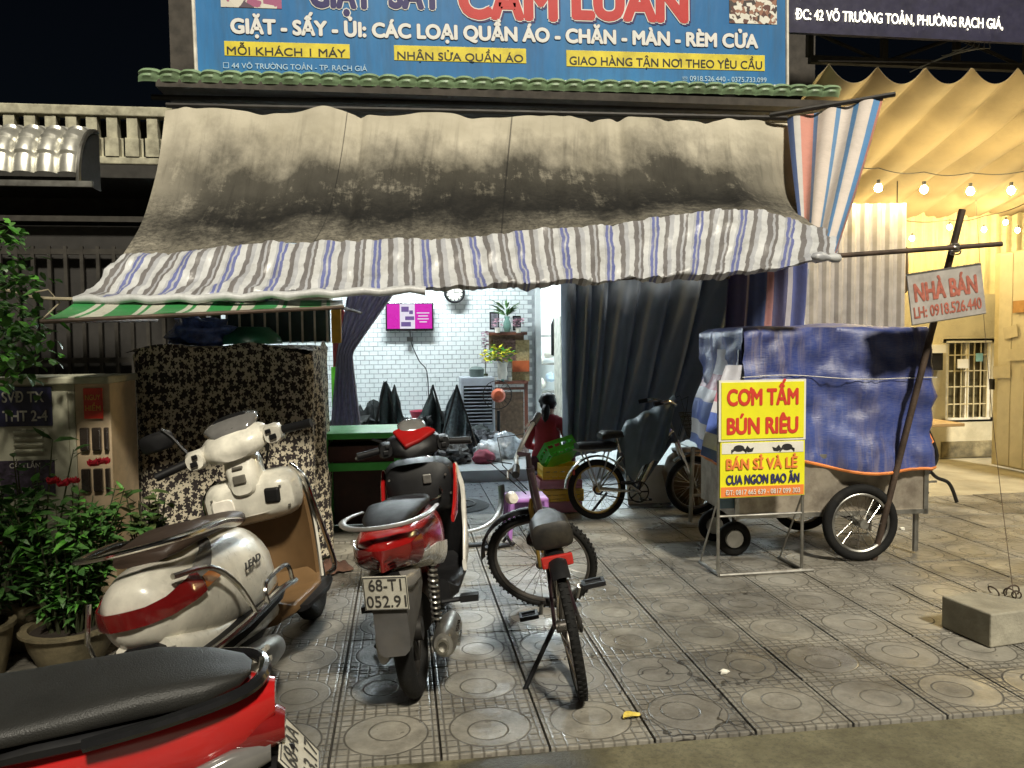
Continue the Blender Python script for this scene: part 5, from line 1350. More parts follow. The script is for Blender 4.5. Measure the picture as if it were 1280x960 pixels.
# porch items
gbx = thing('green_bench', 'bright green box bench with dark red inside behind the red scooter', 'bench', (at(447, 640, 6.4).x, 6.4, 0))
gh = at(447, 540, 6.2).z; gw = .6
M_grn = pbr('green_enamel', (.06, .42, .07), .4, var=.1); M_gin = pbr('dark_red_inside', (.05, .012, .01), .6)
MB().box((.05, 0, gh-.02), (gw, .6, .045)).build('top_board', M_grn, gbx, smooth=0, bevel=.006)
for x in (-gw/2+.08, gw/2+.02): 
    MB().box((x, 0, gh/2-.02), (.045, .58, gh-.05)).build('side_panel', M_grn, gbx, smooth=0)
MB().box((.05, .2, gh/2-.02), (gw-.08, .03, gh-.06)).build('back_panel', M_gin, gbx, smooth=0); MB().box((.05, -.25, gh*.68), (gw-.08, .03, .06)).build('front_rail', M_grn, gbx, smooth=0)
MB().box((.05, -.1, gh*.8), (gw-.1, .3, .12)).build('drawer', M_gin, gbx, smooth=0)
def crate(name, label, loc, d, m, rot=0, n=5):
    r = thing(name, label, 'crate', loc, (0, 0, rot)); x, y, z = d
    MB().box((0, 0, .01), (x, y, .02)).build('base', m, r, smooth=0)
    for s_ in (-1, 1):
        MB().box((s_*x/2, 0, z-.02), (.012, y, .04)).box((s_*x/2, 0, z*.4), (.012, y, z*.3)).box((0, s_*y/2, z-.02), (x, .012, .04)).box((0, s_*y/2, z*.4), (x, .012, z*.3)).build('side_wall', m, r, smooth=0)
    mb = MB()
    for k in range(n+1):
        for s_ in (-1, 1): mb.box((-x/2+x*k/n, s_*y/2, z/2), (.016, .014, z)); mb.box((s_*x/2, -y/2+y*k/n, z/2), (.014, .016, z))
    mb.build('ribs', m, r, smooth=0); return r
M_yl = pbr('yellow_plastic', (.65, .4, .02), .4, var=.1); M_pk = pbr('pink_plastic_crate', (.5, .2, .28), .45, var=.1); M_gp = pbr('green_plastic', (.05, .4, .03), .4, var=.15); M_pu = pbr('purple_plastic', (.32, .14, .42), .45)
cx = at(697, 640, 6.85).x
crate('crate', 'pink crate at the bottom of the stack left of the small bicycle', (cx, 6.85, .01), (.36, .3, .09), M_pk)
crate('crate', 'lower yellow crate of the stack left of the small bicycle', (cx+.02, 6.83, .11), (.34, .28, .1), M_yl)
crate('crate', 'upper pink crate of the stack left of the small bicycle', (cx-.0, 6.85, .22), (.36, .3, .07), M_pk)
crate('crate', 'upper yellow crate directly below the tilted green basket', (cx+.01, 6.83, .3), (.32, .26, .11), M_yl)
g_ = crate('basket', 'tilted green plastic basket on top of the crate stack', (cx+.03, 6.8, .46), (.32, .26, .17), M_gp, .3, 4); g_.rotation_euler = (R_(-38), R_(-12), R_(20)); g_.scale = (.85, .85, .85)
def stool(loc, m, lab, h=.27, w=.28):
    r = thing('plastic_stool', lab, 'stool', loc)
    MB().box((0, 0, h), (w, w, .03)).build('seat', m, r, smooth=0, bevel=.01)
    for x in (-1, 1):
        for y in (-1, 1): MB().tube([(x*w*.42, y*w*.42, h), (x*w*.5, y*w*.5, 0)], [.024, .018], 6).build('leg', m, r)
    for y in (-1, 1): MB().box((0, y*w*.46, h*.62), (w*.8, .012, .09)).build('skirt', m, r, smooth=0)
    return r
stool((at(655, 620, 6.1).x, 6.0, 0), M_pu, 'purple plastic stool behind the front bicycle handlebar', .3, .3)
sdl = at(602, 652, 5.9)
def slipper(x, y, rz, lab):
    r = thing('sandal', lab, 'sandal', (x, y, 0), (0, 0, rz))
    MB().hull([(-.13, .0, .025, .03), (-.08, 0, .028, .04), (.02, 0, .022, .036), (.09, 0, .02, .047), (.13, 0, .018, .025)]).build('sole', M_black, r)
    MB().tube([(.08, -.045, .02), (.07, -.02, .06), (.09, .02, .06), (.07, .045, .02)], .012, 6).build('strap', M_black, r)
slipper(.52, 5.75, .2, 'black sandal left of the pair beside the bicycle front wheel'); slipper(.68, 5.68, .5, 'black sandal right of the pair beside the bicycle front wheel')
fr_ = thing('scrap_fender', 'curved pale grey metal strip lying on the porch tiles', 'metal strip', (.45, 6.2, .02))
MB().tube([(-.25, -.1, .03), (-.1, -.17, .02), (.1, -.15, .03), (.25, -.05, .08), (.33, .1, .18), (.34, .2, .3)], .03, 8, flat=.35).build('strip', M_alu, fr_)
mt = thing('door_mat', 'dark round mat on the porch tiles before the shop step', 'mat', (.45, 7.2, .004))
MB().lathe([(0, .012), (.3, .012), (.33, 0)], n=36).build('mat', pbr('dark_mat', (.03, .035, .04), .9, bump=.6), mt); 
for R0 in (.1, .2): MB().ring((0, 0, .013), (0, 0, 1), R0, .01, 30, 5).build('weave_ring', M_black, mt)
# stuff below the curtain
o = MB().box((0, 0, .17), (.42, .02, .34)).build('white_board', M_fw, smooth=0, rot=(R_(-14), 0, R_(4))); o.location = (at(812, 640, 7.0).x, 6.98, 0); tag(o, 'white board leaning under the grey curtain behind the small bicycle', 'board')
pj = thing('clay_jar', 'large brown clay jar behind the small bicycle front wheel', 'jar', (at(862, 640, 6.95).x, 6.95, 0))
MB().lathe([(0, 0), (.12, 0), (.22, .14), (.25, .28), (.2, .42), (.15, .46), (.17, .49), (.13, .48), (0, .3)], n=28).build('jar', pbr('brown_glaze', (.14, .085, .04), .35, var=.3), pj)
rk = thing('steel_rack', 'thin grey steel rack post in front of the small bicycle wheel', 'rack', (at(863, 648, 6.2).x, 6.2, 0))
MB().tube([(0, 0, 0), (.02, 0, .62)], .018, 8).build('post', M_steel, rk); MB().tube([(.0, 0, .22), (.35, .0, .22)], .012, 8).tube([(.02, 0, .6), (.4, 0, .62)], .012, 8).build('rail', M_steel, rk); MB().tube([(.38, 0, 0), (.4, 0, .62)], .018).build('post', M_steel, rk)

# ------------------------------------------------------------------ bicycles
def bicycle(name, label, loc, rz, lean, R, wb, steer, fm, fm2, rimm, tw, kind, tread=0):
    r = thing(name, label, 'bicycle', loc, (R_(-lean), 0, rz)); r.rotation_mode = 'XYZ'
    # local axes: x forward, y left, z up
    M = Matrix.Rotation(rz, 4, 'Z') @ Matrix.Rotation(-lean_r(lean), 4, 'X'); r.rotation_euler = M.to_euler()
    wheel_parts(r, 'rear_wheel', R, tw, rimm, 28, .025, .1, (0, 0, R), rimr=.012, tread=tread)
    hx, hz = wb-.17, R+.42     # head tube lower end
    sa = R_(steer); fk = bpy.data.objects.new('front_end', None); COL.objects.link(fk); fk.parent = r
    axis = (V(hx-.06, 0, hz+.16)-V(wb-.03, 0, R)).normalized()
    base = V(hx, 0, hz)
    Mx = Matrix.Translation(base) @ Matrix.Rotation(sa, 4, axis) @ Matrix.Translation(-base)
    fk.matrix_local = Mx
    def seg(nm, pts, rr, m, par=r, **k): return MB().tube(pts, rr, **k).build(nm, m, par)
    bb = (wb*.40, 0, R-.03); st_ = (wb*.40-.13, 0, R+(.24 if kind == 'mtb' else .3))
    seg('frame', [bb, (hx-.02, 0, hz-.02)], .02, fm, n=10)
    if kind == 'mtb': seg('frame', [(st_[0]+.02, 0, st_[2]-.05), (hx-.04, 0, hz+.1)], .016, fm, n=10)
    else:
        seg('frame', [(bb[0]+.02, 0, bb[2]+.05), (hx-.12, 0, hz-.03), (hx-.03, 0, hz+.06)], .036, fm2, n=12)
        seg('chain_case', [(.0, -.07, R+.02), (bb[0]*.5, -.075, R), (bb[0], -.07, bb[2])], .022, M_chrome if kind == 'city' else fm, flat=.4)
    seg('frame', [bb, st_], .016, fm, n=10)
    for s_ in (-1, 1):
        seg('stay', [(0, s_*.055, R), (bb[0]-.03, s_*.035, bb[2])], .009, fm if kind == 'mtb' else M_chrome); seg('stay', [(0, s_*.055, R), (st_[0]+.01, s_*.025, st_[2]-.04)], .008, fm if kind == 'mtb' else M_chrome)
    seg('head_tube', [(hx+.015, 0, hz-.05), (hx-.05, 0, hz+.13)], .022, fm, n=10)
    # saddle
    sp_ = V(st_[0]-.03, 0, st_[2]+(.08 if kind == 'mtb' else .12)); seg('seat_post', [st_, tuple(sp_)], .013, M_chrome)
    sadw = .105 if kind == 'mtb' else .11
    MB().hull([(sp_.x-.15, sp_.z, sp_.z+.05, sadw*.75), (sp_.x-.12, sp_.z-.01, sp_.z+.07, sadw), (sp_.x-.03, sp_.z, sp_.z+.07, sadw*.85), (sp_.x+.07, sp_.z+.01, sp_.z+.055, .04), (sp_.x+.14, sp_.z+.01, sp_.z+.045, .022)]).build('saddle', M_sad, r)
    # drivetrain
    mb = MB().ring((bb[0], -.06, bb[2]), (0, 1, 0), .085, .006, 32, 6).cyl((bb[0], -.075, bb[2]), (bb[0], .06, bb[2]), .02)
    mb.ring((0, -.05, R), (0, 1, 0), .035, .008, 20, 6)
    for s_ in (-1, 1): mb.tube([(bb[0], -.056, bb[2]+s_*.083), (0, -.05, R+s_*.036)], .005, 5)
    for k in range(5): a = k*2*PI/5; mb.tube([(bb[0], -.06, bb[2]), (bb[0]+.085*math.cos(a), -.06, bb[2]+.085*math.sin(a))], .007, 5)
    mb.build('chainset', M_darksteel, r)
    ca = R_(-35)
    for s_ in (-1, 1):
        e = V(bb[0]+s_*.16*math.cos(ca), -s_*.09*-1 if False else (.09 if s_ > 0 else -.1), bb[2]+s_*.16*math.sin(ca))
        seg('crank', [(bb[0], e.y*.9, bb[2]), tuple(e)], .01, M_steel)
        mb = MB(); y0 = e.y+(.02 if s_ > 0 else -.02); y1 = e.y+(.1 if s_ > 0 else -.11); ym = (y0+y1)/2
        mb.box((e.x-.035, ym, e.z), (.014, abs(y1-y0), .02)).box((e.x+.035, ym, e.z), (.014, abs(y1-y0), .02)).box((e.x, y1, e.z), (.08, .014, .02)).box((e.x, y0, e.z), (.08, .014, .02)).cyl((e.x, e.y, e.z), (e.x, y1, e.z), .008)
        mb.build('pedal', M_black, r, smooth=0)
    # kickstand on the left
    seg('kickstand', [(.1, .05, R-.04), (.0, .22, .015+.22*math.sin(abs(lean_r(lean)))*.0)] if kind != 'mtb' else [(.12, .04, R-.02), (.06, .28, -.03)], .011, M_black)
    # fenders
    def fender(c, a0, a1, m, par, w_=.035, nm='mudguard'):
        RR = R+.022; n_ = 14
        def f(u, v):
            a = R_(lerp(a0, a1, u)); y = (v-.5)*2*w_; q = RR+.012*(1-(2*v-1)**2)
            return V(c[0]+q*math.cos(a), y, c[2]+q*math.sin(a))
        MB().grid(f, 20, 6, .002).build(nm, m, par, smooth=60)
    fc = M_black if kind == 'mtb' else M_chrome
    fender((0, 0, R), 40 if kind == 'mtb' else 30, 175 if kind != 'mtb' else 128, fc, r)
    fender((wb, 0, R), 20, 130, fc, fk)
    # reflector
    MB().box((-.1 if kind == 'mtb' else -R*.8, 0, .612 if kind == 'mtb' else R*1.6), (.02, .13 if kind == 'mtb' else .05, .05)).build('reflector', M_redrf, r, smooth=0, bevel=.006)
    # front end (children of the steering pivot)
    wheel_parts(fk, 'front_wheel', R, tw, rimm, 28, .022, .09, (wb, 0, R), rimr=.012, tread=tread) if False else None
    for s_ in (-1, 1): seg('fork_blade', [(wb, s_*.05, R), (hx+.04, s_*.052, R+.3 if R < .3 else R+.36), (hx+.02, s_*.03, hz-.03)], [.009, .014, .013], M_gold if kind == 'mtb' else M_chrome, fk)
    tz = hz+.2 if kind == 'mtb' else hz+.24; tx = hx-.07
    seg('stem', [(hx-.03, 0, hz+.1), (tx, 0, tz), (tx+.05, 0, tz+.02)], .016, fm, fk)
    if kind == 'mtb': hb = [(tx-.03, .31, tz+.06), (tx-.0, .17, tz+.055), (tx+.05, .05, tz+.02), (tx+.05, -.05, tz+.02), (tx-.0, -.17, tz+.055), (tx-.03, -.31, tz+.06)]
    else: hb = [(tx-.16, .27, tz+.05), (tx-.04, .25, tz+.07), (tx+.06, .1, tz+.03), (tx+.06, -.1, tz+.03), (tx-.04, -.25, tz+.07), (tx-.16, -.27, tz+.05)]
    seg('handlebar', hb, .012, M_chrome if kind != 'mtb' else M_steel, fk, n=8)
    for s_, e_, f_ in ((1, hb[0], hb[1]), (-1, hb[-1], hb[-2])):
        a_, b_ = Vector(e_), Vector(f_); seg('grip', [tuple(a_+(a_-b_)*.08), tuple(a_.lerp(b_, .55))], .019, M_black, fk, n=10)
        d_ = V(.055, 0, -.01); seg('brake_lever', [tuple(a_.lerp(b_, .7)), tuple(a_.lerp(b_, .6)+d_), tuple(a_+d_*.9)], .006, M_alu, fk, n=6)
    for s_ in (-1, 1): seg('brake_cable', [(tx+.03, s_*.16, tz+.05), (tx+.16, s_*.12, tz+.1), (tx+.17, s_*.03, tz-.02), (hx+.04, s_*.02, hz)], .003, M_black, fk, n=5)
    return r, fk, (hx, hz, tx, tz)
def lean_r(d): return R_(d)
M_sad = pbr('saddle_vinyl', (.013, .012, .011), .5, var=.4, dirt=.3, spec=.3); M_redrf = pbr('red_reflector', (.4, .02, .015), .25, coat=.6); M_gold = pbr('gold_decal', (.25, .16, .03), .4, metal=.5)
M_bf = pbr('bike_frame_dark', (.018, .009, .012), .35, var=.4, coat=.5); M_bf2 = pbr('bike_frame_blue', (.04, .06, .1), .35, coat=.5)
def front_wheel(fk, R, tw, wb, rimm, tread=0):
    # wheel pieces hang directly on the pivot so that they stay sub-parts
    mb = MB().ring((wb, 0, R), (0, 1, 0), R-tw, tw, 56, 10)
    if tread:
        for k in range(tread):
            a = 2*PI*k/tread
            for s_ in (-1, 1): mb.box(V(wb, s_*tw*.45, R)+V(math.cos(a), 0, math.sin(a))*(R-tw*.12), (tw*.5, tw*.7, tw*.34), Matrix.Rotation(-a, 3, 'Y') @ Matrix.Rotation(PI/2, 3, 'Y'))
    mb.build('front_tyre', M_rubber, fk, smooth=50)
    MB().ring((wb, 0, R), (0, 1, 0), R-2*tw-.002, .012, 56, 8, 1.3).cyl((wb, -.045, R), (wb, .045, R), .024).build('front_rim', rimm, fk)
    mb = MB(); Ri = R-2*tw-.004; hub = .025
    for k in range(28):
        a = 2*PI*k/28; s_ = 1 if k % 2 else -1; b = a+(.55 if (k//2) % 2 else -.55)
        mb.tube([(wb+math.cos(b)*hub*.9, s_*.02, R+math.sin(b)*hub*.9), (wb+math.cos(a)*Ri, s_*.004, R+math.sin(a)*Ri)], .0016, 4)
    mb.build('spokes', M_chrome, fk, smooth=0)
M_rimd = pbr('dark_rim', (.12, .11, .1), .35, metal=.7); M_rimg = pbr('gold_rim', (.42, .28, .08), .35, metal=.6, var=.2)
b1_, f1_, _h = bicycle('bicycle', 'black mountain bicycle with bulky saddle cover and turned front wheel, mid pavement', (.73, 3.24, 0), R_(85), 10, .305, 1.03, 72, M_bf, M_bf, M_rimd, .021, 'mtb', 60)
front_wheel(f1_, .305, .021, 1.03, M_rimd, 60)
MB().hull([(-.08, .67, .745, .07), (-.07, .655, .765, .085), (.05, .66, .775, .085), (.14, .68, .77, .06), (.2, .70, .765, .035)], 20, 4.5, tp=(.12, 0)).build('saddle_cover', M_sad, b1_)
MB().lathe([(0, -.03), (.025, -.025), (.034, .015), (.03, .03), (0, .035)], (.78, .12, .72), (1, .3, 0), 14).build('head_lamp', M_white, b1_)
b2p = ground(747, 649)
b2_, f2_, h2 = bicycle('bicycle', 'small city bicycle with gold rims and wire basket beside the grey curtain', (b2p.x, b2p.y, 0), R_(2), 4, .25, .86, -6, M_bf2, M_chrome, M_rimg, .026, 'city')
front_wheel(f2_, .25, .026, .86, M_rimd)
MB().hull([(-.17, .59, .64, .09), (-.12, .585, .65, .1), (.12, .585, .65, .1), (.16, .59, .64, .08)]).build('rear_rack_pad', M_black, b2_)
mb = MB()
for s_ in (-1, 1): mb.tube([(0, s_*.06, .26), (-.12, s_*.07, .58)], .007); mb.tube([(0, s_*.06, .26), (.1, s_*.06, .58)], .007)
mb.tube([(-.18, .07, .58), (.14, .07, .58)], .007).tube([(-.18, -.07, .58), (.14, -.07, .58)], .007).build('rear_rack', M_steel, b2_)
mb = MB()   # basket as real wires
bx, bz = h2[0]+.24, h2[1]-.02
for k in range(7):
    z = bz+k*.035; w0 = .11+.012*k; mb.tube([(bx-w0*.8, -w0, z), (bx+w0*.8, -w0, z), (bx+w0*.8, w0, z), (bx-w0*.8, w0, z)], .0035, 4, closed=True)
for k in range(9):
    t_ = k/8*2-1
    for s_ in (-1, 1): mb.tube([(bx+t_*.088, s_*.11, bz), (bx+t_*.146, s_*.182, bz+.21)], .003, 4); mb.tube([(bx+s_*.088, t_*.11, bz), (bx+s_*.146, t_*.182, bz+.21)], .003, 4)
mb.build('wire_basket', M_darksteel, f2_, smooth=0)
rcx = thing('raincoat', 'grey blue raincoat draped between saddle and handlebar of the small bicycle', 'raincoat', (b2p.x, b2p.y, 0), (R_(0), 0, R_(2)))
def coat(u, v):
    X = lerp(.22, h2[2]+.06, u); top = lerp(.72, h2[3]+.11, u**.5)
    if v < .5: side_, k = -1, 1-v*2
    else: side_, k = 1, (v-.5)*2
    drop = (.36+.12*math.sin(u*PI)+.06*math.sin(u*9))*k
    Xs = lerp(X, lerp(.2, h2[2]-.08, u), k)
    return V(Xs, side_*(.02+.13*k**.6)+.02*math.sin(u*14+k*3), top-drop-.03*math.sin(u*PI)+.01*math.sin(u*20))
MB().grid(coat, 40, 30, .003).build('cloth', pbr('raincoat_grey', (.13, .18, .21), .5, var=.15), rcx, smooth=80)

# more things on the shop floor
random.seed(21)
for k, (px, Y, sz, col_, nm_, lab) in enumerate(((452, 8.75, .12, (.05, .09, .06), 'laundry_bag', 'small dark green bundle at the left end of the room'), (500, 8.9, .11, (.2, .2, .18), 'laundry_bag', 'light grey bundle between the dark hammock frames'),
        (530, 9.0, .12, (.03, .03, .04), 'laundry_bag', 'black bundle in front of the middle hammock frame'), (556, 9.2, .1, (.35, .33, .3), 'laundry_bag', 'pale bundle under the grey hammock frame'),
        (648, 9.6, .11, (.3, .22, .2), 'laundry_bag', 'pinkish bundle at the foot of the floor altar'), (622, 9.9, .13, (.08, .07, .07), 'laundry_bag', 'dark bundle behind the clear bags'))):
    p = at(px, 560, Y); obj1(nm_, blob(MB(), (0, 0, sz*.7), (sz*1.2, sz, sz), k+70, 24, 14, .5, 3.5), pbr('bundle_%d' % k, col_, .7, var=.7, scale=25), lab, 'laundry', (p.x, Y, FZ), smooth=80)

_names = ('flattened', 'folded', 'rumpled', 'twisted', 'lumpy', 'spread', 'bulky', 'loose', 'knotted', 'slumped')
for k, (px, Y, hx_, hz_, col_, where) in enumerate(((438, 9.2, .25, .3, (.02, .022, .02), 'at the far left of the shop floor'), (462, 9.6, .3, .34, (.015, .018, .018), 'behind the tallest hammock frame'),
        (490, 9.0, .22, .16, (.02, .03, .03), 'before the tallest hammock frame'), (515, 9.5, .25, .27, (.03, .03, .03), 'right of the tallest hammock frame'), (520, 9.0, .2, .13, (.02, .02, .022), 'on the floor below the television'),
        (548, 9.8, .25, .3, (.02, .025, .025), 'between the two right hammock frames'), (566, 9.05, .18, .12, (.05, .05, .05), 'in front of the grey hammock frame'), (583, 9.5, .16, .18, (.03, .03, .035), 'left of the floor fan'),
        (600, 9.7, .16, .16, (.09, .09, .1), 'below the air cooler'), (474, 9.1, .16, .2, (.1, .1, .07), 'beside the clear bag on the left'))):
    p = at(px, 560, Y); obj1('clothes_pile', blob(MB(), (0, 0, hz_*.7), (hx_, .2, hz_), k+90, 30, 18, .6, 3.2), pbr('pile_%d' % k, col_, .85, var=.9, scale=18), _names[k]+' dark clothes pile '+where, 'laundry', (p.x, Y, FZ), smooth=50)
# ------------------------------------------------------------------ motor scooters
def lean_matrix(loc, rz, lean):   # lean > 0 leans to the vehicle's own left
    return Matrix.Translation(loc) @ Matrix.Rotation(rz, 4, 'Z') @ Matrix.Rotation(-R_(lean), 4, 'X')
def plate(par, M, w, h, rows, hs, nm='licence_plate'):
    # plate in local x-z plane facing -y of M
    e = bpy.data.objects.new(nm, None); COL.objects.link(e); e.parent = par; e.matrix_local = M; e.empty_display_size = .05
    MB().box((0, 0, 0), (w, .004, h)).build('plate_sheet', M_plate, e, smooth=0, bevel=.0015)
    for (s_, x, z, tw_), hh in zip(rows, hs): text('plate_characters', s_, hh, tw_, M_pch, e, Matrix.Translation((x, -.0035, z)), bold=.012)
    mb = MB(); 
    for a, b in (((-w/2+.004, -h/2+.004), (w/2-.004, -h/2+.004)), ((-w/2+.004, h/2-.004), (w/2-.004, h/2-.004)), ((-w/2+.004, -h/2+.004), (-w/2+.004, h/2-.004)), ((w/2-.004, -h/2+.004), (w/2-.004, h/2-.004))):
        mb.tube([(a[0], -.003, a[1]), (b[0], -.003, b[1])], .0018, 4)
    mb.build('raised_edge', M_pch, e, smooth=0)
    return e
M_plate = pbr('plate_white', (.58, .56, .48), .4, var=.12, scale=30, dirt=.35, dirtcol=(.2, .17, .12)); M_pch = pbr('plate_black', (.05, .048, .045), .5)
PM = Matrix(((0, 1, 0, 0), (-1, 0, 0, 0), (0, 0, 1, 0), (0, 0, 0, 1)))   # plate facing -x: plate x -> -y of vehicle, normal -y -> -x
def skin_y(cfg, x, z):
    st, e, tp = cfg['tail'], cfg.get('te', 2.8), cfg.get('ttp', (0, 0))
    for a, b in zip(st, st[1:]):
        if a[0] <= x <= b[0]:
            t = (x-a[0])/(b[0]-a[0]); zb, zt, hw = (a[k]+(b[k]-a[k])*t for k in (1, 2, 3)); break
    else: zb, zt, hw = st[0][1:4]
    zn = max(-.999, min(.999, (z-(zb+zt)/2)/((zt-zb)/2)))
    return hw*(1-abs(zn)**e)**(1/e)*(1-(tp[0]*max(0, zn)**1.5+tp[1]*max(0, -zn)**1.5))
def band(cfg, x1, zlo, zhi, off, th=.006):      # wraps round the tail from flank to flank
    xe = cfg['tail'][0][0]
    def f(u, v):
        s_ = u*2-1; k = abs(s_); sg = 1 if s_ > 0 else -1
        if k > .25:
            x = lerp(xe, x1, ((k-.25)/.75)**1.3); z = lerp(zlo(x), zhi(x), v)
            return V(x-off*.6*(1-(k-.25)/.75), sg*(skin_y(cfg, x, z)+off*min(1, (k-.25)/.2+.3)), z)
        z = lerp(zlo(xe), zhi(xe), v); return V(xe-off*.6-.012*(1-(k/.25)**2), s_/.25*(skin_y(cfg, xe, z)+off*.3), z)
    return MB().grid(f, 48, 6, th)
def flank(cfg, sg, x0, x1, zlo, zhi, off, th=.005):
    def f(u, v):
        x = lerp(x0, x1, u); z = lerp(zlo(x), zhi(x), v); return V(x, sg*(skin_y(cfg, x, z)+off), z)
    return MB().grid(f, 20, 6, th)
def scooter(cfg):
    r = thing(cfg['name'], cfg['label'], 'motor scooter', (0, 0, 0))
    M = lean_matrix(cfg['loc'], cfg['rz'], cfg['lean']); r.location = M.to_translation(); r.rotation_euler = M.to_euler()
    R, tw, wb = cfg['R'], cfg['tw'], cfg['wb']
    body, body2, inner, seatm = cfg['body'], cfg['body2'], cfg['inner'], cfg['seat']
    w = wheel_parts(r, 'rear_wheel', R, tw, cfg['rim'], 0, .05, .12, (0, 0, R))
    mb = MB()
    for k in range(5): a = k*2*PI/5; mb.tube([(math.cos(a)*.03, 0, math.sin(a)*.03), (math.cos(a+.15)*(R-2*tw), 0, math.sin(a+.15)*(R-2*tw))], .016, 6)
    mb.cyl((0, .02, 0), (0, .07, 0), R*.5).build('rim_spokes', cfg['rim'], w)
    w = wheel_parts(r, 'front_wheel', R, tw*.9, cfg['rim'], 0, .04, .12, (wb, 0, R))
    mb = MB()
    for k in range(5): a = k*2*PI/5; mb.tube([(math.cos(a)*.03, 0, math.sin(a)*.03), (math.cos(a+.15)*(R-2*tw), 0, math.sin(a+.15)*(R-2*tw))], .016, 6)
    mb.build('rim_spokes', cfg['rim'], w)
    # engine, transmission, exhaust, shock
    MB().hull([(-.08, .17, .33, .03, .13), (.05, .15, .34, .05, .13), (.3, .16, .32, .055, .12), (.42, .18, .36, .04, .1)]).build('transmission_case', M_alu, r)
    MB().hull([(.15, .2, .4, .09), (.3, .2, .42, .12), (.5, .22, .42, .1)]).build('engine', M_darksteel, r)
    ez = cfg.get('ez', .24)
    MB().lathe([(0, -.2), (.045, -.2), (.058, -.17), (.062, -.02), (.06, .12), (.05, .2), (.022, .26), (0, .27)], (.02, -.18, ez), (1, 0, -.12), 20).build('muffler', cfg['muf'], r)
    MB().lathe([(.02, -.235), (.03, -.235), (.03, -.19), (.02, -.19)], (.02, -.18, ez), (1, 0, -.12), 14).build('exhaust_tip', M_chrome, r)
    gd = MB()
    for k in range(5):
        for s_ in (-1, 1): gd.box((-.11+k*.03, -.18-.062, ez+.02+s_*.022), (.018, .014, .016))
    gd.build('heat_shield_slots', M_white if cfg['kind'] == 'lead' else M_chrome, r, smooth=0)
    MB().tube([(.27, -.17, ez-.03), (.38, -.12, .17), (.42, -.02, .2)], .018).build('exhaust_pipe', M_darksteel, r)
    for s_ in ((-1, 1) if cfg['kind'] != 'lead' else (1,)):
        c_ = MB()
        P = [(lerp(.0, .05, k/119)+.0, s_*.135+.022*math.cos(k*.62), lerp(.3, .56, k/119)+.0) for k in range(120)]
        P = [(a+.022*math.sin(k*.62), b, c) for k, (a, b, c) in enumerate(P)]
        c_.tube(P, .0055, 5); c_.build('shock_spring', cfg['spring'], r)
        MB().tube([(0, s_*.135, .26), (.05, s_*.135, .6)], .014).build('shock_absorber', M_darksteel, r)
    # tail body
    MB().hull(cfg['tail'], 28, cfg.get('te', 2.8), tp=cfg.get('ttp', (0, 0))).build('tail_body', body, r, smooth=50)
    if cfg.get('under'): MB().hull(cfg['under'], 20, 3).build('tail_lower', body2, r, smooth=50)
    if cfg['kind'] == 'lead':
        lo = lambda x: .575+.1*(x+.42); hi = lambda x: .635+.22*(x+.42)
        band(cfg, -.21, lo, hi, .008).build('tail_light', M_redlens, r, smooth=60)
        for s_ in (-1, 1):
            flank(cfg, s_, -.2, .04, lambda x: lo(x)+.02+max(0, x+.2)*.42, lambda x: hi(x)+.005+(x+.2)*.1, .008).build('turn_signal', M_lens, r, smooth=60)
            flank(cfg, s_, -.195, -.1, lambda x: lo(x)+.008, lambda x: lo(x)+.05, .011).build('orange_reflector', M_orange, r, smooth=60)
            flank(cfg, s_, -.2, .44, lambda x: .335 if x > 0 else .36, lambda x: .395+.12*max(0, x-.15), .006).build('brown_side_skirt', M_brn2, r, smooth=60)
    else:
        lo = lambda x: .655-.12*(x+.42); hi = lambda x: .735+.06*(x+.42)
        band(cfg, -.26, lo, hi, .008).build('tail_light', M_redlens, r, smooth=60)
        for s_ in (-1, 1):
            flank(cfg, s_, -.36, -.16, lambda x: .63-.1*(x+.36), lambda x: .675, .012).build('turn_signal', M_lens, r, smooth=60)
            flank(cfg, s_, -.34, .3, lambda x: .595-.17*(x+.3)-.08*max(0, x), lambda x: .675-.12*(x+.3)-.1*max(0, x), .014, .008).build('white_side_flash', M_wp, r, smooth=60)
    MB().hull(cfg['saddle'], 20, 3.0).build('seat', seatm, r, smooth=60)
    MB().tube(cfg['rail'], cfg['rail_r'], 10, flat=cfg.get('rail_flat', .5)).build('grab_rail', cfg['rail_m'], r)
    # mudguard and plate
    MB().hull(cfg['guard'], 12, 5).build('mudguard', cfg['guard_m'], r, smooth=30)
    plate(r, Matrix.Translation(cfg['plate_at']) @ Matrix.Rotation(R_(cfg.get('plate_roll', 0)), 4, 'X') @ Matrix.Rotation(R_(cfg.get('plate_tilt', 12)), 4, 'Y') @ PM, .19, .14, cfg['rows'], (.05, .05))
    # floorboard and leg shield
    MB().hull([(.42, .24, .36, .16), (.5, .25, .3, .2), (.85, .25, .3, .22), (.93, .27, .36, .2)], 16, 6).build('floorboard', inner, r, smooth=40)
    shx = cfg.get('shx', .93)
    def shield(u, v):
        y = (u-.5)*2; z = lerp(.28, .86, v); wd = lerp(.2, .235, math.sin(v*PI*.75)) * (1 if v < .8 else 1-.35*(v-.8)/.2)
        return V(shx+.16*(v-.0)*-.35+.09*(1-y*y)+(-.05 if False else 0)-.02*math.cos(v*3), y*wd, z)
    MB().grid(shield, 18, 16, .02).build('leg_shield', inner, r, smooth=50)
    def apron(u, v):
        p = shield(u, v); return V(p.x+.045+.12*(1-((u-.5)*2)**2)*math.sin(PI*min(1, v*1.1+.05)), p.y*1.03, p.z+.01)
    MB().grid(apron, 18, 16, .012).build('front_apron', body, r, smooth=50)
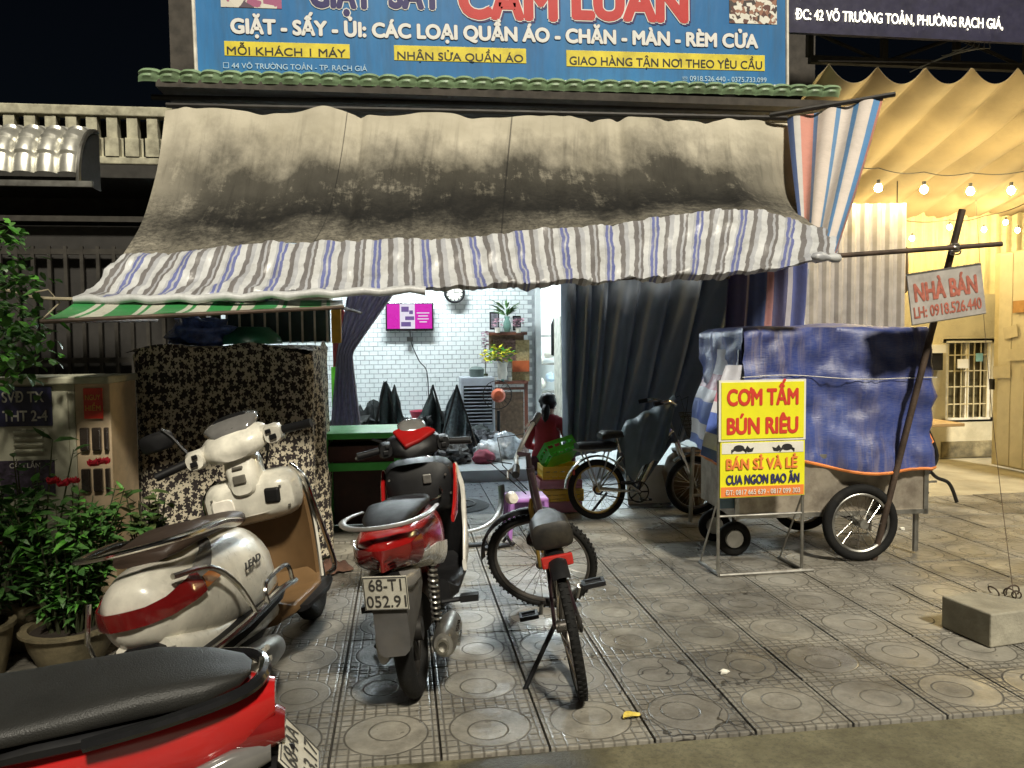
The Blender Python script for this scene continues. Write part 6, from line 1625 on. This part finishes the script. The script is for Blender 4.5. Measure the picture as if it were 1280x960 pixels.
    # front fender, fork
    MB().hull([(wb-.27, R+.0, R+.16, .05), (wb-.2, R+.03, R+.24, .075), (wb-.03, R+.06, R+.29, .08), (wb+.13, R+.07, R+.24, .07), (wb+.24, R+.04, R+.14, .035)], 16).build('front_mudguard', body, r, smooth=50)
    for s_ in (-1, 1): MB().tube([(wb, s_*.085, R), (wb-.13, s_*.085, R+.4)], .018).build('fork_leg', M_steel, r)
    MB().lathe([(0, .06), (.09, .05), (.11, 0), (.08, -.05)], (wb-.02+.02, 0, .72), (1, 0, .1), 20).build('headlight', M_lens, r)
    # stand
    MB().tube([(.4, .12, .24), (.46, .3, .02+.3*math.sin(R_(cfg['lean'])))], .011).build('side_stand', M_darksteel, r)
    return r
def handlebar(r, cfg, hx, hz, steer, cowl, sw):
    e = bpy.data.objects.new('handlebar', None); COL.objects.link(e); e.parent = r
    e.location = (hx, 0, hz); e.rotation_euler = (0, 0, R_(steer)); e.empty_display_size = .05
    for s_ in (-1, 1):
        MB().tube([(-.02, s_*.2, .0), (-.055, s_*.34, -.01)], .0185, 12).build('grip', M_black, e)
        MB().tube([(.02, s_*.19, -.0), (.035, s_*.25, -.02), (-.0, s_*.35, -.025)], .0065, 6).build('brake_lever', M_alu, e)
        MB().hull([(-.06, -.035, .03, .035, s_*.17), (-.02, -.045, .042, .045, s_*.17), (.04, -.03, .035, .035, s_*.16)], 12, 3).build('switch_pod', cowl, e, smooth=50)
        MB().box((-.066, s_*.16, .018), (.008, .024, .018)).box((-.068, s_*.172, -.01), (.008, .03, .022)).build('switches', M_black, e, smooth=0, bevel=.003)
    return e
M_wp = pbr('white_panel', (.62, .6, .55), .28, coat=.4, dirt=.12)
# --- white and brown scooter ---------------------------------------------------
M_brn2 = pbr('brown_plastic', (.17, .1, .045), .42, var=.12, dirt=.1); M_seatb = pbr('brown_seat', (.06, .04, .03), .5, var=.15)
rows = [('59-Y1', -.075, .012, .13), ('248.17', -.08, -.055, .16)]
lead = dict(name='scooter', label='white scooter with brown seat and chrome guard bars beside the floral cloth stall', kind='lead',
    loc=V(-.70, 3.14, 0), rz=R_(80), lean=13, R=.235, tw=.05, wb=1.27, body=M_cream, body2=M_cream, inner=M_brn2, seat=M_seatb, rim=M_alu, muf=M_steel, spring=M_steel,
    te=3.6, ttp=(.34, .22), tail=[(-.42, .54, .69, .07), (-.38, .49, .725, .12), (-.28, .45, .745, .16), (-.1, .39, .76, .185), (.12, .35, .765, .205), (.3, .32, .75, .205), (.42, .31, .71, .19), (.47, .32, .64, .17)],
    under=[(-.38, .42, .52, .1), (-.3, .36, .5, .14), (-.1, .3, .46, .15), (.3, .26, .42, .16), (.45, .26, .4, .16)],
    lamp=[(-.432, .575, .65, .09), (-.395, .555, .665, .143), (-.3, .55, .665, .183), (-.2, .56, .655, .202)],
    signal=[(-.2, .555, .66, .02, .186), (-.1, .555, .69, .02, .194), (0, .59, .72, .018, .196), (.06, .66, .73, .01, .192)],
    saddle=[(-.26, .745, .785, .1), (-.2, .74, .815, .13), (0, .74, .83, .145), (.2, .73, .8, .14), (.36, .715, .79, .13), (.46, .7, .77, .1), (.5, .7, .74, .06)],
    rail=[(.1, -.2, .77), (-.05, -.205, .80), (-.22, -.2, .81), (-.36, -.15, .82), (-.43, 0, .825), (-.36, .15, .82), (-.22, .2, .81), (-.05, .205, .80), (.1, .2, .77)],
    rail_r=[.038, .036, .028, .022, .02, .022, .028, .036, .038], rail_m=M_chrome,
    guard=[(-.44, .2, .3, .085), (-.4, .22, .5, .09), (-.3, .34, .5, .09)], guard_m=M_black, plate_at=(-.44, -.06, .43), plate_tilt=-14, rows=rows)
L = scooter(lead)
mb = MB()   # chrome guard loops round the tail
mb.tube([(.42, -.26, .42), (.2, -.265, .44), (-.15, -.25, .43), (-.36, -.2, .42), (-.46, -.1, .43), (-.46, .08, .43), (-.36, .18, .43), (0, .24, .43), (.35, .25, .42)], .013, 8)
mb.tube([(-.05, -.262, .435), (-.08, -.235, .56), (-.2, -.21, .67), (-.36, -.15, .70)], .011, 8)
mb.tube([(-.4, .15, .43), (-.43, .15, .56), (-.4, .13, .68)], .009, 8)
mb.tube([(.05, -.272, .437), (.08, -.272, .51), (.34, -.268, .51), (.38, -.262, .425)], .01, 8)
mb.build('guard_bars', M_chrome, L)
MB().hull([(-.43, .36, .43, .1), (-.3, .35, .42, .2), (-.05, .36, .41, .235), (.3, .37, .41, .235), (.44, .37, .41, .2)], 16, 4).build('guard_plate', M_black, L, smooth=40)
MB().tube([(.93, -.235, .3), (.99, -.26, .32), (.97, -.262, .45), (.90, -.262, .68), (.88, -.255, .8), (.92, -.19, .875)], .013, 8).build('shield_guard_bar', M_chrome, L)
MB().tube([(.95, .235, .3), (.97, .262, .45), (.90, .262, .68), (.88, .255, .8), (.92, .19, .875)], .013, 8).build('shield_guard_bar', M_chrome, L)
MB().hull([(.55, .24, .275, .24), (.8, .24, .28, .27), (.95, .25, .29, .25)], 14, 4).build('floor_mat', M_black, L, smooth=40)
# upper inner panel with glove box and key panel
MB().hull([(.76, .69, .83, .15), (.79, .66, .86, .215), (.85, .64, .88, .235), (.93, .66, .88, .225), (.98, .7, .86, .18)], 20, 4).build('inner_panel', M_cream, L, smooth=40)
MB().hull([(.755, .685, .79, .05, .12), (.765, .68, .80, .06, .12), (.8, .68, .80, .06, .12)], 12, 5).build('glove_box_lid', M_white, L, smooth=40)
MB().box((.764, -.125, .765), (.03, .075, .075), Matrix.Rotation(.12, 3, 'X')).build('storage_pocket', M_black, L, smooth=0, bevel=.012)
MB().hull([(.74, .8, .9, .05), (.77, .78, 1.0, .075), (.83, .78, 1.02, .08), (.9, .8, 1.0, .07)], 16, 3.2).build('steering_column_cover', M_cream, L, smooth=50)
MB().box((.738, 0, .875), (.02, .06, .04)).box((.744, 0, .93), (.02, .05, .014)).build('key_panel', pbr('grey_vent', (.12, .11, .09), .5), L, smooth=0, bevel=.004)
hb = handlebar(L, lead, .80, 1.035, 8, M_cream, None); hb.scale = (1.12, 1.12, 1.12); hb.rotation_euler = (R_(-6), R_(-6), R_(8))
MB().hull([(-.075, -.05, .02, .07), (-.04, -.06, .05, .13), (.02, -.055, .075, .15), (.09, -.04, .07, .13), (.15, -.03, .03, .07)], 20, 2.6).build('handlebar_cover', M_cream, hb, smooth=50)
for s_ in (-1, 1): MB().hull([(-.03, -.03, .03, .035, s_*.13), (0, -.03, .045, .04, s_*.12), (.05, -.02, .04, .03, s_*.12)], 10).build('arm_cover', M_cream, hb, smooth=50)
MB().hull([(-.02, .04, .065, .07), (.03, .05, .115, .12), (.09, .06, .125, .115), (.15, .05, .09, .06)], 18, 2.4).build('dash_screen', M_lens, hb, smooth=60)
MB().hull([(-.01, .05, .075, .055), (.04, .07, .12, .09), (.08, .08, .128, .08)], 16, 2.4).build('dial', M_black, hb, smooth=60)
MB().tube([(0, .2, .03), (.02, .24, .12), (.02, .27, .17)], .007, 6).build('mirror_stem', M_black, hb)
MB().hull([(-.0, -.03, .035, .06), (.01, -.04, .045, .075), (.03, -.03, .035, .06)], 14, 3.5).build('mirror', M_black, hb, smooth=40, loc=(.02, .31, .12))
def side_text(par, s_, x, y, z, h, w_, m, nm='lettering', shear=.25, yaw=0, roll=0):
    # right flank faces -y: text plane x-z facing -y
    text(nm, s_, h, w_, m, par, Matrix.Translation((x, y, z)) @ Matrix.Rotation(yaw, 4, 'Z') @ Matrix.Rotation(roll, 4, 'X'), bold=.03, shear=shear, depth=.002)
side_text(L, 'LEAD', .07, -.2125, .58, .028, .16, M_pch)

# --- red and white scooter ------------------------------------------------------
M_redp = pbr('red_paint', (.3, .008, .008), .22, coat=.7, var=.1, dirt=.08); M_bseat = pbr('black_seat', (.008, .008, .009), .55, var=.3, spec=.3)
M_wp = pbr('white_panel', (.62, .6, .55), .28, coat=.4, dirt=.12)
rows = [('68-T1', -.07, .012, .14), ('052.91', -.085, -.056, .17)]
vis = dict(name='scooter', label='red and white scooter seen from behind between white scooter and front bicycle', kind='vision',
    loc=V(.05, 3.36, 0), rz=R_(82), lean=6, R=.28, tw=.045, wb=1.27, body=M_redp, body2=M_wp, inner=M_black, seat=M_bseat, rim=M_darksteel, muf=M_steel, spring=M_steel,
    tail=[(-.42, .7, .76, .04), (-.37, .66, .785, .11), (-.25, .61, .795, .15), (-.05, .55, .79, .17), (.15, .47, .78, .185), (.32, .42, .76, .18), (.45, .38, .7, .15)],
    lamp=[(-.43, .66, .73, .05), (-.4, .62, .75, .1), (-.34, .61, .76, .13), (-.25, .63, .75, .15)],
    signal=[(-.37, .6, .65, .02, .1), (-.28, .59, .68, .022, .138), (-.18, .62, .69, .012, .158)],
    saddle=[(-.3, .78, .8, .08), (-.2, .775, .83, .12), (0, .775, .835, .14), (.2, .755, .8, .14), (.36, .74, .79, .12), (.47, .72, .77, .08)],
    rail=[(.1, -.19, .78), (-.1, -.2, .805), (-.28, -.19, .82), (-.42, -.12, .825), (-.46, 0, .825), (-.42, .12, .825), (-.28, .19, .82), (-.1, .2, .805), (.1, .19, .78)],
    rail_r=[.012, .014, .017, .019, .019, .019, .017, .014, .012], rail_m=pbr('silver_paint', (.33, .31, .29), .35, metal=.6), rail_flat=.45,
    guard=[(-.40, .32, .6, .075), (-.34, .32, .62, .08), (-.2, .4, .58, .1), (0, .45, .58, .09)], guard_m=pbr('grey_guard', (.075, .072, .07), .55, dirt=.3), plate_at=(-.43, .0, .575), plate_tilt=-13, plate_roll=4, rows=rows)
VS = scooter(vis)
for s_ in (-1, 1):
    MB().hull([(.72, .3, .36, .012, s_*.225), (.86, .35, .5, .014, s_*.235), (.93, .6, .74, .016, s_*.245), (.9, .74, .84, .012, s_*.225)], 12, 3).build('white_shield_edge', M_wp, VS, smooth=40)
    MB().hull([(.62, .58, .62, .01, s_*.2), (.7, .60, .68, .014, s_*.212), (.8, .7, .78, .014, s_*.222), (.86, .78, .84, .012, s_*.22)], 12, 3).build('red_shield_flash', M_redp, VS, smooth=40)
MB().hull([(-.4, .56, .63, .07), (-.33, .54, .63, .11), (-.2, .53, .62, .12)], 14, 3).build('rear_bumper', pbr('silver_lower', (.25, .24, .23), .4, metal=.4), VS, smooth=40)
MB().hull([(-.425, .6, .63, .06), (-.40, .59, .635, .065), (-.34, .59, .63, .06)], 12, 4).build('rear_reflector', M_black, VS, smooth=40)
MB().hull([(.76, .62, .8, .14), (.8, .6, .87, .2), (.88, .58, .89, .22), (.95, .62, .88, .19)], 18, 4).build('inner_panel', M_black, VS, smooth=40)
MB().box((.795, -.05, .69), (.012, .07, .02)).build('sticker', M_fw, VS, smooth=0); MB().box((.752, -.06, .79), (.012, .05, .05)).build('ignition_lock', M_alu, VS, smooth=0, bevel=.006)
mb = MB().tube([(.755, -.13, .74), (.72, -.13, .70), (.72, .02, .67), (.755, .05, .70)], .006, 6); mb.build('bag_hook', M_chrome, VS)
MB().tube([(.35, -.12, .27), (.36, -.3, .275)], .012, 8).box((.36, -.27, .275), (.05, .1, .03)).build('foot_peg', M_black, VS, smooth=0); MB().tube([(.35, .12, .27), (.36, .3, .275)], .012, 8).box((.36, .27, .275), (.05, .1, .03)).build('foot_peg', M_black, VS, smooth=0)
hb = handlebar(VS, vis, .79, .965, 14, M_black, None)
MB().hull([(-.08, -.05, .0, .08), (-.03, -.06, .05, .16), (.04, -.05, .07, .17), (.12, -.04, .04, .1)], 18, 2.8).build('handlebar_cover', M_black, hb, smooth=50)
MB().prism([(-.12, .06), (-.06, -.06), (.03, -.03), (.14, .03), (.1, .06), (-.08, .075)], (-.04, 0, .03), (0, -1, 0), (.75, 0, .66), .03).build('red_meter_surround', M_redp, hb, smooth=0, bevel=.01)
MB().hull([(0, 0, .02, .07), (.02, -.0, .06, .085), (.07, .03, .09, .085), (.1, .06, .09, .05)], 16, 2.3).build('meter_glass', M_lens, hb, smooth=60, loc=(-.035, .0, .045))
MB().tube([(0, .16, .03), (.02, .24, .06)], .007, 6).build('mirror_stem', M_black, hb)

VS.scale = (1, .86, 1)
# rear mirrors, cables and small fittings on the two scooters
for root_, hz_ in ((L, .98), (VS, .92)):
    for s_ in (-1, 1):
        MB().tube([(.78, s_*.16, hz_+.03), (.87, s_*.14, hz_+.05), (.93, s_*.08, hz_-.05), (.9, s_*.04, hz_-.18)], .005, 6).build('control_cable', M_black, root_)
    for (x, y, z) in ((.79, .17, .8), (.79, -.17, .8), (.8, .19, .7), (.8, -.19, .7)):
        MB().cyl((x-.03, y, z), (x-.02, y, z), .006, n=8).build('screw', M_steel, root_)
# --- red underbone motorcycle in the lower left corner -----------------------------
M_red3 = pbr('bright_red_paint', (.42, .012, .012), .2, coat=.8, var=.06)
M_seat3 = pbr('long_black_seat', (.016, .016, .015), .5, var=.15, scale=5, bump=.25, bscale=300)
ub = thing('motorcycle', 'red motorcycle with long black seat cut off by the lower left corner', 'motorcycle', (0, 0, 0))
Mu = lean_matrix(V(-.66, 1.86, 0), R_(186), 5); ub.location = Mu.to_translation(); ub.rotation_euler = Mu.to_euler()
wheel_parts(ub, 'rear_wheel', .29, .04, M_chrome, 36, .05, .12, (0, 0, .29)); wheel_parts(ub, 'front_wheel', .29, .035, M_chrome, 36, .05, .12, (1.22, 0, .29))
MB().hull([(-.36, .66, .74, .035), (-.3, .6, .755, .075), (-.2, .56, .76, .1), (0, .53, .74, .12), (.2, .5, .72, .13), (.45, .45, .7, .12), (.62, .42, .62, .1)], 20, 2.6).build('tail_cowl', M_red3, ub, smooth=50)
MB().hull([(-.31, .77, .78, .03), (-.29, .755, .79, .06), (-.22, .735, .80, .1), (-.1, .73, .805, .125), (.05, .72, .785, .14), (.2, .71, .765, .15), (.38, .69, .765, .15), (.55, .67, .76, .12), (.68, .66, .74, .07)], 24, 3.0).build('seat', M_seat3, ub, smooth=60)
MB().hull([(-.24, .72, .75, .095), (-.1, .70, .74, .128), (.1, .68, .73, .142), (.22, .67, .7, .135)], 20, 3.2).build('seat_base', M_black, ub, smooth=50)
MB().tube([(.0, -.15, .72), (-.15, -.14, .745), (-.3, -.09, .765), (-.34, 0, .77), (-.3, .09, .765), (-.15, .14, .745), (.0, .15, .72)], .014, 8).build('grab_rail', M_blackgloss, ub)
for s_ in (-1, 1):
    MB().hull([(-.35, .575, .62, .015, s_*.05), (-.27, .55, .63, .024, s_*.085), (-.17, .54, .60, .02, s_*.105), (-.12, .55, .58, .01, s_*.112)], 12, 2.3).build('turn_signal', M_lens, ub, smooth=50)
    mb = MB()
    P = [(.02, .6), (.12, .68), (.17, .67), (.1, .6), (.2, .62), (.28, .7), (.31, .69), (.24, .59), (.12, .56)]
    mb.tube([(x, s_*.142, z-.03) for x, z in P[:4]], .004, 4, closed=True); mb.tube([(x, s_*.146, z-.03) for x, z in P[4:8]], .004, 4, closed=True)
    mb.build('side_graphic', M_wp, ub)
MB().hull([(-.38, .6, .66, .04), (-.34, .585, .68, .065), (-.28, .58, .68, .075)], 14, 2.5).build('tail_light', M_redlens, ub, smooth=50)
MB().hull([(-.42, .3, .4, .05), (-.36, .36, .56, .06), (-.2, .5, .58, .08), (.05, .54, .6, .07)], 12, 4).build('mudguard', M_black, ub, smooth=40)
plate(ub, Matrix.Translation((-.41, -.0, .545)) @ Matrix.Rotation(R_(38), 4, 'Y') @ PM, .19, .14, [('68-AA', -.075, .012, .15), ('213.17', -.085, -.056, .17)], (.05, .05))
MB().tube([(-.395, 0, .56), (-.28, 0, .6)], .015).build('plate_bracket', M_black, ub)
MB().hull([(.35, .25, .5, .1), (.5, .22, .5, .14), (.75, .25, .45, .1)], 14, 3).build('engine', M_alu, ub)
MB().lathe([(0, -.3), (.03, -.3), (.045, -.25), (.045, .2), (.02, .35), (0, .36)], (.05, -.17, .27), (1, 0, -.05), 16).build('muffler', M_chrome, ub)
for s_ in (-1, 1):
    MB().tube([(0, s_*.1, .29), (.06, s_*.12, .58)], .022).build('shock_absorber', M_red3, ub)
    MB().tube([(0, s_*.08, .29), (.45, s_*.08, .33)], .016).build('swing_arm', M_darksteel, ub)
    MB().hull([(.62, .4, .6, .02, s_*.12), (.8, .35, .72, .02, s_*.18), (.95, .3, .85, .03, s_*.2), (1.05, .45, .9, .02, s_*.12)], 14, 3).build('leg_shield', M_red3, ub, smooth=50)
    MB().tube([(1.22, s_*.08, .29), (1.05, s_*.08, .8)], .018).build('fork_leg', M_chrome, ub)
    MB().tube([(.95, s_*.16, 1.0), (.9, s_*.34, 1.0)], .018).build('grip', M_black, ub)
MB().hull([(.5, .55, .64, .08), (.75, .5, .62, .07), (.98, .7, .85, .08)], 14, 3).build('centre_body', M_red3, ub)
MB().hull([(.9, .92, 1.05, .08), (.98, .88, 1.08, .17), (1.08, .88, 1.05, .14), (1.15, .92, 1.0, .08)], 16, 2.6).build('handlebar_cover', M_red3, ub)
MB().hull([(1.0, .56, .6, .04), (1.1, .58, .64, .06), (1.3, .57, .62, .05)], 12, 3).build('front_mudguard', M_red3, ub)
# ------------------------------------------------------------------ groups of look-alike things
_cnt = {}
for o in list(S.objects):
    if o.parent is None and 'label' in o:
        _cnt.setdefault(o['category'], []).append(o)
for c_, L_ in _cnt.items():
    if len(L_) > 1:
        for o in L_:
            if 'group' not in o: o['group'] = '%s items around the shop front' % c_
